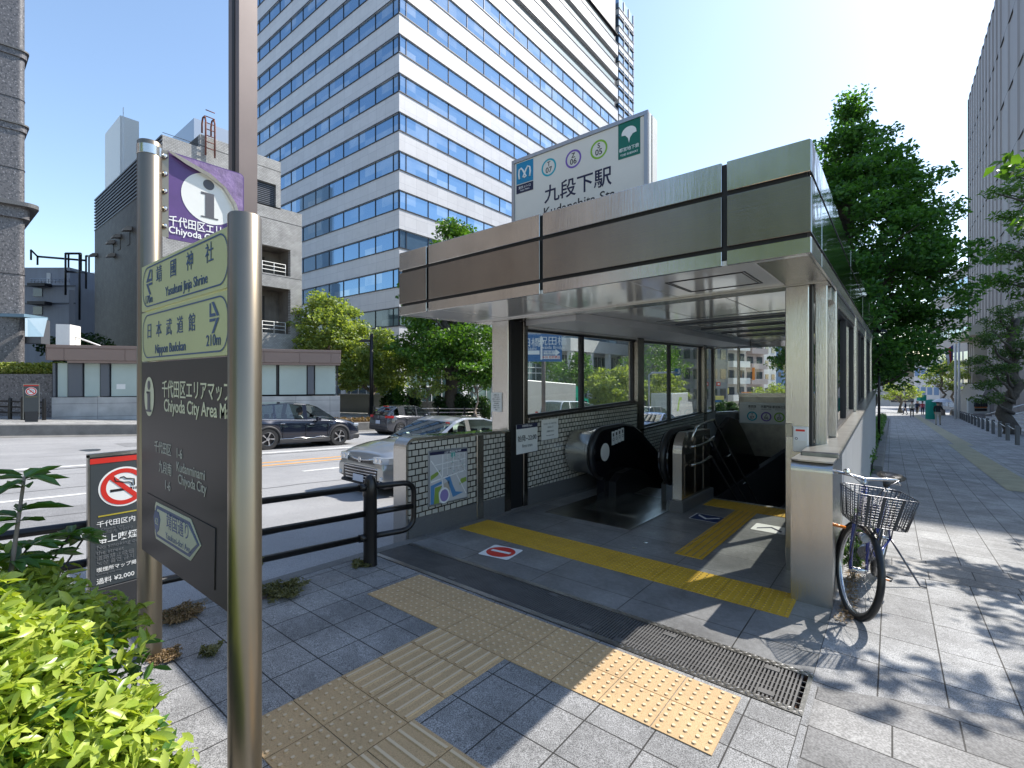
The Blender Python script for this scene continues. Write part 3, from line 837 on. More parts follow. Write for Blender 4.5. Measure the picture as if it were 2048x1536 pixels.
# left hall wall: two lengths with the sill stepping down
mb = MB()
for y0, y1, zt in ((6.14, 10.3, 1.15), (10.66, 15.25, 0.52)):
    P = [K(-4.6, y0, zt), K(-4.6, y1, zt)]
    zb0, zb1 = (gz(0, y0) + .27, gz(0, y1) + .27) if y0 < 7 else (-6, -6)
    mb.add([(-4.6, y0, zb0), (-4.6, y1, zb1), P[1], P[0], (-4.545, y0, zb0), (-4.545, y1, zb1), K(-4.545, y1, zt), K(-4.545, y0, zt)],
           [(0, 1, 2, 3), (4, 5, 6, 7), (0, 1, 5, 4), (2, 3, 7, 6), (0, 3, 7, 4), (1, 2, 6, 5)])
obj('wall_tiling', mb, 'white_tile', ent)
obj('wall', MB(KG).box(-4.8, -4.605, 6.14, 10.3, -.3, 1.15).box(-4.8, -4.605, 10.3, 17, -5, .5), 'concrete', ent)
obj('skirting', MB(KW).box(-4.6, -4.54, 6.14, 8.9, -0.02, 0.265, 0), 'granite_dark', ent)
mb = kp().bbox(-4.82, -4.52, 6.14, 10.31, 1.152, 1.2, .006, 0).bbox(-4.82, -4.52, 10.3, 10.35, .52, 1.15, .004, 0).bbox(-4.82, -4.52, 10.36, 16.5, .522, .57, .006, 0)
obj('sill', mb, 'steel_dark', ent)
def window(x, y0, y1, z0, z1, split=(), mt='pane'):
    f = kp(); t = 0.035
    for q in ((y0, y0 + t), (y1 - t, y1)) + tuple((s - t * 1.3, s + t * 1.3) for s in split): f.box(x - .04, x + .04, q[0], q[1], z0, z1)
    for s, e in zip([y0 + t] + [s + t * 1.3 for s in split], [s - t * 1.3 for s in split] + [y1 - t]):
        f.box(x - .038, x + .038, s, e, z0, z0 + t); f.box(x - .038, x + .038, s, e, z1 - t, z1)
    o = obj('window', f, 'mullion', ent)
    edges = [y0 + t] + [v for s in split for v in (s - t * 1.3, s + t * 1.3)] + [y1 - t]
    for a, b in zip(edges[::2], edges[1::2]):
        obj('pane', kp().box(x - .004, x + .004, a, b, z0 + t, z1 - t), mt, o)
window(-4.66, 6.16, 10.29, 1.203, 2.62, (8.0,), 'pane_painted_haze')
window(-4.66, 10.67, 15.24, .573, 2.62, (12.6,), 'pane_painted_haze')
window(-4.66, 15.51, 16.6, .48, 2.62, (), 'pane')
obj('window_head', kp().box(-4.8, -4.53, 6.14, 16.6, 2.625, 2.776), 'soffit_panel', ent)
for y0, y1 in ((6.69, 10.34), (10.96, 14.44), (15.06, 18.39)):
    window(-0.56, y0, y1, 1.10, 2.6, ((y0 + y1) / 2,), 'pane')
obj('window_head', kp().box(-0.68, -0.5, 6.1, 19.0, 2.605, 2.776), 'steel', ent)
# back wall and splayed corner
def slab(mb, p, q, t, z0, z1, mi=0):
    d = (Vector(q) - Vector(p)).normalized(); n = Vector((-d.y, d.x)) * t
    P = [p, q, (q[0] + n.x, q[1] + n.y), (p[0] + n.x, p[1] + n.y)]
    return mb.add([K(x, y, z0) for x, y in P] + [K(x, y, z1) for x, y in P], [(0, 1, 2, 3), (4, 5, 6, 7), (0, 1, 5, 4), (1, 2, 6, 5), (2, 3, 7, 6), (3, 0, 4, 7)], mi)
A_, B_, C_ = (-4.66, 16.62), (-4.06, 17.5), (-0.6, 17.5)
mb = MB(); slab(mb, A_, B_, .08, -4, .42); slab(mb, B_, C_, .08, -1.0, .95)
obj('wall', mb, 'steel_worn', ent)
for args in ((A_, B_, .12, .425, .48), ((-4.06, 17.46), (-0.6, 17.46), .14, .955, 1.08)):
    mb = MB(); slab(mb, *args); obj('sill', mb, 'steel', ent)
for args in (((-4.1, 17.44), (-4.03, 17.44), .1, 1.085, 2.598), ((-4.68, 16.6), (-4.6, 16.6), .1, .485, 2.598), ((-2.4, 17.44), (-2.34, 17.44), .1, 1.085, 2.598)):
    mb = MB(); slab(mb, *args); obj('mullion', mb, 'steel', ent)
mb = MB(); slab(mb, A_, B_, .01, .485, 2.6); o = obj('window', mb, 'pane', ent)
mb = MB(); slab(mb, B_, C_, .01, 1.085, 2.6); o = obj('window', mb, 'pane', ent)
mb = MB(); slab(mb, A_, B_, .1, 2.6, 2.776); slab(mb, B_, C_, .1, 2.6, 2.776); obj('window_head', mb, 'steel_mirror', ent)
mb = MB(); slab(mb, (-4.06, 17.44), (-0.6, 17.44), .03, 0.2, .235); obj('trim', mb, 'steel', ent)
# right flank wall
mb = MB(KG)
mb.box(-0.66, -0.415, 5.25, 19.3, -0.3, 1.03, 0)
obj('wall', mb, 'granite_dark', ent)
mb = MB(KG)
ed = [5.3, 6.5, 7.7, 8.9, 10.1, 11.3, 12.5, 13.7, 14.9, 16.1, 17.3, 18.5, 19.3]
for a, b in zip(ed, ed[1:]): mb.bbox(-0.414, -0.398, a + .006, b - .006, -0.1, 1.02, .003, 0)
obj('cladding_panel', mb, 'granite_light', ent)
mb = kp().bbox(-0.68, -0.375, 5.3, 19.35, 1.032, 1.09, .01, 0)
obj('coping', mb, 'steel_worn', ent)
mb = MB(KW).prism(nose(4.9, 5.9, -0.1, 1.25, 0.09), 0, -0.707, -0.394, 0)
obj('pier', mb, 'steel', ent)
mb = MB(KW).prism([(-0.712, 5.7), (-0.389, 5.7), (-0.389, 4.93), (-0.45, 4.905), (-0.65, 4.905), (-0.712, 4.93)], 2, 1.245, 1.258, 0)
obj('pier_cap', mb, 'steel_worn', ent)
# floor, stairs and the dark well
mb = sheet([-4.56, -0.4], [3.67, 4.6, 5.7, 6.0], gz); 
for q in ((-4.56, -4.12, 6.0, 8.9), (-2.72, -0.62, 6.0, 8.9)): sheet(list(q[:2]), [q[2], 7.4, q[3]], gz, 0, mb)
o = struct('hall_floor', mb, 'hall_floor')
mb = MB()
for k in range(22):
    y = 8.9 + k * .3; z = gz(0, 8.9) - .005 - (k + 1) * .165
    mb.box(-2.5, -0.66, y, y + .31, z - .4, z)
obj('stair', mb, 'granite_dark', ent)
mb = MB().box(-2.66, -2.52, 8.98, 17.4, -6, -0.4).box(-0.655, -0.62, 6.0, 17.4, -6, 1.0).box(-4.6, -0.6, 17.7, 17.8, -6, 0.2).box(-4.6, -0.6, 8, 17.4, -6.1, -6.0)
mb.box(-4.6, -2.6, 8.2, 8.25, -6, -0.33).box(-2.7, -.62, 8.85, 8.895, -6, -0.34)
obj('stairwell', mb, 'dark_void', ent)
mb = MB()
for i in range(13):
    for j in range(2):
        tac_tile(mb, -4.43 + i * 0.29, 4.47 + j * .285, .29, .285, 'dot', mi2=1, r=.0115)
for j in range(10): 
    for i in range(1): tac_tile(mb, -1.94, 5.42 + j * .275, .31, .275, 'Y', mi2=1)
for i in range(5):
    for j in range(2): tac_tile(mb, -2.45 + i * .31, 8.18 + j * .29, .31, .29, 'dot', mi2=1, r=.0115)
struct('tactile_tiles', mb, ['tactile_yellow', 'dot_grey'])

# floor grating along the threshold
gr = thing('drain_grate', 'long dark steel floor grating across the entrance threshold', 'grating', (0, 0, 0))
gx0, gx1, gy0, gy1 = -4.4, -0.395, 3.135, 3.665
def gl(x, y, z): return (x, y, gz(x, y) + z)
mb = MB(gl)
for y0, y1 in ((gy0, gy0 + .055), (gy1 - .055, gy1)):
    mb.box(gx0, gx1, y0, y1, -.05, .006, 0)
    n = int((gx1 - gx0) / .028)
    for k in range(n):
        for r_ in (0, 1):
            x = gx0 + (k + .5) * .028; yy = y0 + .014 + r_ * .027; s = 1 if (k + r_) % 2 else -1
            mb.add([(x - .011, yy - .006 * s, .006), (x - .006, yy - .009 * s, .0085), (x + .011, yy + .006 * s, .006), (x + .006, yy + .009 * s, .0085)], [(0, 1, 2, 3)], 0)
mb.box(gx1 - .025, gx1, gy0 + .056, gy1 - .056, -.05, .004, 0)
obj('frame', mb, 'steel_worn', gr)
mb = MB(gl)
n = int((gx1 - .03 - gx0) / .0225)
for k in range(n):
    x = gx0 + .01 + k * .0225
    mb.box(x - .0055, x + .0055, gy0 + .057, gy1 - .057, -.028, .002, 0)
for k in range(1, 6):
    y = gy0 + .06 + k * (gy1 - gy0 - .12) / 6; mb.box(gx0, gx1 - .027, y - .003, y + .003, -.012, -.001, 0)
for x, y in ((-3.3, 3.23), (-2.35, 3.56), (-1.85, 3.25), (-1.3, 3.55), (-1.55, 3.22), (-.6, 3.25), (-.62, 3.56)):
    mb.box(x - .045, x + .045, y - .025, y + .025, .003, .006, 0)
obj('bars', mb, 'grate_steel', gr)
mb = MB(gl).box(gx0, gx1, gy0, gy1, -.3, -.12, 0); obj('channel', mb, 'litter', gr)

# escalator
esc = thing('escalator', 'dark escalator going down between a tiled wall and a steel divider', 'escalator', (0, 0, 0))
def balus(y0):
    cy, cz, r = y0 + .42, .5, .42
    top = []
    for k in range(15):
        a = R(262 - 172 * k / 14); top.append((cy + r * math.cos(a), cz + r * math.sin(a)))
    top += [(cy + .75, .925), (cy + 1.15, .87), (cy + 1.5, .73), (cy + 1.9, .5), (cy + 3.2, -.25), (cy + 6.5, -2.15)]
    return top
for x0, x1, y0 in ((-4.06, -3.9, 7.15), (-2.95, -2.79, 7.5)):
    t = balus(y0)
    poly = t + [(t[-1][0], -4.5), (y0 + .6, -.4), (y0 + .36, -.28)]
    b_ = obj('balustrade', MB().prism(poly, 0, x0, x1, 0), 'black_gloss', esc)
    obj('handrail', MB().tube([((x0 + x1) / 2, y, z) for y, z in t], .055, 10), 'black_rubber', esc)
    obj('skirt', MB().prism([(y0 + .5, -.3), (y0 + .5, .0), (y0 + .75, .12), (y0 + 1.2, .14), (y0 + 1.7, .02), (y0 + 5, -1.9), (y0 + 5, -3), (y0 + 1, -.4)], 0, (x1 if x0 < -3.5 else x0 - .14), (x1 + .14 if x0 < -3.5 else x0), 0), 'black_rubber', esc)
    if x0 < -3.5:
        o = MB().lathe([(0.0, 0), (.155, 0.0), (.155, .006), (0, .008)], (x1 + .001, y0 + .36, .53), 'X', 28)
        obj('disc_plate', o, 'sign_cream', esc)
        mb = MB()
        for k in range(4):
            mb.box(x1, x1 + .003, y0 + .62 + k * .125, y0 + .73 + k * .125, .62 + .012 * k, .86 + .012 * k, 0)
            mb.ring((x1 + .005, y0 + .675 + k * .125, .72 + .012 * k), .02, .032, 'X', 12, 1)
            mb.box(x1, x1 + .0045, y0 + .65 + k * .125, y0 + .7 + k * .125, .77 + .012 * k, .83 + .012 * k, 1)
        obj('safety_sticker', mb, ['paper_white', 'ink_black'], esc)
mb = MB().lathe([(0.0, 0), (.36, 0), (.385, .02), (.385, .40), (.42, .43), (.42, .47)], (-4.53, 7.57, .5), 'X', 40)
obj('newel_drum', mb, 'steel_smooth', esc)
def stepz(x, y, z): return (x, y, gz(x, y) + z)
mb = MB(stepz).box(-4.1, -2.74, 5.95, 8.2, -.2, .004, 0)
for k in range(40): mb.box(-3.86 + k * .0235, -3.85 + k * .0235, 6.6, 8.15, .004, .0065, 0)
mb.box(-2.745, -2.715, 5.93, 8.2, -.2, .012, 1)
obj('landing_plate', mb, ['steel_band', 'steel_smooth'], esc)
mb = MB()
for k in range(14): 
    y = 8.25 + k * .4; z = -.33 - max(0, k - 1) * .23
    mb.box(-3.85, -2.99, y, y + .4, z - .3, z)
    for j in range(16): mb.box(-3.84 + j * .053, -3.81 + j * .053, y + .01, y + .4, z, z + .006)
obj('step', mb, 'steel_worn', esc)
# divider with stair handrails
dv = thing('stair_divider', 'brushed steel divider with rounded front on a granite plinth beside stairs', 'divider', (0, 0, 0))
obj('plinth', MB(stepz).bbox(-2.72, -2.5, 7.36, 8.98, -.1, .17, .008), 'granite_dark', dv)
mb = MB(stepz).prism(nose(7.42, 8.9, .17, 1.22, .32), 0, -2.68, -2.54, 0)
obj('panel', mb, 'steel', dv)
mb = MB(stepz)
for a, b in ((7.55, 7.98), (8.06, 8.42), (8.5, 8.86)): mb.box(-2.538, -2.532, a, b, .22, .88 if a < 7.6 else 1.12, 0)
obj('inset', mb, 'steel_dark', dv)
def slope(y, z0, ys): return z0 - (y - ys) * .62
for z0, yb in ((1.06, 7.75), (.72, 7.7), (.43, 7.7)):
    ytop = 8.75 if z0 > 1 else 8.6
    pts = [(-2.5, yb, z0 - (.25 if z0 > 1 else 0)), (-2.46, yb + .12, z0 - (.03 if z0 > 1 else -.0)), (-2.44, yb + .3, z0), (-2.44, ytop, z0 + .03), (-2.44, ytop + .08, z0 - .02), (-2.44, 14, slope(14, z0, ytop + .05))]
    obj('handrail', MB().tube(pts, .022, 10), 'steel_smooth', dv)
for y, z in ((8.8, .8), (9.9, .35), (11.1, -.4), (12.3, -1.1)):
    obj('bracket', MB().tube([(-2.44, y, z), (-2.5, y, z - .06), (-2.55, y, z - .06)], .012, 6), 'steel_smooth', dv)
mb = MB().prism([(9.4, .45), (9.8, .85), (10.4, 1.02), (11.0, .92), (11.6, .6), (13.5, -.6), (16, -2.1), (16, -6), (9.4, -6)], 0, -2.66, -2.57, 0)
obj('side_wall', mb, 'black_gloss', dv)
# ---------------------------------------------------------------- station sign box on the roof
ss = thing('station_sign', 'cream station name sign box with three coloured rings standing on the canopy', 'sign', (0, 0, 0))
SY = 5.2
def sp(px, py): x, z = onY(px, py, SY); return (x, SY, z)
def SW(x, y, z): return (x, y, z + .0153 * (x + 2.155))
mb = MB(SW).bbox(-4.12, -2.155, SY + .012, 5.47, 3.66, 4.845, .012, 0)
for q in ((-4.12, -2.155, 4.80, 4.845), (-4.12, -4.075, 3.66, 4.798), (-2.20, -2.155, 3.66, 4.798)):
    mb.box(q[0], q[1], SY - .02, SY + .011, q[2], q[3], 1)
mb.box(-2.153, -2.15, SY + .09, SY + .1, 3.66, 4.83, 2)
obj('case', mb, ['paper_white', 'alu_frame', 'mullion'], ss)
obj('face', MB(SW).box(-4.073, -2.202, SY - .004, SY + .010, 3.66, 4.797), 'sign_cream', ss)
for x in (-3.9, -3.1, -2.4): obj('foot', MB(SW).box(x - .04, x + .04, SY + .06, SY + .2, 3.55, 3.659), 'alu_frame', ss)
FY = SY - .006
SXD, SUP = (1, 0, .0153), (0, 0, 1)
def scen(px, py, dy=0): p = sp(px, py); return (p[0], FY - dy, p[2])
for (cx, cy, r, m_, a, b) in ((1098, 335, .115, 'cyan', 'T', '07'), (1147, 318, .115, 'violet', 'Z', '06'), (1198, 299, .115, 'lime', 'S', '05')):
    c = scen(cx, cy); obj('ring', MB().ring(c, r * .8, r, 'Y', 48), m_, ss)
    text(ss, a, .085, 'ink_black', (c[0], FY, c[2] + .042), SXD, SUP, bold=.008)
    text(ss, b, .1, 'ink_black', (c[0], FY, c[2] - .035), SXD, SUP, bold=.008)
p0 = scen(1034, 330); p1 = scen(1067, 351)
# blue square with looped heart-like line mark over a navy strip
x0, x1 = scen(1033.5, 340)[0], scen(1067, 340)[0]; zt, zm, zb = scen(1067, 317)[2], scen(1067, 361)[2], scen(1067, 379)[2]
obj('logo_panel', MB().box(x0, x1, FY - .002, FY, zm + .008, zt), 'metro_blue', ss)
obj('logo_panel', MB().box(x0, x1, FY - .002, FY, zb, zm - .004), 'ink_navy', ss)
cx, cz, s = (x0 + x1) / 2, (zm + zt) / 2, (x1 - x0) * .36
pts = [(cx + s * u, FY - .004, cz + s * v) for u, v in ((-.85, -.75), (-.95, -.1), (-.85, .5), (-.55, .65), (-.25, .3), (.1, -.35), (.25, -.55), (.0, -.7), (-.25, -.55), (-.1, -.35), (.25, .3), (.55, .65), (.85, .5), (.95, -.1), (.85, -.75))]
obj('logo_mark', MB().tube(pts, .0125, 6), 'ink_white', ss)
text(ss, '東京メトロ', .042, 'ink_white', (cx, FY - .003, (zb + zm) / 2 + .012), SXD, SUP)
text(ss, 'Tokyo Metro', .03, 'ink_white', (cx, FY - .003, (zb + zm) / 2 - .026), SXD, SUP)
x0, x1 = scen(1237, 290)[0], scen(1281, 290)[0]; zt, zb = scen(1259, 241)[2], scen(1259, 314)[2]
obj('logo_panel', MB().box(x0, x1, FY - .002, FY, zb, zt), 'toei_green', ss)
cx = (x0 + x1) / 2; cz = zb + (zt - zb) * .64; s = (x1 - x0) * .34
lf = [(0, -1.15), (-.13, -.55), (-.5, -.12), (-1.0, -.05)] + [(math.cos(R(a)) * 1.0, .05 + math.sin(R(a)) * .85) for a in range(170, 5, -15)] + [(1.0, -.05), (.5, -.12), (.13, -.55)]
obj('logo_mark', MB().prism([(cx + u * s, cz + v * s) for u, v in lf], 1, FY - .005, FY - .0021), 'ink_white', ss)
text(ss, '都営地下鉄', .05, 'ink_white', (cx, FY - .003, zb + .10), SXD, SUP, bold=.006)
text(ss, 'TOEI SUBWAY', .034, 'ink_white', (cx, FY - .003, zb + .04), SXD, SUP, bold=.006)
c = scen(1153, 374); text(ss, '九段下駅', .245, 'ink_navy', c, SXD, SUP, bold=.012)
c = scen(1155, 408); text(ss, 'Kudanshita Sta.', .175, 'ink_black', (c[0] + .02, FY, c[2]), SXD, SUP, bold=.004)

# ---------------------------------------------------------------- area map sign in the foreground (two bronze posts)
info = thing('area_sign', 'two post bronze wayfinding sign with yellow direction panels over a dark map panel', 'sign', (0, 0, 0))
LP = (-3.84, .985); RP = (-2.249, .925); PR = .0675
def post(x, y, top):
    mb = MB(); prof = [(PR, gz(x, y) - .3), (PR, top - .012), (PR - .006, top - .003), (PR - .02, top), (0, top + .001)]
    mb.lathe(prof, (x, y, 0), 'Z', 40, 0)
    return obj('post', mb, 'bronze', info)
pl = post(*LP, 3.365); post(*RP, 2.53)
mb = MB().lathe([(PR + .0005, 3.27), (PR + .0025, 3.272), (PR + .0025, 3.33), (PR + .0005, 3.332)], (LP[0], LP[1], 0), 'Z', 40)
obj('post_ring', mb, 'steel_smooth', pl)
PY = .90
def ip(px, py, d=0.0): x, z = onY(px, py, PY); return (x, PY - d, z)
XL, XR = -3.668, -2.33
def rrect(x0, x1, z0, z1, r, n=8):
    p = []
    for cx, cz, a0 in ((x1 - r, z1 - r, 0), (x0 + r, z1 - r, 90), (x0 + r, z0 + r, 180), (x1 - r, z0 + r, 270)):
        for k in range(n + 1):
            a = R(a0 + 90 * k / n); p.append((cx + r * math.cos(a), cz + r * math.sin(a)))
    return p
def outline(mb, x0, x1, z0, z1, r, wd, y, mi=0):
    a = rrect(x0, x1, z0, z1, r); b = rrect(x0 + wd, x1 - wd, z0 + wd, z1 - wd, r - wd); n = len(a)
    mb.add([(p[0], y, p[1]) for p in a] + [(p[0], y, p[1]) for p in b], [(i, (i + 1) % n, n + (i + 1) % n, n + i) for i in range(n)], mi)
def chev(mb, cx, cz, s, left, y):
    d = 1 if left else -1
    for sg in (1, -1):
        polys = [[(-.95, .06), (-.55, .06), (.3, 1.0), (-.1, 1.0)], [(-.42, .06), (.62, .06), (.62, .95), (.38, .95), (.38, .27), (-.24, .27)]]
        if sg < 0: polys[1] = [(-.42, .06), (.62, .06), (.62, .25), (-.26, .25)]
        for poly in polys: mb.add([(cx + d * u * s, y, cz + sg * v * s) for u, v in poly], [tuple(range(len(poly)))])
ybot = [2.218, 1.908]; ytop = [2.497, 2.208]
for k in (0, 1):
    pn = obj('direction_panel', MB().bbox(XL, XR, PY, PY + .03, ybot[k], ytop[k], .003), 'panel_yellow', info)
    mb = MB(); outline(mb, XL + .03, XR - .03, ybot[k] + .018, ytop[k] - .018, .1, .008, PY - .002)
    m_ = ybot[k]
    if k == 0: chev(mb, XL + .17, m_ + .165, .075, True, PY - .002)
    else: chev(mb, XR - .2, m_ + .185, .075, False, PY - .002)
    obj('border', mb, 'ink_blue', pn)
    t = (1, 0, 0), (0, 0, 1)
    if k == 0:
        text(pn, '靖', .105, 'ink_blue', (XL + .34, PY - .002, m_ + .185), *t); text(pn, '國', .105, 'ink_blue', (XL + .58, PY - .002, m_ + .185), *t)
        text(pn, '神', .105, 'ink_blue', (XL + .83, PY - .002, m_ + .185), *t); text(pn, '社', .105, 'ink_blue', (XL + 1.09, PY - .002, m_ + .185), *t)
        text(pn, '170m', .068, 'ink_blue', (XL + .15, PY - .002, m_ + .062), *t, squeeze=.95, bold=.004)
        text(pn, 'Yasukuni Jinja Shrine', .074, 'ink_blue', (XL + .76, PY - .002, m_ + .072), *t, squeeze=1.0, bold=.006)
    else:
        for i, ch in enumerate('日本武道館'): text(pn, ch, .1, 'ink_blue', (XL + .16 + i * .175, PY - .002, m_ + .175), *t)
        text(pn, 'Nippon Budokan', .074, 'ink_blue', (XL + .52, PY - .002, m_ + .065), *t, bold=.006)
        text(pn, '210m', .078, 'ink_blue', (XR - .2, PY - .002, m_ + .075), *t, bold=.006)
dp = obj('map_panel', MB().bbox(XL, XR, PY, PY + .03, .735, 1.902, .003), 'panel_dark', info)
mb = MB(); c = ip(299, 793); mb.disc((c[0], PY - .002, c[2]), .092, 'Y', 40, 0, .118)
obj('disc', mb, 'ink_cream', dp)
mb = MB(); mb.disc((c[0], PY - .004, c[2] + .068), .026, 'Y', 20, 0, .028)
mb.box(c[0] - .024, c[0] + .024, PY - .005, PY - .004, c[2] - .08, c[2] + .03); mb.box(c[0] - .045, c[0], PY - .005, PY - .004, c[2] + .018, c[2] + .03); mb.box(c[0] - .05, c[0] + .05, PY - .0055, PY - .005, c[2] - .092, c[2] - .08)
obj('info_mark', mb, 'grey_ink', dp)
T2 = ((1, 0, 0), (0, 0, 1))
text(dp, '千代田区エリアマップ', .104, 'ink_cream', ip(386, 783, .002), *T2, squeeze=.92, bold=.008)
text(dp, 'Chiyoda City Area Map', .098, 'ink_cream', ip(391, 818, .002), *T2, squeeze=1.02, bold=.012)
mat('ink_grey', (0.42, 0.42, 0.36), .5)
for (px, py, s, sz) in ((326, 898, '千代田区', .074), (359, 908, '1-6', .074), (331, 938, '九段南', .074), (381, 942, 'Kudanminami', .074), (336, 972, '1-6', .074), (384, 968, 'Chiyoda City', .074)):
    text(dp, s, sz, 'ink_grey', ip(px, py, .002), *T2, squeeze=1.0, bold=.004)
a, b = ip(311, 1020), ip(403, 1130)
x0, x1, z0, z1 = ip(311, 1050)[0], ip(403, 1100)[0], 1.0 - .135, 1.0 + .08
mb = MB(); poly = [(x0, z0 + .03), (x0 + .02, z0), (x1 - .14, z0), (x1, (z0 + z1) / 2), (x1 - .14, z1), (x0 + .02, z1), (x0, z1 - .03)]
mb.prism(poly, 1, PY - .003, PY - .0005, 0); 
cx, cz = (x0 + x1) / 2, (z0 + z1) / 2
mb.prism([(cx + (x - cx) * .95, cz + (z - cz) * .84) for x, z in poly], 1, PY - .005, PY - .003, 1)
mb.prism([(cx + (x - cx) * .88, cz + (z - cz) * .68) for x, z in poly], 1, PY - .007, PY - .005, 0)
obj('street_plate', mb, ['ink_cream', 'ink_blue'], dp)
mb = MB().prism([(x0 + .055 + u * .065, cz + v * .065) for u, v in ((-.5, .9), (.5, .9), (.9, .3), (.5, -.7), (0, -1), (-.5, -.7), (-.9, .3))], 1, PY - .009, PY - .007)
obj('route_shield', mb, 'ink_blue', dp); text(dp, '62', .055, 'ink_cream', (x0 + .055, PY - .0095, cz), *T2)
text(dp, '靖国通り', .095, 'ink_blue', (cx + .04, PY - .0072, cz + .03), *T2, squeeze=.95, bold=.006); text(dp, 'Yasukuni-dori Ave.', .05, 'ink_blue', (cx + .04, PY - .0072, cz - .05), *T2)
mb = MB()
p, q, r_ = ip(296, 986), ip(432, 1057), ip(430, 1180)
mb.tube([(p[0], PY - .001, p[2]), (q[0], PY - .001, q[2]), (r_[0], PY - .001, r_[2])], .003, 4); obj('scratch', mb, 'joint_black', dp)
# purple flag plate on the tall post
FX = -3.842
fl = obj('flag_plate', MB().prism([(y, z) for y, z in rrect(1.065, 1.575, 2.755, 3.35, .03)], 0, FX - .012, FX - .004), 'purple', info)
obj('flag_mount', MB().box(FX - .016, FX - .0125, 1.02, 1.4, 2.80, 3.31).box(FX - .004, FX - .001, 1.04, 1.092, 2.76, 3.345), 'bronze', info)
for k in range(5): z = 2.83 + k * .117; obj('bolt', MB().lathe([(.018, 0), (.018, .02), (.01, .032), (0, .034)], (FX - .001, 1.065, z), 'X', 12), 'steel_smooth', info)
def fp(px, py, d=.001): y, z = onX(px, py, FX); return (FX + d, y, z)
c = fp(411, 379); mb = MB().disc((FX - .002, 1.345, 3.095), .18, 'X', 48, 0)
obj('disc', mb, 'paper_white', fl)
mb = MB().disc((FX, 1.335, 3.195), .036, 'X', 24)
mb.box(FX - .001, FX, 1.313, 1.37, 2.965, 3.135); mb.box(FX - .001, FX, 1.287, 1.312, 3.118, 3.135); mb.box(FX - .001, FX + .0005, 1.287, 1.397, 2.955, 2.9645)
obj('info_mark', mb, 'grey_ink', fl)
text(fl, '千代田区エリアマップ', .075, 'ink_white', (FX, 1.09, 2.876), (0, 1, 0), (0, 0, 1), align='LEFT', bold=.012, squeeze=.75)
text(fl, 'Chiyoda City Area Map', .066, 'ink_white', (FX, 1.09, 2.815), (0, 1, 0), (0, 0, 1), align='LEFT', bold=.014, squeeze=.9)
# the sheet is peeling away from the top corner: a faded patch and curled edges
mb = MB(); edge = [(1.09, 3.34), (1.2, 3.30), (1.33, 3.26), (1.43, 3.20), (1.5, 3.10), (1.535, 2.98), (1.545, 2.86)]
mb.add([(FX + .0015, y, z) for y, z in edge] + [(FX + .0015, 1.565, 2.86), (FX + .0015, 1.565, 3.33), (FX + .0015, 1.55, 3.342)], [tuple(range(len(edge) + 3))])
obj('faded_patch', mb, 'purple_faded', fl)
mb = MB()
for i in range(len(edge) - 1):
    (y0, z0), (y1, z1) = edge[i], edge[i + 1]; w0, w1 = [.004, .018, .016, .006, .012, .022, .01][i:i + 2]
    mb.add([(FX + .002, y0, z0), (FX + .002, y1, z1), (FX + .012 + w1, y1 - w1 * .6, z1 - w1), (FX + .012 + w0, y0 - w0 * .6, z0 - w0)], [(0, 1, 2, 3)], 0, True)
    mb.add([(FX + .012 + w0, y0 - w0 * .6, z0 - w0), (FX + .012 + w1, y1 - w1 * .6, z1 - w1), (FX + .02 + w1, y1 + .006, z1 + .004), (FX + .02 + w0, y0 + .006, z0 + .004)], [(0, 1, 2, 3)], 0, True)
obj('peeling_edge', mb, 'peel_white', fl)

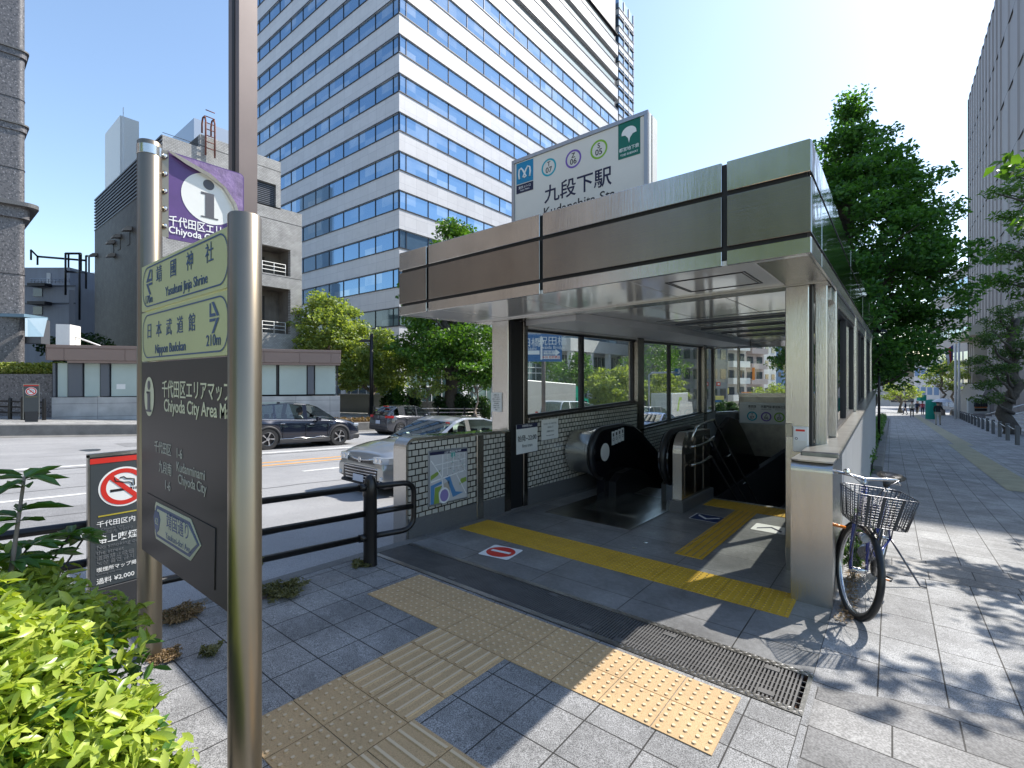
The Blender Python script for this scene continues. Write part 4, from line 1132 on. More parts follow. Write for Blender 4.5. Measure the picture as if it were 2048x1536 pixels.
# ---------------------------------------------------------------- no smoking panel by the railing
def no_smoking(loc, rot, label, full=True):
    t = thing('no_smoking_sign', label, 'sign', loc, rot, None)
    # local: x depth (face at +x), y along, z up
    b = obj('board', MB().bbox(-.03, 0, 0, .37, .36, 1.27, .004), 'panel_slate', t)
    obj('base', MB().bbox(-.045, .0, .03, .34, -.05, .358, .006), 'plastic_dark', t)
    obj('edge_frame', MB().box(-.034, .006, -.012, -.001, .1, 1.29).box(-.034, .006, .371, .382, .1, 1.29).box(-.034, .006, -.012, .382, 1.272, 1.295), 'steel_worn', t)
    obj('red_strip', MB().box(0, .002, .002, .368, 1.225, 1.262), 'red', t)
    c = (.0, .185, 1.045)
    obj('disc', MB().disc((.0015, c[1], c[2]), .14, 'X', 48), 'ink_white', t)
    mb = MB().ring((.003, c[1], c[2]), .098, .128, 'X', 48)
    s = .098; w_ = .012
    mb.add([(.0036, c[1] + u, c[2] + v) for u, v in ((-.075 - w_, .07), (-.075 + w_, .09), (.075 + w_, -.07), (.075 - w_, -.09))], [(0, 1, 2, 3)])
    obj('prohibition_ring', mb, 'red', t)
    mb = MB().box(.0022, .0028, c[1] - .075, c[1] + .05, c[2] - .03, c[2] - .012)
    for k in (0, 1): mb.box(.0022, .0028, c[1] + .056 + k * .012, c[1] + .062 + k * .012, c[2] - .03, c[2] - .012)
    mb.tube([(.0026, c[1] + u, c[2] + v) for u, v in ((-.05, .07), (-.045, .045), (-.02, .04), (0, .03), (.03, .028), (.045, .02), (.05, 0))], .004, 5)
    mb.tube([(.0026, c[1] + u, c[2] + v) for u, v in ((-.02, .065), (0, .07), (.015, .055), (.04, .05), (.06, .045), (.062, 0))], .004, 5)
    obj('cigarette', mb, 'ink_black', t)
    obj('yellow_rule', MB().box(0, .002, .045, .33, .853, .862), 'mustard', t)
    if full:
        Tn = ((0, 1, 0), (0, 0, 1))
        for s_, z, sz, m_, bd in (('千代田区内', .80, .044, 'ink_white', .008), ('In Chiyoda City', .765, .024, 'ink_dim', 0), ('千代田区内  지요다구', .74, .022, 'ink_dim', 0), ('路上喫煙禁止', .69, .058, 'ink_white', .012), ('No smoking on', .643, .038, 'ink_dim', 0), ('the street', .605, .038, 'ink_dim', 0), ('道路禁止吸烟', .567, .035, 'ink_dim', 0), ('노상 흡연 금지', .532, .035, 'ink_dim', 0), ('喫煙所マップ掲載中', .485, .032, 'ink_white', .006), ('Smoking area map', .458, .019, 'ink_dim', 0), ('過料 ¥2,000', .405, .042, 'ink_white', .008)):
            text(t, s_, sz, m_, (.002, .035, z), *Tn, align='LEFT', bold=bd)
        mb = MB().ring((.002, .30, .378), .011, .0135, 'X', 20)
        for a in (90, 210, 330): mb.tube([(.002, .30, .378), (.002, .30 + .011 * math.cos(R(a)), .378 + .011 * math.sin(R(a)))], .0012, 4)
        obj('city_mark', mb, 'ink_white', t)
    return t
no_smoking((-4.3, .765, gz(0, .9) + .02), 0, 'slate grey no smoking panel with red top strip beside the black railing')
x, y = at(47, 20.2)
ang = math.atan2(11, 6.1)
no_smoking((x, y, fz(x, y) - .02), ang - math.pi / 2 + R(0), 'small grey no smoking panel across the road before the dark granite wall', False)
for ch in [o for o in bpy.data.objects if o.get('label', '').startswith('small grey no smoking')]: ch.scale = (1, 1.35, 1.25)

# ---------------------------------------------------------------- wall notices and map in the entrance
mp = thing('area_map', 'framed city map poster on white tiled parapet beside the railing', 'map', (0, 0, 0))
def mw(x, y, z): return (x, y, gz(x, y) + z)
MX = -4.548
MY0, MY1, MZ0, MZ1 = 4.05, 4.72, .36, 1.02
def mquad(mb, pts, mi, d): mb.quad([(MX + d, MY0 + u * (MY1 - MY0), gz(0, MY0 + u * (MY1 - MY0)) + MZ0 + v * (MZ1 - MZ0)) for u, v in pts], mi)
mb = MB(mw).bbox(MX, MX + .014, MY0 - .02, MY1 + .02, MZ0 - .02, MZ1 + .02, .004); obj('frame', mb, 'alu_frame', mp)
mb = MB(); mquad(mb, [(0, 0), (1, 0), (1, 1), (0, 1)], 0, .016)
mquad(mb, [(0, .94), (1, .94), (1, 1), (0, 1)], 1, .017)
d = .018
mquad(mb, [(.02, 0), (.1, 0), (.12, .32), (.32, .37), (.32, .42), (.02, .36)], 3, d)
mquad(mb, [(.1, 0), (.24, 0), (.22, .2), (.32, .33), (.13, .31)], 2, d)
mquad(mb, [(.02, .55), (.2, .62), (.28, .64), (.2, .54), (.02, .46)], 2, d); mquad(mb, [(.78, .28), (.98, .33), (.98, .42), (.82, .4)], 2, d)
mquad(mb, [(.38, .46), (.52, .5), (.6, .3), (.68, .16), (.9, .12), (.6, .06), (.5, .3), (.44, .42)], 3, d)
mquad(mb, [(.36, .1), (.52, .16), (.5, .4), (.36, .36)], 7, d)
mquad(mb, [(.55, .86), (.66, .87), (.66, .96), (.55, .95)], 6, d)
ell = [(.37 + .11 * math.cos(R(a)), .13 + .12 * math.sin(R(a))) for a in range(0, 360, 15)]
mquad(mb, [(.37 + (u - .37) * 1.3, .13 + (v - .13) * 1.3) for u, v in ell], 5, d + .0005); mquad(mb, ell, 4, d + .001)
def mroad(p, q, wd):
    v = Vector((q[0] - p[0], q[1] - p[1])).normalized(); n = (-v.y * wd, v.x * wd)
    mquad(mb, [(p[0] - n[0], p[1] - n[1]), (q[0] - n[0], q[1] - n[1]), (q[0] + n[0], q[1] + n[1]), (p[0] + n[0], p[1] + n[1])], 5, d + .0015)
for p, q, wd in (((.03, .84), (.3, .5), .012), ((.3, .5), (.34, .24), .012), ((.03, .43), (.95, .56), .012), ((.1, .74), (.95, .8), .008), ((.32, .5), (.33, .93), .01), ((.6, .5), (.62, .93), .006), ((.7, .5), (.97, .08), .01), ((.92, .55), (.92, .93), .006), ((.45, .5), (.46, .93), .005), ((.33, .66), (.95, .68), .005), ((.76, .5), (.77, .93), .005)): mroad(p, q, wd)
rr = random.Random(5)
for k in range(60):
    u, v = .36 + .6 * rr.random(), .5 + .4 * rr.random(); s = .006 + .012 * rr.random()
    mquad(mb, [(u, v), (u + s * 2, v), (u + s * 2, v + s), (u, v + s)], rr.choice([8, 8, 7, 6]), d + .002)
mat('map_ink', (.2, .2, .22), .5)
obj('map_sheet', mb, ['map_grey', 'ink_navy', 'map_green', 'map_water', 'map_violet', 'map_road', 'map_teal', 'map_tan', 'map_ink'], mp)
TX = ((0, 1, 0), (0, 0, 1))
text(mp, '九段下駅周辺案内図', .034, 'ink_white', (MX + .019, 4.45, gz(0, 4.45) + 1.0), *TX)
def wall_notice(name, label, cat, x, y0, y1, z0, z1, lines, head=None, mt='paper_white', nx=1):
    t = thing(name, label, cat, (0, 0, 0))
    obj('sheet', MB().box(x, x + .006 * nx, y0, y1, z0, z1), mt, t)
    if head: obj('header', MB().box(x + .006 * nx, x + .0075 * nx, y0, y1, z1 - head, z1), 'ink_navy', t)
    for s_, v, sz, m_, bd in lines: text(t, s_, sz, m_, (x + .0085 * nx, (y0 + y1) / 2, z0 + v * (z1 - z0)), *TX, bold=bd)
    return t
wall_notice('hours_notice', 'white opening hours board with dark header on the tiled hall wall', 'notice', -4.54, 5.0 + .82, 6.36 + .02, .63, 1.09, [('始発~22:00', .5, .105, 'ink_black', .01), ('First train', .25, .07, 'ink_black', .0), ('利用時間 Open', .93, .04, 'ink_white', 0)], head=.07)
wall_notice('paper_notice', 'small pale paper notice on tiled wall right of the opening hours board', 'notice', -4.54, 6.5, 7.0, .78, 1.12, [('エスカレーターの手すりに', .78, .034, 'ink_black', 0), ('つかまって', .6, .04, 'ink_black', 0), ('ご利用ください', .4, .034, 'ink_black', 0), ('Please hold the handrail', .2, .024, 'ink_black', 0)], mt='map_road')
t = thing('paper_notice', 'white printed notice taped to left front steel column', 'notice', (0, 0, 0))
obj('sheet', MB().box(-4.93, -4.72, 5.686, 5.692, 1.29, 1.59), 'paper_white', t)
for k in range(8): 
    text(t, ['お知らせ', 'この出入口は', '始発から22時まで', 'ご利用になれます', '22時以降は', '他の出入口を', 'ご利用ください', '駅長'][k], .02 if k else .028, 'ink_black', (-4.825, 5.684, 1.55 - k * .033), (1, 0, 0), (0, 0, 1))
t = thing('line_sign', 'white hanging line sign with three coloured station rings at the back of stairs', 'sign', (0, 0, 0))
obj('board', MB().bbox(-4.0, -2.4, 17.36, 17.42, .34, 1.0, .008), 'paper_white', t)
obj('frame', MB().box(-4.02, -2.38, 17.40, 17.43, .31, 1.03), 'alu_frame', t)
for x, m_, a, b, s_, e_ in ((-3.62, 'cyan', 'T', '07', '東西線', 'Tozai Line'), (-3.2, 'violet', 'Z', '06', '半蔵門線', 'Hanzomon Line'), (-2.82, 'lime', 'S', '05', '都営新宿線', 'Shinjuku Line')):
    obj('ring', MB().ring((x, 17.355, .57), .115, .155, 'Y', 36), m_, t)
    text(t, a, .11, 'ink_black', (x, 17.355, .625), (1, 0, 0), (0, 0, 1), bold=.01); text(t, b, .13, 'ink_black', (x, 17.355, .525), (1, 0, 0), (0, 0, 1), bold=.01)
    text(t, s_, .095, 'ink_black', (x, 17.355, .885), (1, 0, 0), (0, 0, 1), bold=.012, squeeze=.85); text(t, e_, .045, 'ink_black', (x, 17.355, .81), (1, 0, 0), (0, 0, 1))
# call box on the right front column, camera dome under the soffit
t = thing('call_box', 'cream plastic call box with red strip on right front steel column', 'box', (0, 0, 0))
obj('case', MB().bbox(-.80, -.66, 5.66, 5.698, 1.05, 1.31, .008), 'sign_cream', t)
obj('label_plate', MB().box(-.785, -.675, 5.656, 5.66, 1.17, 1.3, 0).box(-.77, -.69, 5.653, 5.656, 1.265, 1.285, 1).ring((-.765, 5.655, 1.19), .008, .013, 'Y', 14, 2), ['paper_white', 'red', 'ink_black'], t)
t = thing('sensor_plate', 'small dull steel plate beside the cream call box on the column', 'plate', (0, 0, 0))
obj('plate', MB().bbox(-.872, -.805, 5.688, 5.698, 1.2, 1.34, .004), 'steel_worn', t)
t = thing('camera_dome', 'small black dome camera hanging under the mirrored soffit', 'camera', (0, 0, 0))
c = at(1269, 9.2); zc = hz(637, 9.2)
obj('mount', MB().lathe([(.07, .09), (.07, .02), (.06, .0)], (c[0], c[1], zc), 'Z', 20), 'paper_white', t)
obj('dome', MB().lathe([(0, -.075), (.03, -.068), (.052, -.045), (.06, -.015), (.06, 0)], (c[0], c[1], zc), 'Z', 20), 'black_gloss', t)
# floor stickers
def fl_poly(mb, c, ux, uy, pts, mi, lift): mb.quad([(c[0] + ux[0] * u + uy[0] * v, c[1] + ux[1] * u + uy[1] * v, gz(0, c[1] + ux[1] * u + uy[1] * v) + lift) for u, v in pts], mi)
t = thing('no_entry_sticker', 'square white floor sticker with a red no entry disc', 'floor sticker', (0, 0, 0))
mb = MB(); c = (-3.43, 4.12); ux, uy = (.985, .17), (-.17, .985)
fl_poly(mb, c, ux, uy, [(p[0], p[1]) for p in rrect(-.19, .19, -.19, .19, .03)], 0, .005)
fl_poly(mb, c, ux, uy, [(.165 * math.cos(R(a)), .165 * math.sin(R(a))) for a in range(0, 360, 10)], 1, .007)
fl_poly(mb, c, ux, uy, [(-.12, -.028), (.12, -.028), (.12, .028), (-.12, .028)], 0, .009)
obj('sticker', mb, ['ink_white', 'red'], t)
for c, lab, ma, mbk, sgn in (((-2.13, 7.32), 'dark blue floor sticker with a white arrow pointing down the stairs', 'pictogram_blue', 'ink_white', 1), ((-1.3, 7.33), 'white floor sticker with a dark arrow beside the right column', 'ink_white', 'ink_navy', -1)):
    t = thing('arrow_sticker', lab, 'floor sticker', (0, 0, 0)); mb = MB()
    fl_poly(mb, c, (1, 0), (0, 1), rrect(-.21, .21, -.21, .21, .03), 1 if sgn > 0 else 0, .005); fl_poly(mb, c, (1, 0), (0, 1), rrect(-.195, .195, -.195, .195, .025), 0, .006)
    fl_poly(mb, c, (1, 0), (0, sgn), [(-.15, .06), (0, -.1), (.15, .06), (.15, .12), (0, -.04), (-.15, .12)], 1, .008)
    obj('sticker', mb, [ma, mbk], t)
t = thing('floor_stud', 'pair of small round steel studs set in the hall floor', 'stud', (0, 0, 0))
obj('stud', MB().lathe([(.03, .004), (.03, .008), (0, .009)], (-2.36, 5.28, gz(0, 5.28)), 'Z', 14), 'steel_smooth', t); obj('stud', MB().lathe([(.03, .004), (.03, .008), (0, .009)], (-2.34, 5.55, gz(0, 5.55)), 'Z', 14), 'steel_smooth', t)

# ---------------------------------------------------------------- black railing along the kerb
rl = thing('guard_railing', 'black three bar guard railing along the kerb ending in a looped bar', 'railing', (0, 0, 0))
BP = (-4.18, 2.93)
def rlz(y, h): return gz(0, y) + h
for h in (.80, .53, .29):
    q = [(-4.9, -2.5, rlz(-2.5, h)), (-4.5, .36, rlz(.36, h)), (BP[0], BP[1], rlz(BP[1], h))]
    obj('rail', MB().tube(q, .03, 12), 'black_metal', rl)
y0, y1 = BP[1], 3.42
pts = [(BP[0] + .0, y0, rlz(y0, .8)), (-4.12, y1 - .12, rlz(y1, .8))] + [(-4.11, y1 - .12 + .14 * math.sin(R(a)), rlz(y1, .29 + .12) + (.39 * .5) * 0 + (.27 if a < 85 else .27) + .12 * math.cos(R(a)) - (0 if a < 90 else 0)) for a in (25, 50, 75, 90)]
pts += [(-4.11, y1 - .12 + .14 * math.sin(R(a)), rlz(y1, .41) + .12 * math.cos(R(a))) for a in (90, 115, 140, 165)] + [(-4.12, y1 - .14, rlz(y1, .29)), (BP[0], y0, rlz(y0, .29))]
obj('end_loop', MB().tube(pts, .03, 12), 'black_metal', rl)
obj('rail', MB().tube([(BP[0], y0, rlz(y0, .53)), (-4.11, y1, rlz(y1, .53))], .03, 12), 'black_metal', rl)
for h in (.8, .29):
    obj('collar', MB().tube([(BP[0] - .015, y0 - .12, rlz(y0 - .12, h)), (BP[0], y0 - .04, rlz(y0, h))], .04, 12), 'black_metal', rl)
def bollard(x, y, zb, label, s=1.0, group=None):
    t = thing('bollard', label, 'bollard', (x, y, zb), 0, group)
    obj('body', MB().lathe([(.072, -.1), (.072, .0), (.068, .02), (.068, .70), (.074, .72), (.07, .80), (.055, .87), (.035, .91), (0, .925)], (0, 0, 0), 'Z', 24), 'black_metal', t)
    t.scale = (s, s, s); return t
bollard(BP[0], BP[1], gz(0, BP[1]), 'near black round topped bollard carrying the end of the kerb railing', 1.0)

# tall square lamp column behind the sign
t = thing('lamp_column', 'tall dark brown square lamp column rising behind the wayfinding sign', 'lamp post', (0, 0, 0))
lx, ly = at(486, 4.05)
obj('shaft', MB().obox((lx, ly), (math.cos(R(8)), math.sin(R(8))), (-math.sin(R(8)), math.cos(R(8))), .078, .078, gz(0, ly) - .1, 7.5), 'brown_pole', t)
obj('base_plate', MB().obox((lx, ly), (1, 0), (0, 1), .14, .14, gz(0, ly) - .1, gz(0, ly) + .02), 'brown_pole', t)
t2 = MB().obox((lx, ly), (math.cos(R(8)), math.sin(R(8))), (-math.sin(R(8)), math.cos(R(8))), .02, .082, gz(0, ly) + .3, 7.4); obj('groove', t2, 'joint_black', t)
obj('lamp_head', MB().bbox(lx - 1.2, lx + .1, ly - .1, ly + .1, 7.5, 7.62, .02), 'brown_pole', t)
# ---------------------------------------------------------------- office tower
tw = thing('office_tower', 'tall office tower with white stone bands and blue ribbon windows', 'office tower', (0, 0, 0))
TX0, TY0 = -40.3, 31.8; TXW, TYW = -76.0, 82.8
FL = 4.09; WB = 7.42; WH = 1.86; NF = 14
mb = MB().box(TXW, TX0 - .55, TY0 + .55, TYW, 0, 75, 0); obj('core', mb, 'mullion', tw)
mb = MB()
for k in range(NF):
    z0 = WB + WH + k * FL if k >= 0 else 0; z1 = z0 + FL - WH
    mb.box(TXW, TX0, TY0, TYW, z0, z1, 0)
mb.box(TXW, TX0, TY0, TYW, 5.6, WB, 0)
obj('wall', mb, 'tower_stone', tw)
mb = MB()
for k in range(NF + 1):
    z0 = WB + k * FL
    mb.box(TXW, TX0 + .07, TY0 - .07, TYW, z0 - .10, z0 + .0, 0); mb.box(TXW, TX0 + .05, TY0 - .05, TYW, z0 + WH + .003, z0 + WH + .07, 0)
obj('string_course', mb, 'mullion', tw)
def pane_mesh(w_, h_, ax, name='window'):
    m = MB(); t = .06
    if ax == 'X':   # face along X looking to -Y
        m.box(t, w_, .12, .16, .0, h_, 0); m.box(0, t, .05, .2, 0, h_, 1); m.box(t, w_, .1, .17, h_ * .0, .05, 1)
    else:           # face along Y looking to +X
        m.box(-.16, -.12, t, w_, 0, h_, 0); m.box(-.2, -.05, 0, t, 0, h_, 1); m.box(-.17, -.1, t, w_, 0, .05, 1)
    return m
cand = []
xs = [TX0 - .0, TX0 - 1.15] + [TX0 - 1.15 - 3.12 * k for k in range(1, 12)]
ysn = [TY0, TY0 + .96] + [TY0 + .96 + 3.1 * k for k in range(1, 17)]
for k in range(NF + 1):
    z0 = WB + k * FL
    for i in range(len(xs) - 1): cand.append((math.hypot(xs[i + 1], TY0) + z0 * .6, 'X', xs[i + 1], TY0, z0, xs[i] - xs[i + 1], k))
    for i in range(len(ysn) - 1):
        cand.append((math.hypot(TX0, ysn[i]) + z0 * .6, 'Y', TX0, ysn[i], z0, ysn[i + 1] - ysn[i], k))
cand = [c for c in cand if not (c[1] == 'Y' and c[6] >= 11)]
cand.sort(key=lambda c: c[0])
protos = {}
rest = MB()
for n_, (d_, ax, x, y, z, w_, k) in enumerate(cand):
    gl_ = 'low_glass' if (k == 0 or (ax == 'Y' and k == 0)) else 'tower_glass'
    if n_ < 96:
        key = (ax, round(w_, 2), gl_)
        if key not in protos: protos[key] = pane_mesh(w_, WH, ax).mesh('window', [gl_, 'mullion'])
        obj('window', protos[key], None, tw, loc=(x, y, z))
    else:
        p = pane_mesh(w_, WH, ax); o_ = len(rest.v)
        rest.v += [(a + x, b + y, c + z) for a, b, c in p.v]; rest.f += [[i + o_ for i in q] for q in p.f]; rest.m += p.m; rest.s += p.s
o = obj('window', rest, ['tower_glass', 'mullion'], tw); o['kind'] = 'stuff'
# upper floors on the street side have recessed balconies
mb = MB()
for k in range(11, NF + 1):
    z0 = WB + k * FL
    mb.box(TX0 - .5, TX0 - .45, TY0 + .6, TYW - 1, z0, z0 + WH, 0)
    mb.box(TX0 - .06, TX0 - .03, TY0 + .2, TYW - 1.5, z0 + .01, z0 + .75, 1)
obj('balcony', mb, ['grey_wall', 'frosted'], tw)
# ground floors: white frame of columns and dark glass
mb = MB()
mb.box(TXW, TX0 - .3, TY0 + .35, TYW, -3, 5.58, 0)
obj('low_glazing', mb, 'low_glass', tw)
for y in [TY0 + .02] + [TY0 + .02 + 9.4 * k for k in range(1, 6)]:
    obj('column', MB().box(TX0 - .7, TX0 + .03, y, y + .9, -3, 5.597, 0), 'stone_white', tw)
for x in [TX0 - .72 - 9.3 * k for k in range(1, 4)]: obj('column', MB().box(x - .9, x, TY0 + .02, TY0 + .6, -3, 5.597, 0), 'stone_white', tw)
mb = MB()
for z in (.9, 2.6, 3.4): mb.box(TXW, TX0 - .2, TY0 + .25, TYW, z, z + .13, 0)
y = TY0 + 1.6
while y < TYW: mb.box(TX0 - .32, TX0 - .24, y, y + .07, -3, 5.59, 0); y += 1.55
x = TX0 - 1.6
while x > TXW: mb.box(x, x + .07, TY0 + .28, TY0 + .36, -3, 5.59, 0); x -= 1.55
obj('transom', mb, 'white_frame', tw)
mb = MB().box(TX0 - .2, TX0 + 3.6, 60, 83.4, 5.95, 7.85, 0)
for y in (60.3, 66.2, 72.2, 78.4, 82.4): mb.box(TX0 + 2.8, TX0 + 3.5, y, y + .8, -3.5, 5.947, 0)
obj('portico', mb, 'stone_white', tw)
# glazed wing behind the far corner
mb = MB().box(TXW, TX0 - .5, 84.2, 90.6, -3, 75, 0); obj('wing', mb, 'tower_glass', tw)
mb = MB()
for k in range(44): mb.box(TXW, TX0 - .3, 84.15, 90.7, k * 1.7 - .5, k * 1.7 - .34, 1)
for k in range(22): mb.box(TXW, TX0 - .4, 84.17, 90.65, k * 3.4 + .2, k * 3.4 + 1.3, 0)
for y in (86.2, 88.4, 90.55): mb.box(TX0 - .5, TX0 - .34, y, y + .12, -3, 75, 0)
obj('wing_band', mb, ['white_frame', 'mullion'], tw)

# ---------------------------------------------------------------- tiled grey building with balconies
gb = thing('tiled_building', 'grey tiled building with recessed balconies and a louvred side wall coloured with stains and shade', 'building', (0, 0, 0))
GX, GY = -36.0, 9.9
G1, G2 = 17.35, 19.0       # upper block end, lower block end
def gzz(py, y):  # height on the street face of this building
    px = None
    return None
def gface(px, py): y, z = onX(px, py, GX); return y, z
zt_up = gface(570, 328)[1]; zt_lo = gface(602, 428)[1]
# street face with openings: windows and balconies cut as boxes between piers and bands
mb = MB()
b1 = (gface(520, 487)[1], gface(520, 543)[1]); b2 = (gface(520, 570)[1], gface(520, 664)[1])
w1 = (gface(520, 360)[1], gface(520, 408)[1])
oy0, oy1 = 13.2, gface(581, 500)[0]; wy0, wy1 = 14.0, gface(552, 400)[0]
lv = [(-2, b2[1]), (b2[0], b1[1]), (b1[0], zt_lo)]
for z0, z1 in lv: mb.box(GX - .35, GX, GY, G2, z0, z1, 0)
for z0, z1 in ((b2[1], b2[0]), (b1[1], b1[0])):
    mb.box(GX - .35, GX, GY, oy0, z0, z1, 0); mb.box(GX - .35, GX, oy1, G2, z0, z1, 0)
YA = gface(400, 300)[0]; zlv = onY(196, 394, GY)[1]
mb.box(GX - .35, GX, GY, G1, zt_lo, w1[1], 0); mb.box(GX - .35, GX, YA, G1, max(w1[0], zlv), zt_up, 0)
if zlv > w1[0]: mb.box(GX - .35, GX, GY, G1, w1[0], zlv, 0)
mb.box(GX - .35, GX, GY, wy0, w1[1], w1[0], 0); mb.box(GX - .35, GX, wy1, G1, w1[1], w1[0], 0)
mb.box(GX - 6, GX - .35, G1 - .35, G1, zt_lo, zt_up - .01, 0); mb.box(GX - 20, GX - .35, G2 - .35, G2, -2, zt_lo - .01, 0)
obj('wall', mb, 'grey_tile', gb)
mb = MB()
for z in (gface(575, 447)[1], gface(575, 556)[1], gface(540, 338)[1]): mb.box(GX, GX + .008, GY, G2 if z < zt_lo else G1, z, z + .035)
obj('joint', mb, 'joint_black', gb)
mb = MB()
for z0, z1 in ((b2[1], b2[0]), (b1[1], b1[0])):
    mb.box(GX - 2.0, GX - 1.9, oy0 - .3, oy1 + .3, z0, z1, 0); mb.box(GX - 1.9, GX - .35, oy1, oy1 + .1, z0, z1, 0); mb.box(GX - 1.9, GX - .35, oy0 - .1, oy0, z0, z1, 0)
    mb.box(GX - 1.9, GX - .36, oy0, oy1, z1, z1 + .1, 0); mb.box(GX - 1.9, GX - .36, oy0, oy1, z0 - .1, z0, 0)
obj('balcony', mb, 'stained_concrete', gb)
mb = MB()
for z0, z1 in ((b2[1], b2[0]), (b1[1], b1[0])): mb.box(GX - 1.898, GX - 1.86, oy0 + .2, oy1 - 1.1, z0, z1 - .45)
obj('door', mb, 'hall_dark', gb)
for z0 in (b2[1], b1[1]):
    mb = MB()
    for h in (.28, .56, .84): mb.tube([(GX - .1, oy0, z0 + h), (GX - .1, oy1 - .35, z0 + h)], .03, 6)
    yy = oy0 + .3
    while yy < oy1 - .3: mb.tube([(GX - .1, yy, z0), (GX - .1, yy, z0 + .84)], .025, 6); yy += .85
    obj('railing', mb, 'paper_white', gb)
wn_ = obj('window', MB().box(GX - .3, GX - .26, wy0, wy1, w1[1], w1[0], 0).box(GX - .26, GX - .2, wy0 + 1.0, wy0 + 1.08, w1[1], w1[0], 1), ['window_dark', 'alu_frame'], gb)
mb = MB(); z = w1[1]
while z < w1[0]: mb.box(GX - .24, GX - .16, wy0 + 1.1, wy1, z, z + .07); z += .14
obj('slat', mb, 'louvre', wn_)
# side wall, stained and coloured darker for its shade (faces the camera's left), louvre band on top, penthouses
XE = -54.0
sz = onY(200, 500, GY)[1]
def sface(px, py): return onY(px, py, GY)
XE = sface(190, 500)[0]
zl0 = sface(200, 455)[1]; ztop = sface(196, 394)[1]
mb = MB().box(XE, GX - .01, GY - .02, GY + .3, -2, zl0, 0); obj('side_wall', mb, 'shaded_stained_tile', gb)
mb = MB().box(XE, GX - .01, GY + .05, GY + .4, zl0 + .005, ztop, 0); z = zl0
while z < ztop - .1: mb.box(XE, GX - .01, GY - .06, GY + .04, z + .01, z + .12, 0); z += .26
obj('louvre_band', mb, 'louvre', gb)
mb = MB().box(XE + .3, GX - .3, GY + .35, G1 - .3, ztop - 1.2, ztop - .9, 0); obj('roof', mb, 'concrete', gb)
obj('penthouse_side', MB().box(GX - 7, GX - .36, YA, YA + .35, ztop - 1, zt_up - .01, 0), 'shaded_stained_tile', gb)
mb = MB().box(onY(325, 274, GY + 4.2)[0], onY(388, 274, GY + 4.2)[0], GY + 4.2, GY + 8, ztop - 1, onY(344, 276, GY + 4.2)[1], 0); obj('plant_box', mb, 'alu_frame', gb)
mb = MB()
lx_, lz_ = GX, zt_up; LY = YA + .25
for dy in (0, .55): mb.tube([(lx_ + .25, LY + dy, ztop - .5), (lx_ + .25, LY + dy, lz_ + .9), (lx_ + .1, LY + dy, lz_ + 1.25), (lx_ - .25, LY + dy, lz_ + 1.25), (lx_ - .4, LY + dy, lz_ + .9), (lx_ - .4, LY + dy, lz_ + .3)], .06, 6)
for k in range(7): mb.tube([(lx_ + .25, LY, ztop + k * .42), (lx_ + .25, LY + .55, ztop + k * .42)], .035, 5)
obj('ladder', mb, 'rust', gb)
mb = MB()
a, b = onY(210, 268, GY + 7), onY(240, 268, GY + 7)
mb.box(a[0], b[0], GY + 7, GY + 9, ztop - 2, a[1], 0); mb.box(b[0], b[0] + 3, GY + 7.4, GY + 9, ztop - 2, ztop + 1.2, 0)
obj('chimney', mb, 'paper_white', gb)
obj('aerial', MB().tube([(b[0] + .6, GY + 7.2, ztop - 1), (b[0] + .6, GY + 7.2, a[1] + .9)], .05, 5), 'paper_white', gb)
for px, py in ((228, 488), (240, 476), (262, 462), (229, 514), (193, 513)):
    x, z = sface(px, py); 
    o = obj('vent_hood', MB().prism([(GY - .03, z), (GY - .5, z - .12), (GY - .46, z + .06), (GY - .3, z + .2), (GY - .03, z + .26)], 0, x - .3, x + .3), 'concrete', gb)
for px, py in ((226, 497), (239, 488), (258, 478)):
    x, z = sface(px, py); obj('service_opening', MB().box(x - .35, x + .35, GY - .05, GY - .021, z - .45, z + .45), 'hall_dark', gb)

# ---------------------------------------------------------------- granite tower at the far left, blue-grey block behind
gt = thing('granite_tower', 'dark speckled granite tower with rounded corner at the left edge', 'building', (0, 0, 0))
cx_, cy_ = at(28, 26.0)
def rcorner(off, z0, z1, r=.3):
    ex, ey = at(51.5, 26.0)
    xr = ex - 0.15
    p = []
    # plan: front face runs to the left (-X side), corner rounded, side face runs back
    fx, fy = FW; rx, ry = RT
    base = (xr, ey)
    ux, uy = -0.12, -0.993      # along the street face, towards the camera's left
    vx, vy = -0.993, 0.02       # back
    o_ = (base[0] + off * 0.9, base[1] + off * .9)
    c = (o_[0] + ux * r + vx * r, o_[1] + uy * r + vy * r)
    p.append((o_[0] + ux * 18, o_[1] + uy * 18))
    for k in range(9):
        a = k / 8 * math.pi / 2
        p.append((c[0] - vx * (r + off) * math.cos(a) - ux * (r + off) * math.sin(a), c[1] - vy * (r + off) * math.cos(a) - uy * (r + off) * math.sin(a)))
    p.append((o_[0] + vx * 14, o_[1] + vy * 14)); p.append((o_[0] + vx * 14 + ux * 18, o_[1] + vy * 14 + uy * 18))
    return p
D_ = 26.0
def gprism(off, z0, z1, nm, m_):
    return obj(nm, MB().prism(rcorner(off, z0, z1), 2, z0, z1, 0), m_, gt)
gprism(0, -3, 40, 'wall', 'granite_tower')
for py in (104, 252): gprism(.045, hz(py + 12, D_), hz(py, D_), 'ledge', 'granite_tower'); gprism(.09, hz(py, D_) + .003, hz(py - 3, D_), 'ledge', 'granite_dark')
gprism(.1, hz(438, D_), hz(416, D_), 'cornice', 'granite_tower'); gprism(.28, hz(416, D_) + .003, hz(408, D_), 'cornice', 'granite_dark')
mb = MB()
for py in (550, 630, 200, 340): mb.prism(rcorner(.012, 0, 0), 2, hz(py, D_), hz(py, D_) + .025)
obj('joint', mb, 'joint_black', gt)

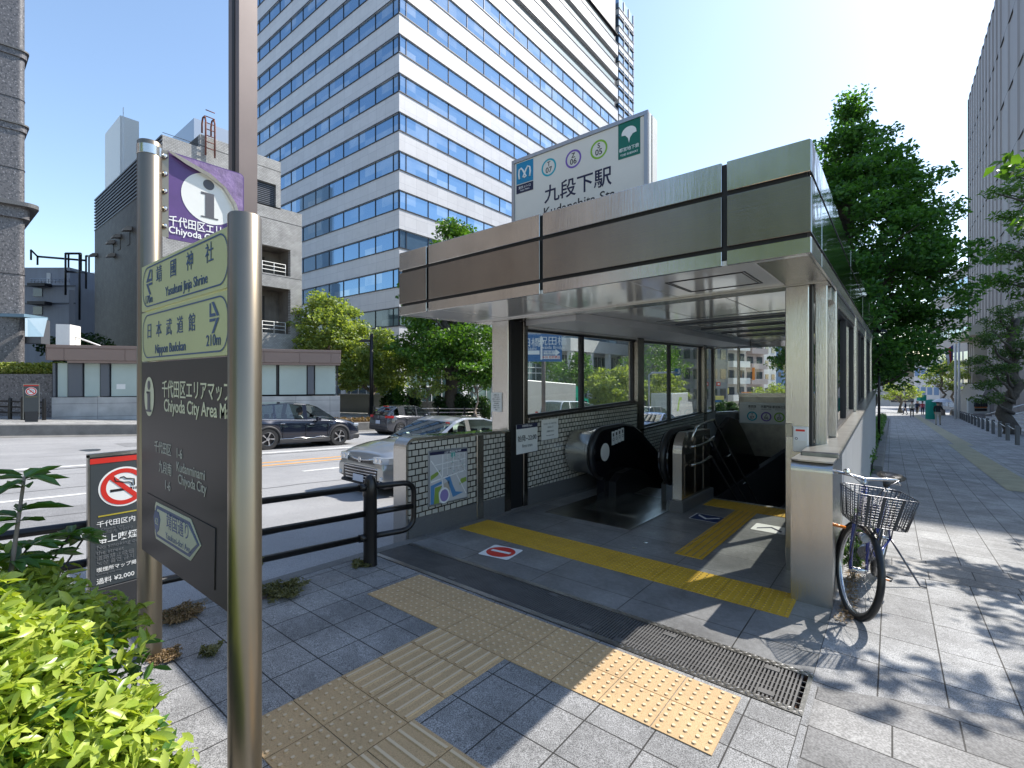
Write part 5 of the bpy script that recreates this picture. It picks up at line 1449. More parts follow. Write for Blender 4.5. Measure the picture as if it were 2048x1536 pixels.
bb = thing('panelled_block', 'pale blue grey panelled block with black steel frames on its roof', 'building', (0, 0, 0))
D_ = 44
x0, y0 = at(20, D_); x1, y1 = at(150, D_); x2, y2 = at(182, D_ + 12)
mb = MB()
zt_ = hz(573, D_); 
def wallseg(mb, p, q, z0, z1, t=.3, mi=0):
    d = (Vector(q) - Vector(p)).normalized(); n = Vector((-d.y, d.x)) * t
    P = [p, q, (q[0] + n.x, q[1] + n.y), (p[0] + n.x, p[1] + n.y)]
    mb.add([(x, y, z0) for x, y in P] + [(x, y, z1) for x, y in P], [(0, 1, 2, 3), (4, 5, 6, 7), (0, 1, 5, 4), (1, 2, 6, 5), (2, 3, 7, 6), (3, 0, 4, 7)], mi)
wallseg(mb, (x0, y0), (x1, y1), -2, zt_, 10); wallseg(mb, (x1, y1), (x2, y2), -2, hz(600, D_) + .9, .4)
wallseg(mb, at(20, D_ + 2), at(140, D_ + 2), zt_, hz(535, D_ + 2), 6)
obj('wall', mb, 'blue_grey_wall', bb)
mb = MB()
for py in (573, 608): wallseg(mb, at(20, D_ - .06), at(150.5, D_ - .06), hz(py, D_), hz(py, D_) + .12, .055)
obj('ledge', mb, 'louvre', bb)
for px, py in ((75, 583), (75, 619)):
    o = obj('window', (lambda m: (wallseg(m, at(px - 9, D_ - .05), at(px + 9, D_ - .05), hz(py + 10, D_), hz(py - 6, D_), .045), m)[1])(MB()), 'window_dark', bb)
    m = MB(); wallseg(m, at(54, D_ - .8), at(px + 14, D_ - .8), hz(py - 8, D_), hz(py - 14, D_), .7); obj('canopy', m, 'mullion', bb)
mb = MB(); wallseg(mb, at(93, D_ + 1.95), at(101, D_ + 1.95), hz(567, D_ + 2), hz(546, D_ + 2), .04); obj('door', mb, 'paper_white', bb)
mb = MB()
def bar(a, b, r=.1): mb.tube([a, b], r, 4)
def fr(px, py, D): x, y = at(px, D); return (x, y, hz(py, D))
for px, D in ((131, 43), (159, 43.5), (137, 48), (162, 48)): bar(fr(px, 590 if px < 140 else 640, D), fr(px, 507, D))
for px, D in ((172, 47), (178, 52)): bar(fr(px, 600, D), fr(px, 512, D))
for a, b in (((131, 507, 43), (159, 507, 43.5)), ((137, 507, 48), (162, 507, 48)), ((131, 507, 43), (137, 507, 48)), ((159, 507, 43.5), (162, 507, 48)), ((131, 543, 43), (172, 545, 47)), ((62, 500, 45), (75, 513, 46)), ((75, 513, 46), (172, 521, 47)), ((62, 500, 45), (62, 520, 45)), ((75, 513, 46), (75, 530, 46)), ((172, 512, 47), (178, 512, 52))): bar(fr(*a), fr(*b))
obj('roof_frame', mb, 'black_metal', bb)
mb = MB()
for k in range(12): bar(fr(62 + k * 7, 566, D_ - .0), fr(62 + k * 7, 558, D_), .03)
bar(fr(60, 558, D_), fr(142, 558, D_), .03); bar(fr(60, 562, D_), fr(142, 562, D_), .03)
obj('roof_railing', mb, 'alu_frame', bb)
aw = thing('awning', 'sagging pale blue awning panel beside the granite tower', 'awning', (0, 0, 0))
mb = MB(); wallseg(mb, at(48, 25.5), at(96, 27), hz(636, 26), hz(630, 26), 1.6)
P = [fr(50, 636, 25.5), fr(90, 636, 26.5), fr(82, 673, 26.0), fr(50, 673, 25)]
Q = [(x - .03, y + .1, z) for x, y, z in P]
mb.add(P + Q, [(0, 1, 2, 3), (4, 5, 6, 7), (0, 1, 5, 4), (1, 2, 6, 5), (2, 3, 7, 6), (3, 0, 4, 7)])
obj('cloth', mb, 'awning_blue', aw)
mb = MB(); wallseg(mb, at(82, 26.6), at(100, 27.4), hz(688, 27), hz(640, 27), 1.0); obj('return', mb, 'louvre', aw)
fb = thing('distant_block', 'narrow white building glimpsed between the panelled block and tiled building', 'building', (0, 0, 0))
mb = MB(); wallseg(mb, at(170, 75), at(200, 75), -4, hz(545, 75), 12); obj('wall', mb, 'paper_white', fb)
for k in range(5):
    mb = MB(); wallseg(mb, at(182, 74.9), at(189, 74.9), hz(570 + k * 24, 75), hz(560 + k * 24, 75), .09); obj('window', mb, 'window_dark', fb)

# ---------------------------------------------------------------- far subway entrance (brown fascia, frosted panes)
P0 = Vector(at(103, 22.5)); P1 = Vector(at(680, 27.0))
ud = (P1 - P0).normalized(); vd = Vector((-ud.y, ud.x)); LK = (P1 - P0).length
k2 = thing('far_subway_entrance', 'low far entrance with brown fascia and frosted panes across the road', 'subway entrance', (P0.x, P0.y, 0), math.atan2(ud.y, ud.x))
zb0, zb1 = 2.62, 2.74; zr0, zr1 = 3.43, 3.38
def KK(x, y, z):     # level-ish roof, feet on the slope
    return (x, y, z) if z > 0.5 else (x, y, z + fz(0, P0.y + ud.y * x))
mb = MB()
def k2x(px):
    a_ = (px - 1024) / 956; rx_, ry_ = FW[0] + RT[0] * a_, FW[1] + RT[1] * a_
    return (P0.y * rx_ - P0.x * ry_) / (ud.x * ry_ - ud.y * rx_)
ed = [-.05, k2x(136), k2x(256), k2x(400), k2x(530), k2x(600), k2x(662), LK + .05]
for a, b in zip(ed, ed[1:]): mb.bbox(a + .015, b - .015, -.35, 0.1, 2.68, 3.24, .01)
mb.bbox(-.05, LK + .05, -.38, .12, 3.25, 3.4, .01)
mb.box(-.04, LK + .04, -.33, 5, 2.7, 3.38)
mb.bbox(-.07, -.045, -.34, 5, 2.68, 3.24, .005); mb.bbox(.7, LK + .0, -.3, .08, 2.56, 2.675, .006)
obj('fascia', mb, 'brown_fascia', k2)
mb = MB(KK); mb.box(0, LK, 0.02, .3, -1.2, 0.0)
mb = MB()
nseg = 16
for k in range(nseg):
    a, b = LK * k / nseg, LK * (k + 1) / nseg
    za, zb_ = fz(0, P0.y + ud.y * a) - .9, fz(0, P0.y + ud.y * b) - .9
    ta, tb = .93 - .09 * k / nseg, .93 - .09 * (k + 1) / nseg
    mb.add([(a, 0, za), (b, 0, zb_), (b, 0, tb), (a, 0, ta), (a, .3, za), (b, .3, zb_), (b, .3, tb), (a, .3, ta)], [(0, 1, 2, 3), (2, 3, 7, 6), (4, 5, 6, 7)])
mb.add([(0, 0, -1.5), (0, 5, -1.5), (0, 5, .93), (0, 0, .93)], [(0, 1, 2, 3)]); mb.add([(LK, 0, -2), (LK, 5, -2), (LK, 5, .84), (LK, 0, .84)], [(0, 1, 2, 3)])
tilewall('big_granite', 1.75, .62, (.44, .44, .43), (.5, .5, .49), (.2, .2, .2), ('X', 'Z'), jw=.02, rough=.5, bumpy=.3, offset=0)
obj('wall', mb, 'big_granite', k2)
pn = [.9, 1.6, 3.05, 4.9, 5.6, 8.9, 10.4, 12.3, 14.6, 16.2, 17.2, LK - .3]
zz = lambda a: .935 - .09 * a / LK
px_edges = [tuple(map(k2x, q)) for q in ((111, 134), (165, 199), (219, 330), (332, 440), (442, 553), (557, 614), (629, 672))]
for a, b in px_edges: obj('window', MB().box(a + .03, b - .03, .12, .16, .95, 2.555), 'frosted', k2)
for a, b in [tuple(map(k2x, q)) for q in ((104, 110), (135, 164), (200, 218), (615, 628))]: obj('pillar', MB().bbox(a, b, .02, .5, .95, 2.558, .02), 'louvre', k2)
mb = MB()
for a in [k2x(q) for q in (330.3, 440.3, 553.5, 673)]: mb.box(a, a + .07, .08, .2, .95, 2.558)
obj('mullion', mb, 'mullion', k2)
obj('paper', MB().box(k2x(231), k2x(249), .112, .119, 1.3, 1.55), 'paper_white', k2)
obj('back_wall', MB().box(.3, LK - .3, 4.6, 4.7, -1, 2.69), 'dark_void', k2)
rs = thing('roof_sign', 'small white sign box with dark bands standing on the far entrance roof', 'sign', (0, 0, 0))
c = Vector(at(137, 24.5)); 
obj('case', MB().obox((c.x, c.y), (vd.x, vd.y), (ud.x, ud.y), .55, .28, 3.42, 4.55), 'paper_white', rs)
obj('stripe', MB().obox((c.x - ud.x * .005 - 0, c.y - ud.y * .005), (vd.x, vd.y), (ud.x, ud.y), .42, .283, 4.2, 4.45).obox((c.x - ud.x * .005, c.y - ud.y * .005), (vd.x, vd.y), (ud.x, ud.y), .2, .283, 3.75, 4.1), 'ink_black', rs)
obj('brace', MB().tube([(c.x, c.y, 4.1), (c.x + ud.x * 1.6, c.y + ud.y * 1.6, 3.4)], .04, 6), 'paper_white', rs)

# granite wall with hedge, bollards and rails at the far left
gw = thing('granite_wall', 'low speckled dark granite retaining wall across the road under a hedge', 'wall', (0, 0, 0))
wa, wb = at(-90, 23.2), at(104, 23.6)
mb = MB(); wallseg(mb, wa, wb, -1.5, hz(748, 23.4), .5); obj('wall', mb, 'granite_tower', gw)
hd = thing('clipped_hedge', 'clipped sunlit hedge on top of the far granite wall', 'hedge', (0, 0, 0))
cs = []; 
for k in range(34):
    f = (k + .5) / 34; p = (wa[0] + (wb[0] - wa[0]) * f, wa[1] + (wb[1] - wa[1]) * f)
    cs.append((p[0] - .1, p[1] + .5, hz(738, 23.5)))
leaves('foliage', cs, [(.28, .55, .36)] * 34, [260] * 34, .075, 'leaf_hedge_far', 3, parent=hd)

# guard rails across the road
def rail_run(name, label, pts, posts, hs=(.3, .55, .8), m_='black_metal', r=.035):
    t = thing(name, label, 'railing', (0, 0, 0))
    for h in hs: obj('rail', MB().tube([(x, y, z + h) for x, y, z in pts], r, 6), m_, t)
    for i in range(posts):
        f = i / max(1, posts - 1) * (len(pts) - 1); k = min(int(f), len(pts) - 2); f -= k
        p = [pts[k][j] + (pts[k + 1][j] - pts[k][j]) * f for j in range(3)]
        obj('post', MB().lathe([(.075, -.2), (.07, .85), (.05, .95), (0, .98)], p, 'Z', 10), 'black_metal', t)
    return t
pts = [(-23.3, y, fz(0, y)) for y in (16.6, 24, 32, 40)]
mat('rail_pale', (.35, .33, .31), .35, .5)
rail_run('guard_railing', 'long pale three bar railing before the trees across the road', pts, 10, m_='rail_pale')
pts = [(*at(p, 21.5), fz(0, at(p, 21.5)[1])) for p in (-60, 20, 88)]
rail_run('guard_railing', 'short dark three bar railing at far left before the granite wall', pts, 3)
c = at(46, 21.2); bollard(c[0], c[1], fz(0, c[1]), 'black bollard behind the far railing beside the granite wall', 1.15)
# far planter
fp_ = thing('planter_bed', 'raised kerbside planting bed full of dry brown soil across the road', 'planter', (0, 0, 0))
mb = MB()
y_a, y_b = 13.2, 21
mb.add([(kx(y_a) - .5, y_a, fz(0, y_a) + .02), (kx(y_b) - .5, y_b, fz(0, y_b) + .02), (kx(y_b) - 2.0, y_b, fz(0, y_b) + .1), (kx(y_a) - 2.0, y_a, fz(0, y_a) + .1)], [(0, 1, 2, 3)])
obj('soil', mb, 'soil', fp_)
cs = [(kx(y) - 1.2, y, fz(0, y) + .12) for y in np.linspace(y_a, y_b, 26)]
leaves('dry_plants', cs, [(.6, .25, .15)] * 26, [70] * 26, .09, 'leaf_dry', 4, parent=fp_)

# black street lamp across the road
sl = thing('street_lamp', 'slim black street lamp with short arm standing in the far planter', 'street lamp', (0, 0, 0))
x, y = at(743, 32); zb = fz(0, y)
obj('pole', MB().cyl((x, y, zb), (x, y, hz(668, 32)), .15, 10, 0, .11), 'black_metal', sl)
ax_, ay_ = at(722, 32)
obj('arm', MB().tube([(x, y, hz(681, 32)), (ax_, ay_, hz(680, 32))], .06, 6), 'black_metal', sl)
obj('lamp_head', MB().obox(((ax_ * .6 + x * .4), (ay_ * .6 + y * .4)), RT, FW, .35, .12, hz(684, 32), hz(680, 32)), 'black_metal', sl)

# ---------------------------------------------------------------- trees
def limb(mb, p, q, r0, r1, sag=0.0, seed=0, n=5):
    g = random.Random(seed); pts = []; rs = []
    p, q = Vector(p), Vector(q); L = (q - p).length
    for k in range(n + 1):
        f = k / n; j = Vector((g.uniform(-1, 1), g.uniform(-1, 1), g.uniform(-.6, .6))) * L * .05 * (1 if 0 < k < n else 0)
        pts.append(p.lerp(q, f) + j + Vector((0, 0, -sag * f * f * L))); rs.append(r0 + (r1 - r0) * f)
    mb.tube(pts, rs, 7)
def ptab(tab, x):
    for (a, b), (c, d) in zip(tab, tab[1:]):
        if x <= c: return b + (d - b) * (x - a) / (c - a)
    return tab[-1][1]
def make_tree(name, label, loc, H, trunk_h, prof, nclump, lsize, per, leafm, barkm, r0, seed, csize=(.9, .9, .55), group=None, limbs=26, tips=30, asp=1.0, drop=0.0):
    """prof(t)->crown radius at height share t of the crown"""
    g = random.Random(seed)
    t = thing(name, label, 'tree', loc, 0, group)
    mb = MB(); limb(mb, (0, 0, -.4), (g.uniform(-.2, .2), g.uniform(-.2, .2), H * .93), r0, r0 * .12, 0, seed, 9)
    mb.tube([(0, 0, -.5), (0, 0, .1), (0, 0, .6)], [r0 * 1.9, r0 * 1.4, r0], 10)
    cs, rs, ks = [], [], []
    CH = H - trunk_h
    pm_ = max(prof(k_ / 20) for k_ in range(20))
    for i in range(nclump):
        f = g.random()
        while g.random() > (prof(f) / pm_) ** 1.5 + .04: f = g.random()
        z = trunk_h + CH * f; rad = prof(f)
        a = i * 2.39996 + g.uniform(-.5, .5); rr_ = rad * math.sqrt(g.uniform(.12, 1.0)); 
        x, y = rr_ * math.cos(a), rr_ * math.sin(a) * asp
        s = g.uniform(.65, 1.25)
        cs.append((x, y, z - drop * rr_)); rs.append((csize[0] * s, csize[1] * s, csize[2] * s)); ks.append(int(per * s * s))
    for i in range(tips):
        f = g.uniform(.02, .9); rad = prof(f) * g.uniform(.95, 1.22); a = g.uniform(0, 6.283)
        z = trunk_h + CH * f; s = g.uniform(.4, .65)
        cs.append((rad * math.cos(a), rad * math.sin(a) * asp, z + .2)); rs.append((csize[0] * s * 1.5, csize[1] * s * 1.5, csize[2] * s * .8)); ks.append(int(per * .4))
    for i in range(limbs):
        c = cs[(i * 7) % len(cs)]; h = max(trunk_h * .75, c[2] - math.hypot(c[0], c[1]) * .7)
        limb(mb, (0, 0, h), (c[0] * .95, c[1] * .95, c[2]), max(.03, r0 * .28), .02, .04, seed + i)
    obj('trunk', mb, barkm, t)
    leaves('crown', cs, rs, ks, lsize, leafm, seed, parent=t)
    return t
# great ginkgo beyond the entrance
x, y = at(1702, 24.0)
make_tree('ginkgo_tree', 'great dark green conical tree rising behind the entrance roof', (x, y, gz(x, y)), hz(192, 24) - gz(x, y), 2.5,
          lambda f: .8 * ptab([(0, 2.4), (.12, 4.6), (.3, 5.8), (.45, 5.2), (.6, 4.2), (.76, 2.6), (.9, .9), (1, .2)], f), 400, .115, 170, 'leaf_ginkgo', 'bark', .45, 5, (.8, .8, .55), limbs=90, tips=90, drop=.02)
# ginkgo across the road
x, y = at(905, 36); 
make_tree('ginkgo_tree', 'thick trunked dark green ginkgo left of the entrance across the road', (x, y, fz(x, y)), hz(447, 36) - fz(x, y), 3.2,
          lambda f: 4.1 * (1 - f) ** .5 + .2, 150, .15, 170, 'leaf_ginkgo_far', 'bark', .55, 9, (1.0, 1.0, .65), limbs=46, tips=40)
x, y = at(655, 38)
make_tree('broadleaf_tree', 'taller light green feathery tree between tiled building and tower', (x, y, fz(x, y)), hz(592, 38) - fz(x, y), 1.9,
          lambda f: 2.6 * math.sin(math.pi * min(1, .22 + f * .72)) ** .8 + .2, 85, .15, 150, 'leaf_pale', 'bark_pale', .2, 21, (.8, .8, .7), limbs=30, tips=40)
x, y = at(742, 38)
make_tree('broadleaf_tree', 'lower rounded light green tree behind the black street lamp', (x, y, fz(x, y)), hz(652, 38) - fz(x, y), 1.8,
          lambda f: 2.5 * math.sin(math.pi * min(1, .25 + f * .7)) ** .8 + .15, 75, .15, 150, 'leaf_pale', 'bark_pale', .18, 22, (.8, .8, .65), limbs=26, tips=30)
x, y = at(857, 33)
make_tree('young_tree', 'slender young tree with thin pale foliage beside the big ginkgo trunk', (x, y, fz(x, y)), hz(735, 33) - fz(x, y), 1.7,
          lambda f: 1.4 * math.sin(math.pi * min(1, .3 + f * .6)), 18, .13, 60, 'leaf_pale', 'bark_pale', .08, 23, (.5, .5, .35), limbs=12, tips=10)
x, y = at(950, 34)
make_tree('young_tree', 'thin forked tree right of the big ginkgo across the road', (x, y, fz(x, y)), hz(700, 34) - fz(x, y), 2.2,
          lambda f: 1.3 * math.sin(math.pi * min(1, .3 + f * .6)), 22, .11, 120, 'leaf_ginkgo_far', 'bark_pale', .1, 24, (.55, .55, .4), limbs=14, tips=10)
for i, (px, D, py, m_, lab) in enumerate(((790, 37, 775, 'leaf_dark', 'round dark shrub left of the flowering bush across the road'), (802, 36, 770, 'leaf_ginkgo_far', 'bright glossy shrub between dark shrubs across the road'), (827, 37, 776, 'leaf_dark', 'low dark shrub behind the young slender tree'), (775, 39, 790, 'leaf_dark', 'dark low bush at the foot of the pale trees'), (882, 35, 790, 'leaf_dark', 'dark clipped shrub left of the ginkgo trunk'), (922, 35, 785, 'leaf_dark', 'dark clipped shrub just right of ginkgo trunk'), (938, 35, 788, 'leaf_dark', 'dark upright shrub near the thin forked tree'), (968, 35, 790, 'leaf_dark', 'dark shrub partly behind the left steel column'))):
    x, y = at(px, D); zt = hz(py, D); z0 = fz(x, y)
    t = thing('shrub', lab, 'shrub', (x, y, z0), 0, 'shrubs along the far pavement')
    h = zt - z0
    leaves('foliage', [(0, 0, h * .5), (.2, .1, h * .35), (-.2, -.1, h * .62)], [(.55, .55, h * .5), (.5, .5, h * .35), (.45, .45, h * .38)], [520, 330, 330], .11, m_, 40 + i, parent=t)
    obj('stem', MB().tube([(0, 0, -.2), (.03, 0, h * .7)], [.05, .02], 6), 'bark', t)
fw_ = thing('boundary_wall', 'low dark panelled boundary wall before the tower between trees', 'wall', (0, 0, 0))
mb = MB(); wallseg(mb, at(676, 41), at(766, 41), fz(0, 25) - .5, hz(788, 41), .3); obj('wall', mb, 'grey_wall', fw_)
mb = MB(); wallseg(mb, at(806, 39), at(880, 39), fz(0, 25) - .5, hz(803, 39), .3); obj('planter_wall', mb, 'concrete', fw_)
pt = thing('planter_wall_tree', 'dark green tree seen behind the roof sign of the far entrance', 'tree', (*at(150, 33), 0))
leaves('crown', [(0, 0, 4.2), (-1.4, -.6, 4), (1.2, .6, 4.2), (0.2, 0, 3.2), (1.8, 1.2, 3.4)], [(1.3, 1.3, .8)] * 5, [700] * 5, .12, 'leaf_dark', 77, parent=pt)
obj('trunk', MB().tube([(0, 0, -1), (0, 0, 4)], [.12, .06], 7), 'bark', pt)
pt.name = 'small_tree'
# ---------------------------------------------------------------- vehicles
def interp(tab, x):
    for (a, b), (c, d) in zip(tab, tab[1:]):
        if x <= c: return b + (d - b) * ((x - a) / (c - a) if c > a else 0)
    return tab[-1][1]
def make_wheel(parent, x, y, r, wd, side, style=0, rim='alloy'):
    """local car axes: x forward, y left; side +-1 outward"""
    t = obj('wheel', MB().lathe([(r * .62, -wd * .48), (r * .93, -wd * .5), (r, -wd * .35), (r, wd * .35), (r * .93, wd * .5), (r * .66, wd * .48), (r * .62, wd * .38)], (0, 0, 0), 'Y', 28), 'tyre', parent, loc=(x, y, r))
    mb = MB(); o = side * wd * .42
    mb.lathe([(r * .63, side * wd * .3), (r * .66, o + side * .005), (r * .60, o), (r * .58, side * wd * .2)], (0, 0, 0), 'Y', 28, 0)
    n = 5 if style == 0 else 10
    for k in range(n):
        a = 2 * math.pi * k / n; hw = .13 if style == 0 else .07
        sk = .35 if style == 0 else 0.0
        P = []
        for rad, aa, h in ((r * .1, -hw * 2, 0), (r * .6, -hw + sk, 0), (r * .6, hw + sk, 0), (r * .1, hw * 2, 0)):
            P.append((rad * math.sin(a + aa), o - side * .005, rad * math.cos(a + aa)))
        mb.add(P + [(p[0], p[1] - side * .03, p[2]) for p in P], [(0, 1, 2, 3), (4, 5, 6, 7), (0, 1, 5, 4), (1, 2, 6, 5), (2, 3, 7, 6), (3, 0, 4, 7)], 0)
    mb.lathe([(0, o + side * .006), (r * .16, o + side * .004), (r * .17, o - side * .03)], (0, 0, 0), 'Y', 14, 0)
    mb.disc((0, side * wd * .12, 0), r * .62, 'Y', 24, 1)
    obj('rim', mb, [rim, 'black_rubber'], t)
def make_car(label, loc, rot, L, W, H, wheels, r, hood, roof, belt, cab, paint, slope_=0.0, side_open=None, cat='car', name='car', plastic=False, style=0, pillars=(), glass='windscreen', group='cars on the road'):
    """lofted body. hood: height of hood/deck along x; roof: height of roof line along x over cab range; belt: shoulder height"""
    t = thing(name, label, cat, loc, rot, group)
    t.rotation_euler = (0, -slope_, rot)
    n = int(L / .05)
    xs_ = [-L / 2 + L * k / n for k in range(n + 1)]
    def wid(x):
        f = abs(x) / (L / 2)
        return W / 2 * (1 - .16 * max(0, (f - .62) / .38) ** 2.2)
    def zbot(x):
        z = .2 + .12 * max(0, (abs(x) / (L / 2) - .8) / .2) ** 2
        for wx in wheels:
            d = abs(x - wx); R_ = r * 1.13
            if d < R_: z = max(z, r * .95 + math.sqrt(R_ * R_ - d * d))
        return z
    mb = MB(); rows = []
    for x in xs_:
        w_ = wid(x); zt = interp(hood, x); zb = min(zbot(x), zt - .1); be = min(interp(belt, x), zt - .02)
        zm = .52 if zb < .5 else (zb + be) / 2
        half = [(w_ * .955, zb), (w_ * .99, (zb + zm) / 2), (w_, zm), (w_ * .985, be - .12 if be - .12 > zm else (zm + be) / 2), (w_ * .95, be), (w_ * .88, be + (zt - be) * .75), (w_ * .62, zt), (w_ * .3, zt + .012), (0, zt + .015)]
        rows.append([(x, y, z) for y, z in half] + [(x, -y, z) for y, z in half[-2::-1]])
    m_ = len(rows[0]); o = len(mb.v)
    mb.v += [p for rw in rows for p in rw]
    for i in range(len(rows) - 1):
        for k in range(m_ - 1):
            mb.f.append([o + i * m_ + k, o + i * m_ + k + 1, o + (i + 1) * m_ + k + 1, o + (i + 1) * m_ + k]); mb.m.append(0); mb.s.append(True)
    for i in (0, len(rows) - 1):
        mb.f.append([o + i * m_ + k for k in range(m_)]); mb.m.append(0); mb.s.append(False)
    body = obj('body', mb, paint, t)
    obj('underbody', MB().box(-L / 2 + .25, L / 2 - .25, -W / 2 + .28, W / 2 - .28, .17, .55), 'black_rubber', t)
    # cabin
    c0, c1 = cab; nn = 44; xs2 = [c0 + (c1 - c0) * k / nn for k in range(nn + 1)]
    gl_, rf, mbR, mbG, mbS = None, None, MB(), MB(), MB()
    def cs(x):
        zr = interp(roof, x); b_ = interp(belt, x) - .01; b_ = min(b_, zr)
        w_ = wid(x) * .95; f = max(0.0, zr - b_) / (H - .9)
        wr = w_ * (1 - .24 * min(1, f))
        return w_, b_, wr, zr
    rx0 = [x for x in xs2 if interp(roof, x) > H - .13]
    ra, rb = rx0[0], rx0[-1]
    side_runs = {1: [], -1: []}; fr_runs = []
    for i in range(nn):
        xa, xb = xs2[i], xs2[i + 1]
        A, B = cs(xa), cs(xb); mid = (xa + xb) / 2
        for s in (1, -1):
            q = [(xa, s * A[0], A[1]), (xb, s * B[0], B[1]), (xb, s * B[2], B[3] - .035), (xa, s * A[2], A[3] - .035)]
            isp = any(p0 <= mid <= p1 for p0, p1 in pillars) or mid < c0 + .12 or mid > c1 - .12 or (A[3] - A[1]) < .12
            if side_open and s == side_open[0] and side_open[1] <= mid <= side_open[2] and not isp: continue
            (mbR.add(q, [(0, 1, 2, 3)], 0, True) if isp else side_runs[s].append((i, q)))
            # roof rail edge
            (mbR).add([(xa, s * A[2], A[3] - .035), (xb, s * B[2], B[3] - .035), (xb, s * B[2] * .9, B[3]), (xa, s * A[2] * .9, A[3])], [(0, 1, 2, 3)], 0, True)
        top = [(xa, A[2] * .9, A[3]), (xb, B[2] * .9, B[3]), (xb, 0, B[3] + .02), (xa, 0, A[3] + .02), (xb, -B[2] * .9, B[3]), (xa, -A[2] * .9, A[3])]
        isroof = ra - .03 <= mid <= rb + .03
        (mbR.add(top, [(0, 1, 2, 3), (3, 2, 4, 5)], 0, True) if isroof else fr_runs.append((i, top)))
    obj('roof', mbR, paint, t)
    for nm_, runs, fc in (('window', side_runs[1], [(0, 1, 2, 3)]), ('window', side_runs[-1], [(0, 1, 2, 3)]), ('windscreen', fr_runs, [(0, 1, 2, 3), (3, 2, 4, 5)])):
        cur = None; last = -9
        for i, q in runs:
            if i != last + 1:
                if cur: obj(nm_, cur, glass, t)
                cur = MB()
            cur.add(q, fc, 0, True); last = i
        if cur: obj(nm_, cur, glass, t)
    for xx_ in (c0 + .62 * (c1 - c0) - .45, c0 + .3 * (c1 - c0)):
        for s in (1, -1): obj('seat', MB().bbox(xx_ - .12, xx_ + .06, s * .4 - .22, s * .4 + .22, .5, .98, .05).bbox(xx_ - .1, xx_, s * .4 - .12, s * .4 + .12, 1.0, 1.2, .03), 'cloth_black', t)
    obj('dashboard', MB().bbox(c1 - .62, c1 - .05, -W / 2 + .16, W / 2 - .16, .55, interp(belt, c1 - .3) - .02, .05), 'cloth_black', t)
    obj('cabin_floor', MB().box(c0 + .1, c1 - .1, -W / 2 + .14, W / 2 - .14, .5, .56), 'black_rubber', t)
    # belt trim
    mb = MB()
    for s in (1, -1):
        pts_ = [(x, s * wid(x) * .955, interp(belt, x) + .004) for x in xs2 if c0 + .25 < x < c1 - .2]
        mb.tube(pts_, .011, 5)
    obj('trim', mb, 'chrome', t)
    for wx in wheels:
        for s in (1, -1):
            make_wheel(t, wx, s * (W / 2 - .115), r, .21, s, style)
            arc = [(wx + r * 1.15 * math.cos(R(a)), s * (W / 2 - .03), r * .95 + r * 1.15 * math.sin(R(a))) for a in range(-8, 190, 11)]
            if plastic: obj('arch', MB().tube(arc, .045, 6), 'plastic_dark', t)
    mb = MB()
    for wx in wheels: mb.cyl((wx, -W / 2 + .13, r * .95), (wx, W / 2 - .13, r * .95), r * 1.1, 18)
    obj('wheel_well', mb, 'black_rubber', t)
    # door lines, handles, mirrors
    mb = MB()
    for s in (1, -1):
        for x in (wheels[0] + r * 1.3, (wheels[0] + wheels[1]) / 2 - .02, wheels[1] - r * 1.35):
            y_ = wid(x) * 1.0
            mb.box(x - .004, x + .004, s * y_ - .012, s * y_ + .0015, .4, interp(belt, x) - .1)
    obj('door_gap', mb, 'black_rubber', t)
    for s in (1, -1):
        for x in ((wheels[0] + wheels[1]) / 2 - .95, (wheels[0] + wheels[1]) / 2 + .12):
            yy = s * wid(x) * .992; obj('handle', MB().bbox(x, x + .16, min(yy - s * .012, yy + s * .022), max(yy - s * .012, yy + s * .022), interp(belt, x) - .15, interp(belt, x) - .118, .006), paint if not plastic else 'chrome', t)
        x = c1 - (c1 - c0) * .24; yy = s * (wid(x) + .07)
        obj('mirror', MB().bbox(x - .05, x + .08, min(yy - s * .1, yy + s * .09), max(yy - s * .1, yy + s * .09), interp(belt, x) + .0, interp(belt, x) + .13, .025), paint, t)
    return t, wid, body
# dark SUV with its driver, heading down the road
suv_x, suv_y = -17.45, 8.86
suv, wid, _ = make_car('dark navy sport utility car with open front window and driver passing before the far entrance', (suv_x, suv_y, rz(suv_x, suv_y)), R(90), 4.52, 1.84, 1.6, (-1.33, 1.34), .37,
    [(-2.26, .62), (-2.2, .95), (-1.9, 1.05), (-1.2, 1.08), (.6, 1.06), (1.1, 1.05), (1.7, .99), (2.05, .9), (2.22, .76), (2.26, .6)],
    [(-2.2, 1.05), (-1.75, 1.42), (-1.45, 1.53), (-.6, 1.6), (.2, 1.57), (.55, 1.46), (1.22, 1.04)],
    [(-2.26, .92), (-1.9, 1.05), (-.8, 1.01), (1.2, .96), (1.9, .86), (2.26, .7)], (-2.15, 1.2), 'paint_navy', -.052, (-1, .02, .92), plastic=True, pillars=((-1.18, -1.05), (-.08, .06), (.86, .92)), name='suv')
for s in (1, -1):
    mb = MB().bbox(-.95, .95, s * .925 - .02, s * .925 + .02, .22, .33, .01)
    obj('sill', mb, 'plastic_dark', suv)
    obj('sill_trim', MB().tube([(-.95, s * .945, .36), (-.5, s * .945, .36), (-.4, s * .945, .39), (-.15, s * .945, .39), (-.05, s * .945, .36), (.3, s * .945, .36), (.4, s * .945, .39), (.65, s * .945, .39), (.75, s * .945, .36), (.95, s * .945, .36)], .012, 5), 'chrome', suv)
obj('headlight', MB().bbox(1.98, 2.2, -.86, -.55, .74, .84, .02), 'lamp_clear', suv); obj('headlight', MB().bbox(1.98, 2.2, .55, .86, .74, .84, .02), 'lamp_clear', suv)
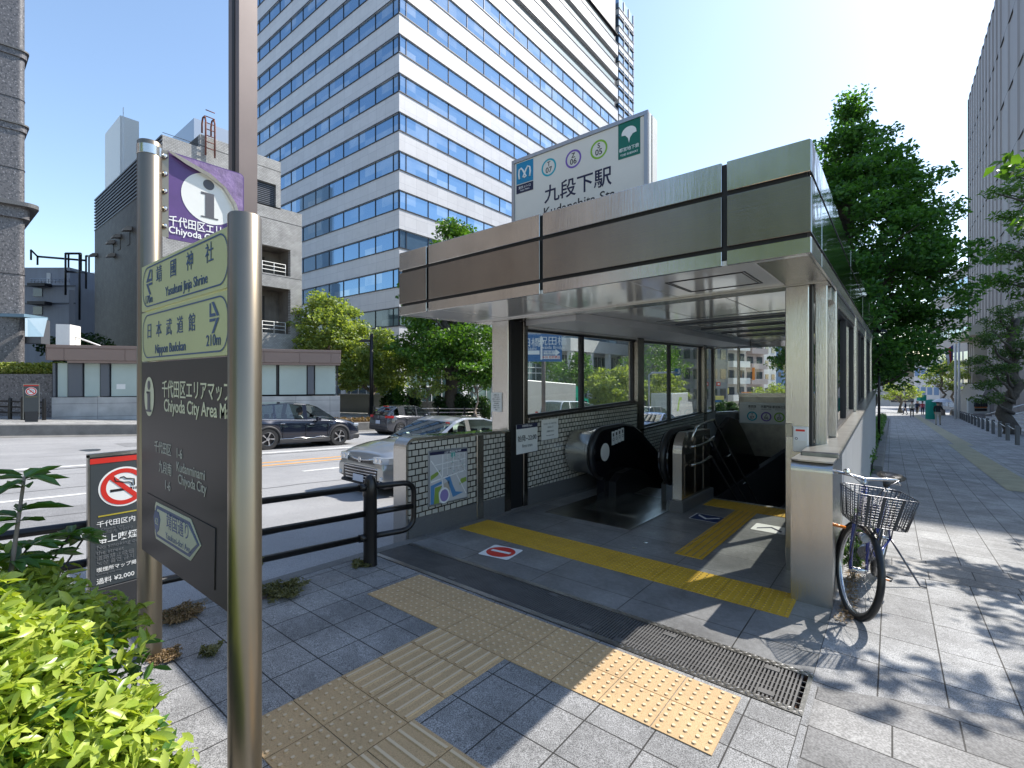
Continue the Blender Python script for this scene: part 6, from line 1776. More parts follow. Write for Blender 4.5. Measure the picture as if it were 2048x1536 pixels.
obj('bumper', MB().bbox(1.9, 2.29, -.84, .84, .24, .46, .05), 'plastic_dark', suv); obj('grille', MB().bbox(2.1, 2.28, -.55, .55, .5, .72, .02), 'black_gloss', suv)
obj('tail_lamp', MB().bbox(-2.26, -2.12, -.86, -.5, .9, 1.0, .02), 'lamp_red', suv); obj('tail_lamp', MB().bbox(-2.26, -2.12, .5, .86, .9, 1.0, .02), 'lamp_red', suv)
obj('steering_wheel', MB().tube([(.52 + .06 * math.sin(R(a)), -.42 + .18 * math.cos(R(a)), .98 + .17 * math.sin(R(a))) for a in range(0, 360, 24)], .018, 6, closed=True), 'black_rubber', suv)


# ---- people: one continuous body from a jointed skeleton
def person_mesh(joints, edges, zones):
    """joints: name->(pos, radius); zones: list of (material, test)"""
    names = list(joints)
    me = bpy.data.meshes.new('body'); me.from_pydata([joints[n][0] for n in names], [(names.index(a), names.index(b)) for a, b in edges], [])
    ob = bpy.data.objects.new('b', me); C.objects.link(ob)
    md = ob.modifiers.new('s', 'SKIN'); sb = ob.modifiers.new('u', 'SUBSURF'); sb.levels = 2; sb.render_levels = 2
    for i, n in enumerate(names):
        r_ = joints[n][1]; me.skin_vertices[0].data[i].radius = r_ if isinstance(r_, tuple) else (r_, r_)
    me.skin_vertices[0].data[names.index('pelvis')].use_root = True
    dg = bpy.context.evaluated_depsgraph_get(); dg.update()
    out = bpy.data.meshes.new_from_object(ob.evaluated_get(dg)); bpy.data.objects.remove(ob)
    out.materials.clear(); idx = {}
    for m_, _ in zones:
        if m_ not in idx: idx[m_] = len(idx); out.materials.append(MATS[m_])
    for p in out.polygons:
        p.use_smooth = True
        for m_, f in zones:
            if f(p.center): p.material_index = idx[m_]; break
    out.name = 'body'
    return out
def walker(name_label, x, y, z, rot, top, bottom, stride=.22, arm=0.0, hairm='hair', scale=1.0, skin='skin', group=None):
    J = {'pelvis': ((0, 0, .95), (.15, .11)), 'waist': ((0, 0, 1.1), (.145, .105)), 'chest': ((0, .01, 1.3), (.17, .12)), 'neck0': ((0, 0, 1.45), .07), 'neck': ((0, .01, 1.51), .055), 'head0': ((0, .03, 1.58), .075), 'head': ((0, .03, 1.66), .095), 'crown': ((0, .02, 1.74), .06)}
    E_ = [('pelvis', 'waist'), ('waist', 'chest'), ('chest', 'neck0'), ('neck0', 'neck'), ('neck', 'head0'), ('head0', 'head'), ('head', 'crown')]
    for s, n in ((1, 'l'), (-1, 'r')):
        st = stride * s
        J.update({n + 'hip': ((s * .09, 0, .88), .095), n + 'knee': ((s * .095, st * .55 + .05, .5), .065), n + 'ankle': ((s * .09, st, .09 + (.06 if st < 0 else 0)), .045), n + 'toe': ((s * .1, st + .17, .04), .038),
                  n + 'sho': ((s * .18, 0, 1.41), .065), n + 'elb': ((s * .23, -st * .35 - .02, 1.14), .048), n + 'wri': ((s * .22, -st * .6 + .1, .9), .034), n + 'hand': ((s * .22, -st * .7 + .15, .82), .036)})
        if arm and s == arm: J[n + 'elb'] = ((s * .24, .06, 1.16), .048); J[n + 'wri'] = ((s * .18, .26, 1.27), .034); J[n + 'hand'] = ((s * .16, .3, 1.33), .038)
        E_ += [('pelvis', n + 'hip'), (n + 'hip', n + 'knee'), (n + 'knee', n + 'ankle'), (n + 'ankle', n + 'toe'), ('chest', n + 'sho'), (n + 'sho', n + 'elb'), (n + 'elb', n + 'wri'), (n + 'wri', n + 'hand')]
    Z = [('cloth_black', lambda c: c.z < .1), (skin, lambda c: c.z > 1.47), (skin, lambda c: abs(c.x) > .15 and (c.z < .93 or (arm and c.y > .22 and c.z > 1.1))), (bottom, lambda c: c.z < .98), (top, lambda c: True)]
    me = person_mesh(J, E_, Z)
    t = thing('person', name_label, 'person', (x, y, z), rot, group); t.scale = (scale,) * 3
    obj('body', me, None, t)
    obj('hair', MB().lathe([(.098, -.06), (.112, .0), (.1, .06), (.06, .1), (0, .112)], (0, .005, 1.68), 'Z', 14), hairm, t)
    return t
dr = thing('person', 'dark haired driver seated behind the wheel of the navy sport utility car', 'person', (suv_x, suv_y, rz(suv_x, suv_y)), R(90))
dr.rotation_euler = (0, .052, R(90))
J = {'pelvis': ((-.02, -.42, .68), (.15, .12)), 'waist': ((-.05, -.42, .85), .14), 'chest': ((-.07, -.42, 1.02), (.16, .12)), 'neck0': ((-.05, -.42, 1.14), .07), 'neck': ((-.03, -.42, 1.19), .055), 'head0': ((.0, -.42, 1.26), .075), 'head': ((.0, -.42, 1.33), .095), 'crown': ((-.01, -.42, 1.4), .06),
     'nose': ((.1, -.42, 1.29), .02), 'ls': ((-.06, -.25, 1.09), .065), 'le': ((.1, -.2, .88), .05), 'lw': ((.4, -.32, 1.0), .035), 'rs': ((-.06, -.59, 1.09), .065), 're': ((.1, -.63, .88), .05), 'rw': ((.42, -.55, 1.02), .035), 'lk': ((.45, -.32, .7), .08), 'rk': ((.45, -.52, .7), .08)}
E_ = [('pelvis', 'waist'), ('waist', 'chest'), ('chest', 'neck0'), ('neck0', 'neck'), ('neck', 'head0'), ('head0', 'head'), ('head', 'crown'), ('head0', 'nose'), ('chest', 'ls'), ('ls', 'le'), ('le', 'lw'), ('chest', 'rs'), ('rs', 're'), ('re', 'rw'), ('pelvis', 'lk'), ('pelvis', 'rk')]
obj('body', person_mesh(J, E_, [('skin', lambda c: c.z > 1.16 or c.x > .33), ('cloth_white', lambda c: c.z > .8), ('cloth_navy', lambda c: True)]), None, dr)
obj('hair', MB().lathe([(.1, -.09), (.115, .0), (.1, .06), (.06, .1), (0, .112)], (-.035, -.42, 1.34), 'Z', 14), 'hair', dr)

# grey hatchback seen from behind
hx, hy = -20.35, 16.7
hb, wid, _ = make_car('dark grey hatchback seen from behind beside the far planter with red tail lamps', (hx, hy, rz(hx, hy)), R(91), 4.06, 1.7, 1.5, (-1.28, 1.29), .31,
    [(-2.03, .55), (-2.0, .95), (-1.8, 1.0), (-1.0, 1.0), (.6, 1.0), (1.0, .98), (1.6, .9), (1.9, .8), (2.03, .58)],
    [(-2.0, 1.0), (-1.85, 1.15), (-1.4, 1.43), (-.9, 1.5), (-.2, 1.5), (.25, 1.4), (1.05, .98)],
    [(-2.03, .96), (-1.2, .98), (.8, .92), (2.03, .7)], (-1.98, 1.03), 'paint_grey', -.052, pillars=((-1.35, -.98), (-.22, -.1), (.66, .75)), style=1)
for s in (1, -1): 
    obj('tail_lamp', MB().prism([(-1.93, s * .5), (-2.02, s * .52), (-1.99, s * .72), (-1.88, s * .8), (-1.72, s * .845), (-1.76, s * .7)], 2, .87, .98), 'lamp_red', hb)
obj('brake_lamp', MB().bbox(-1.62, -1.53, -.18, .18, 1.42, 1.455, .008), 'lamp_red', hb)
obj('number_plate', MB().box(-2.052, -2.04, -.17, .17, .56, .73), 'plate', hb); text(hb, '12-34', .09, 'ink_navy', (-2.054, 0, .62), (0, -1, 0), (0, 0, 1)) if False else None
obj('bumper', MB().bbox(-2.06, -1.8, -.72, .72, .25, .48, .05), 'plastic_dark', hb)
obj('badge', MB().ring((-2.03, 0, .9), .04, .055, 'X', 20), 'chrome', hb)
obj('wiper', MB().tube([(-1.93, -.02, 1.1), (-1.86, -.3, 1.13)], .01, 5), 'black_rubber', hb)

# silver saloon coming up the near lane
sx, sy = -8.0, 7.55
sd, wid, _ = make_car('silver saloon with slatted grille coming up the near lane behind the black railing', (sx, sy, rz(sx, sy)), R(-90), 4.4, 1.7, 1.46, (-1.3, 1.3), .31,
    [(-2.2, .6), (-2.16, .95), (-1.9, 1.03), (-1.4, 1.04), (-.5, 1.02), (.7, 1.0), (.95, .99), (1.5, .94), (1.95, .85), (2.1, .79), (2.17, .72), (2.2, .55)],
    [(-1.75, 1.03), (-1.0, 1.38), (-.6, 1.455), (0, 1.46), (.3, 1.38), (1.05, .98)],
    [(-2.2, .95), (-1.2, .96), (.9, .92), (1.8, .76), (2.2, .62)], (-1.72, 1.03), 'paint_silver', .052, pillars=((-1.15, -1.0), (-.12, .0), (.62, .72)))
mb = MB()
for k in range(5):
    z = .3 + k * .055; hw = .46 + .05 * (k - 0) * .5
    mb.tube([(2.15, -hw - .12, z - .01), (2.213, -hw * .9, z), (2.228, 0, z), (2.213, hw * .9, z), (2.15, hw + .12, z - .01)], .013, 6)
obj('grille_slat', mb, 'chrome', sd)
obj('grille', MB().bbox(2.0, 2.208, -.56, .56, .26, .55, .02), 'black_gloss', sd)
obj('bonnet_trim', MB().tube([(2.17, -.45, .70), (2.2, -.2, .665), (2.212, 0, .655), (2.2, .2, .665), (2.17, .45, .70)], .016, 6), 'chrome', sd)
obj('upper_grille', MB().prism([(2.0, -.5), (2.19, -.42), (2.205, 0), (2.19, .42), (2.0, .5), (1.7, 0)], 2, .60, .65), 'black_gloss', sd)
mb = MB().ring((2.222, 0, .66), .04, .052, 'X', 24); 
mb.tube([(2.223, .035 * math.cos(R(a)), .665 + .015 * math.sin(R(a))) for a in range(0, 360, 30)], .005, 4, closed=True); mb.tube([(2.223, .012 * math.cos(R(a)), .655 + .036 * math.sin(R(a))) for a in range(0, 360, 30)], .005, 4, closed=True)
obj('badge', mb, 'chrome', sd)
for s in (1, -1):
    obj('headlight', MB().prism([(2.208, s * .42), (2.205, s * .66), (2.12, s * .772), (1.75, s * .852), (1.7, s * .78), (2.0, s * .5)], 2, .63, .745), 'lamp_clear', sd)
    mb = MB()
    for q, (xx, yy) in enumerate(((2.205, .52), (2.2, .63))): mb.lathe([(.045, 0), (.04, .012), (0, .015)], (xx, s * yy, .688), 'X', 14)
    obj('lens', mb, 'chrome', sd)
    obj('fog_lamp', MB().lathe([(.05, 0), (.04, .02), (0, .025)], (2.19, s * .66, .36), 'X', 14), 'lamp_clear', sd)
obj('bumper_lip', MB().bbox(1.85, 2.16, -.72, .72, .17, .24, .03), 'plastic_dark', sd)
obj('number_plate', MB().box(2.232, 2.24, -.165, .165, .25, .38), 'plate', sd)
obj('wiper', MB().tube([(1.02, .5, 1.0), (.9, -.1, 1.08)], .01, 5).tube([(1.02, -.1, 1.0), (.92, -.6, 1.07)], .01, 5), 'black_rubber', sd)
obj('sticker', MB().box(.37, .39, .42, .52, 1.335, 1.37), 'lamp_red', sd)

# vehicles glimpsed through the hall windows
tr = thing('truck', 'silver box truck with green cab fairing seen through the left hall window', 'truck', (-16.7, 22, rz(-16.7, 22)), R(90))
tr.rotation_euler = (0, .052, R(90))
obj('box', MB().bbox(-1.6, 4.0, -1.12, 1.12, 1.05, 3.05, .04), 'box_silver', tr)
obj('side_rail', MB().box(-1.6, 4.0, -1.13, -1.122, .95, 1.03).box(-1.5, 3.9, -1.1, 1.1, .6, 1.045), 'paint_white', tr)
obj('cab', MB().prism([(4.2, .35), (6.0, .35), (6.05, 1.2), (5.75, 2.15), (4.3, 2.2)], 1, -1.02, 1.02), 'cab_green', tr)
obj('fairing', MB().prism([(4.1, 2.2), (5.5, 2.2), (5.0, 2.65), (4.6, 2.9), (4.1, 3.0)], 1, -.9, .9), 'cab_green', tr)
obj('window', MB().prism([(4.6, 1.35), (5.75, 1.35), (5.6, 2.0), (4.65, 2.05)], 1, -1.03, -1.022), 'car_glass', tr)
for x in (-.4, 4.9): 
    for s in (1, -1): make_wheel(tr, x, s * .95, .42, .25, s, 1, 'paint_white')
vx, vy = -13.6, 22.4
vn, wid, _ = make_car('white minivan seen through the left hall window beside the silver truck', (vx, vy, rz(vx, vy)), R(90), 4.7, 1.7, 1.95, (-1.4, 1.4), .32,
    [(-2.35, .6), (-2.32, 1.0), (1.2, 1.0), (1.6, .98), (2.1, .88), (2.35, .6)], [(-2.3, 1.05), (-2.15, 1.7), (-1.95, 1.93), (0, 1.95), (.75, 1.85), (1.75, 1.0)], [(-2.35, 1.0), (2.35, .9)], (-2.28, 1.72), 'paint_white', -.052, pillars=((-1.5, -1.38), (-.25, -.12), (.95, 1.05)), cat='van', name='minivan')
obj('tail_lamp', MB().bbox(-2.36, -2.3, -.83, -.7, .95, 1.35, .01), 'lamp_red', vn); obj('tail_lamp', MB().bbox(-2.36, -2.3, .7, .83, .95, 1.35, .01), 'lamp_red', vn)
bx, by = -9.9, 24.5
b1_, wid, _ = make_car('blue saloon seen low through the second hall window', (bx, by, rz(bx, by)), R(-90), 4.4, 1.7, 1.45, (-1.3, 1.3), .31,
    [(-2.2, .6), (-2.16, .95), (-1.4, 1.02), (.7, 1.0), (1.5, .92), (1.95, .8), (2.2, .55)], [(-1.75, 1.03), (-1.0, 1.38), (0, 1.45), (.3, 1.38), (1.05, .98)], [(-2.2, .95), (.9, .92), (2.2, .62)], (-1.72, 1.03), 'paint_blue', .052, pillars=((-1.15, -1.0), (-.12, .0)), style=1)
b2_, wid, _ = make_car('pale grey people carrier seen through the second hall window behind the blue saloon', (-13.4, 33, rz(-13.4, 33)), R(90), 4.5, 1.7, 1.75, (-1.35, 1.35), .32,
    [(-2.25, .6), (-2.2, 1.0), (1.2, 1.0), (1.6, .98), (2.1, .88), (2.25, .6)], [(-2.2, 1.05), (-2.0, 1.6), (-1.8, 1.73), (0, 1.75), (.7, 1.6), (1.5, 1.0)], [(-2.25, 1.0), (2.25, .9)], (-2.18, 1.45), 'paint_silver', -.052, pillars=((-1.5, -1.38), (-.25, -.12)), cat='van', name='minivan')
wt = thing('truck', 'small white box truck with lime print seen through the second hall window', 'truck', (-17, 47, rz(-17, 47)), R(90))
obj('box', MB().bbox(-3, 1.6, -1, 1, .9, 3.1, .04), 'paint_white', wt); obj('cab', MB().prism([(1.7, .4), (3.2, .4), (3.25, 1.2), (2.9, 2.1), (1.75, 2.2)], 1, -.95, .95), 'paint_white', wt)
obj('print', MB().prism([(-1.6, 1.4), (-1.2, 1.4), (-.8, 2.4), (-.3, 2.4), (-.3, 2.7), (-1.0, 2.7)], 1, -1.01, -1.002), 'lime_print', wt)
for x in (-1.8, 2.4):
    for s in (1, -1): make_wheel(wt, x, s * .8, .36, .22, s, 1, 'paint_white')

# ---------------------------------------------------------------- blue road signs and far street seen through the hall
rs_ = thing('road_sign', 'large blue direction sign board seen through the left hall window', 'road sign', (0, 0, 0))
D_ = 21.0
c = at(1090, D_)
bx_, bz0, bz1 = c, hz(723, D_), hz(655, D_)
def rsq(px, py, d=0): x, y = at(px, D_ - d); return (x, y, hz(py, D_ - d))
mb = MB(); wallseg(mb, at(1030, D_), at(1124, D_), bz0, bz1 + .6, .06); obj('board', mb, 'sign_blue', rs_)
ud2 = (RT[0], RT[1], 0); U3 = (0, 0, 1)
text(rs_, '祝田橋', .42, 'ink_white', rsq(1105, 683, .02), ud2, U3); text(rs_, 'Iwaida Bridge', .2, 'ink_white', rsq(1105, 695, .02), ud2, U3)
text(rs_, '田橋', .42, 'ink_white', rsq(1062, 686, .02), ud2, U3); text(rs_, 'bashi', .2, 'ink_white', rsq(1064, 697, .02), ud2, U3); text(rs_, 'Kameido', .2, 'ink_white', rsq(1066, 666, .02), ud2, U3)
mb = MB()
P = [rsq(px, py, .02) for px, py in ((1081, 719), (1085, 719), (1085, 684), (1088, 684), (1083, 671), (1078, 684), (1081, 684))]
mb.quad(P); mb.quad([rsq(px, py, .02) for px, py in ((1087, 709), (1111, 709), (1111, 712), (1120, 705), (1111, 698), (1111, 701), (1087, 701))]); mb.quad([rsq(px, py, .02) for px, py in ((1056, 701), (1079, 701), (1079, 709), (1056, 709))]); mb.quad([rsq(px, py, .02) for px, py in ((1087, 711), (1120, 711), (1120, 718), (1087, 718))])
obj('arrow', mb, 'ink_white', rs_)
text(rs_, '8-20 右折禁止', .13, 'red', rsq(1103, 714.5, .03), ud2, U3, bold=.01); text(rs_, '内堀通り', .14, 'sign_blue', rsq(1099, 705, .03), ud2, U3)
obj('pole', MB().cyl((*at(1087, D_ + .2), rz(0, 14)), (*at(1087, D_ + .2), bz1), .09, 8), 'brown_pole', rs_)
ts = thing('turn_sign', 'small square blue turn sign on a curved pole seen through second hall window', 'road sign', (0, 0, 0))
D_ = 34
mb = MB(); wallseg(mb, at(1350, D_), at(1361, D_), hz(751, D_), hz(737, D_), .05); obj('board', mb, 'sign_blue', ts)
mb = MB(); wallseg(mb, at(1352, D_ - .02), at(1359, D_ - .02), hz(747, D_), hz(745.5, D_), .02); wallseg(mb, at(1357.5, D_ - .02), at(1359, D_ - .02), hz(745, D_), hz(739, D_), .02); obj('arrow', mb, 'ink_white', ts)
x, y = at(1298, D_); x1, y1 = at(1345, D_)
obj('pole', MB().tube([(x, y, rz(x, y)), (x, y, hz(750, D_)), (*at(1303, D_), hz(746, D_)), (x1, y1, hz(745, D_)), (*at(1355, D_), hz(745, D_))], .07, 7), 'alu_frame', ts)

def block(name, label, px0, px1, D0, D1, py_top, wallm, floors, cols, depth=14, win='window_dark', z0=-9, wfrac=(.6, .5), balc=None, top_off=.8, group=None):
    """far street building: wall with separate windows, plus balcony slabs when balc is a material"""
    t = thing(name, label, 'building', (0, 0, 0), 0, group)
    p, q = at(px0, D0), at(px1, D1); mb = MB(); zt = hz(py_top, (D0 + D1) / 2)
    wallseg(mb, p, q, z0, zt, depth); obj('wall', mb, wallm, t)
    d = Vector(q) - Vector(p); L_ = d.length; d.normalize(); n = Vector((-d.y, d.x))
    fh = (zt - top_off - z0) / floors
    for f in range(floors):
        for c_ in range(cols):
            a = L_ * (c_ + .5 - wfrac[0] / 2) / cols; b = L_ * (c_ + .5 + wfrac[0] / 2) / cols
            zb = z0 + f * fh + fh * .32
            mb = MB(); wallseg(mb, (p[0] + d.x * a - n.x * .06, p[1] + d.y * a - n.y * .06), (p[0] + d.x * b - n.x * .06, p[1] + d.y * b - n.y * .06), zb, zb + fh * wfrac[1], .1)
            obj('window', mb, win, t)
        if balc:
            mb = MB(); zb = z0 + f * fh
            wallseg(mb, (p[0] + d.x * L_ * .08 - n.x * 1.2, p[1] + d.y * L_ * .08 - n.y * 1.2), (p[0] + d.x * L_ * .92 - n.x * 1.2, p[1] + d.y * L_ * .92 - n.y * 1.2), zb, zb + fh * .36, 1.15)
            obj('balcony', mb, balc, t)
    return t
block('office_block', 'dark grey office block seen through the second hall window', 1345, 1455, 75, 80, 560, 'grey_wall', 8, 6)
block('apartment_block', 'white balconied apartment block left of the pink one through the back window', 1452, 1492, 92, 96, 560, 'cream_wall', 9, 2, balc='paper_white')
block('apartment_block', 'pink balconied apartment block seen through the back hall window', 1490, 1528, 100, 104, 580, 'pink_wall', 9, 2, balc='pink_wall')
block('narrow_block', 'narrow white block right of the pink apartments beyond the hall', 1527, 1552, 112, 116, 600, 'stone_white', 9, 2, wfrac=(.5, .4))
block('tall_block', 'tall blue grey block farthest right through the back hall window', 1540, 1640, 150, 156, 560, 'far_blue', 12, 8, wfrac=(.4, .4))
block('shop_block', 'pale block with dark windows closing the left street end', 1270, 1350, 110, 100, 640, 'cream_wall', 7, 8)
# shop signs and lamps along the far side
for i, (px0, px1, py0, py1, D, m_, lab) in enumerate(((1427, 1448, 792, 800, 70, 'sign_yellow', 'long yellow and blue shop sign at the street end'), (1506, 1510, 735, 760, 95, 'sign_orange', 'tall orange vertical banner sign on the pink apartments'), (1484, 1505, 784, 792, 88, 'sign_orange', 'low orange shop fascia under the pink apartments'), (1411, 1417, 764, 772, 72, 'red_dark', 'left round red shop sign on dark office block'), (1434, 1441, 764, 772, 72, 'red_dark', 'right round red shop sign on dark office block'), (1453, 1458, 776, 788, 85, 'sign_yellow', 'upright yellow shop sign near the white apartments'))):
    t = thing('shop_sign', lab, 'sign', (0, 0, 0), 0); mb = MB(); wallseg(mb, at(px0, D), at(px1, D), hz(py1, D), hz(py0, D), .3); obj('board', mb, m_, t)
    if i == 0: mb = MB(); wallseg(mb, at(px0, D - .1), at(px1, D - .1), hz(804, D), hz(800.2, D), .3); obj('lower_band', mb, 'sign_blue', t)
    if m_ == 'red_dark': mb = MB(); wallseg(mb, at(px0 + 1.8, D - .06), at(px1 - 1.8, D - .06), hz(769.5, D), hz(766.5, D), .05); obj('mark', mb, 'ink_white', t)
for i, (px, D, py, m_, s, lab) in enumerate(((1225, 44, 735, 'leaf_pale', 2.2, 'rounded light green tree before the white portico columns'), (1130, 46, 700, 'leaf_ginkgo_far', 2.6, 'bushy green tree behind the blue direction sign'), (1305, 62, 690, 'leaf_ginkgo_far', 4.2, 'tall green street tree seen through the second hall window'), (1330, 55, 745, 'leaf_pale', 2.2, 'yellow green street tree beside the grey office block'), (1545, 70, 770, 'leaf_pale', 2.6, 'leafy street tree right of the shop signs'), (1450, 60, 805, 'leaf_dark', 1.4, 'dark low street shrub below the shop signs'))):
    x, y = at(px, D); zg = fz(x, y) if x < -19 else rz(x, y); H_ = hz(py, D) - zg
    make_tree('street_tree', lab, (x, y, zg), H_, max(.6, H_ * .22), lambda f, s=s: s * math.sin(math.pi * min(1, .22 + f * .7)) + .2, 34, .15, 150, m_, 'bark', .14, 60 + i, (s * .42, s * .42, s * .34), limbs=10, tips=14)

# ---------------------------------------------------------------- bicycle
bk = thing('bicycle', 'blue city bicycle with wire front basket leaning on its stand beside the steel pier', 'bicycle', (0, 0, 0))
WR = .345
HF = Vector((-.12, -.993, 0)).normalized(); HL = Vector((0, 0, 1)).cross(HF)          # heading and its left
LEAN = R(7.5)
UPV = (Vector((0, 0, 1)) * math.cos(LEAN) + HL * math.sin(LEAN)).normalized(); LV = UPV.cross(HF).normalized() * -1
LV = HF.cross(UPV) * -1
O_ = Vector((-.265, 4.93, gz(0, 4.93)))            # front contact point
SC_ = 1.1
def B(f, l, u): return O_ + (HF * f + LV * l + UPV * u) * SC_
ST = R(31)                                         # bars turned to the rider's left
fh = (HF * math.cos(ST) + LV * math.sin(ST)).normalized(); flv = (LV * math.cos(ST) - HF * math.sin(ST)).normalized()
HT = .0
def Fp(f, l, u):                                   # front assembly frame, pivot at front hub
    return O_ + (UPV * u + fh * f + flv * l) * SC_
def wheel3(fn, cu, nm):
    tyre = obj('wheel', MB().tube([fn(WR * math.cos(R(a)) * .975, 0, cu + WR * math.sin(R(a)) * .975) for a in range(0, 360, 8)], .024 * SC_, 10, closed=True), 'black_rubber', bk)
    obj('rim', MB().tube([fn((WR - .032) * math.cos(R(a)), 0, cu + (WR - .032) * math.sin(R(a))) for a in range(0, 360, 8)], .0145 * SC_, 8, closed=True), 'alloy', tyre)
    mb = MB()
    for k in range(36):
        a = R(k * 10); s = 1 if k % 2 else -1; a2 = a + R(55) * (1 if (k // 2) % 2 else -1)
        mb.tube([fn(.03 * math.cos(a2), s * .03, cu + .03 * math.sin(a2)), fn((WR - .04) * math.cos(a), 0, cu + (WR - .04) * math.sin(a))], .0014, 4)
    obj('spoke', mb, 'wire_steel', tyre)
    obj('hub', MB().cyl(fn(0, -.05, cu), fn(0, .05, cu), .024, 12), 'alloy', tyre)
wheel3(Fp, WR, 'f')
WB_ = 1.08
wheel3(lambda f, l, u: B(f - WB_, l, u), WR, 'r')
def fender(fn, cu, a0, a1):
    mb = MB(); R_ = WR + .022; pr = []
    for a in range(a0, a1 + 1, 8):
        for l, h in ((-.032, -.012), (-.02, 0), (.02, 0), (.032, -.012)): pr.append(fn((R_ + h) * math.cos(R(a)), l, cu + (R_ + h) * math.sin(R(a))))
    n = len(pr) // 4
    mb.add(pr, [(i * 4 + k, i * 4 + k + 1, i * 4 + 5 + k, i * 4 + 4 + k) for i in range(n - 1) for k in range(3)], 0, True); return mb
obj('mudguard', fender(Fp, WR, 62, 190), 'black_metal', bk); obj('mudguard', fender(lambda f, l, u: B(f - WB_, l, u), WR, -5, 165), 'black_metal', bk)
mb = MB()
for s in (1, -1): mb.tube([Fp(0, s * .055, WR), Fp(-.05, s * .052, .55), Fp(-.075, s * .045, .73), Fp(-.09, s * .02, .76)], [.012, .014, .016, .016], 8)
mb.tube([Fp(-.09, 0, .745), Fp(-.12, 0, .98)], .02, 10)
obj('fork', mb, 'bike_blue', bk)
HTp = (lambda u: Fp(-.09 - (u - .76) * .13, 0, u))
BBp = B(-.66, 0, .28); STop = B(-.86, 0, .76); RH = B(-WB_, 0, WR)
mb = MB().tube([HTp(.78), HTp(.96)], .024, 10).tube([HTp(.82), BBp.lerp(HTp(.82), .45) - UPV * .05, BBp], .023, 10).tube([HTp(.9), BBp.lerp(HTp(.9), .4) - UPV * .02, B(-.72, 0, .36)], .02, 10).tube([BBp, STop], .019, 10)
for s in (1, -1): mb.tube([BBp + LV * s * .03, RH + LV * s * .06], .012, 8).tube([RH + LV * s * .06, B(-.84, s * .02, .72)], .01, 8)
obj('frame', mb, 'bike_blue', bk)
obj('seat_post', MB().tube([STop, B(-.9, 0, .88)], .014, 8), 'alloy', bk)
mb = MB()
pr = []
for f, w_, h in ((-.72, .02, .90), (-.78, .035, .915), (-.86, .06, .92), (-.94, .1, .925), (-1.0, .105, .94), (-1.03, .08, .93)):
    for k in range(8):
        a = R(k * 45); pr.append(B(f, w_ * math.cos(a), h + .028 * math.sin(a)))
mb.add(pr, [(i * 8 + k, i * 8 + (k + 1) % 8, i * 8 + 8 + (k + 1) % 8, i * 8 + 8 + k) for i in range(5) for k in range(8)] + [tuple(range(8)), tuple(range(40, 48))], 0, True)
obj('saddle', mb, 'saddle', bk)
stem = Fp(-.13, 0, 1.0)
bars = [Fp(-.33, .27, 1.015), Fp(-.2, .255, 1.03), Fp(-.12, .2, 1.05), Fp(-.11, .1, 1.04), Fp(-.13, 0, 1.02), Fp(-.11, -.1, 1.04), Fp(-.12, -.2, 1.05), Fp(-.2, -.255, 1.03), Fp(-.33, -.27, 1.015)]
obj('handlebar', MB().tube(bars, .013, 8).tube([HTp(.95), Fp(-.13, 0, 1.03)], .014, 8), 'alloy', bk)
for s in (1, -1):
    obj('grip', MB().tube([Fp(-.2, s * .256, 1.03), Fp(-.34, s * .272, 1.013)], .019, 8), 'saddle', bk)
    obj('brake_lever', MB().tube([Fp(-.12, s * .215, 1.035), Fp(-.16, s * .255, 1.005), Fp(-.29, s * .275, .985)], .007, 6), 'alloy', bk)
    obj('cable', MB().tube([Fp(-.13, s * .2, 1.04), Fp(.0, s * .16, 1.07), Fp(.04, s * .06, 1.0), Fp(-.06, s * .02, .84)], .004, 5), 'wire_steel', bk)
obj('bell', MB().lathe([(.028, 0), (.026, .015), (.012, .026), (0, .028)], Fp(-.12, -.13, 1.06), 'Z', 14), 'chrome', bk)
# wire basket ahead of the bars
bs = []
def bp(f, l, u): return Fp(.05 + f, l, u)
mb = MB()
def loop(u, hw, f0, f1, r_):
    pts_ = []
    for cx_, cy_, a0 in ((f1 - .05, hw - .05, 0), (f0 + .05, hw - .05, 90), (f0 + .05, -hw + .05, 180), (f1 - .05, -hw + .05, 270)):
        for k in range(5): a = R(a0 + 22.5 * k); pts_.append(bp(cx_ + .05 * math.cos(a), cy_ + .05 * math.sin(a), u))
    mb.tube(pts_, r_, 5, closed=True)
U0, U1 = .755, .985
for k in range(13):
    f = k / 12; loop(U0 + (U1 - U0) * f, .165 + .035 * f, -.08 - .02 * f, .16 + .03 * f, .0042 if k in (0, 12) else .0024)
for k in range(13):
    l = -1 + 2 * k / 12
    for (fa, fb) in ((.16, .19), (-.08, -.10)): mb.tube([bp(fa, l * .15, U0), bp(fb, l * .185, U1)], .0032 if k % 3 else .005, 5)
for k in range(9):
    f = -.07 + .22 * k / 8
    for s in (1, -1): mb.tube([bp(f, s * .165, U0), bp(f * 1.1, s * .2, U1)], .0032, 5)
    mb.tube([bp(f, -.16, U0), bp(f, .16, U0)], .0026, 5)
for k in range(9): l = -.15 + .3 * k / 8; mb.tube([bp(-.08, l, U0), bp(.16, l, U0)], .0026, 5)
obj('basket', mb, 'wire_steel', bk)
for l in (-.1, -.02, .08):
    obj('basket_slat', MB().add([bp(.166, l - .009, U0), bp(.166, l + .009, U0), bp(.198, l * 1.18 + .01, U1), bp(.198, l * 1.18 - .01, U1)], [(0, 1, 2, 3)]), 'plastic_dark', bk)
obj('basket_stay', MB().tube([bp(.0, .08, U0), Fp(-.02, .06, WR + .02)], .006, 6).tube([bp(.0, -.08, U0), Fp(-.02, -.06, WR + .02)], .006, 6), 'wire_steel', bk)
lamp = Fp(.07, -.035, .63)
obj('headlamp', MB().tube([lamp - fh * .07, lamp - fh * .02, lamp + fh * .035], [.02, .034, .038], 16), 'alloy', bk)
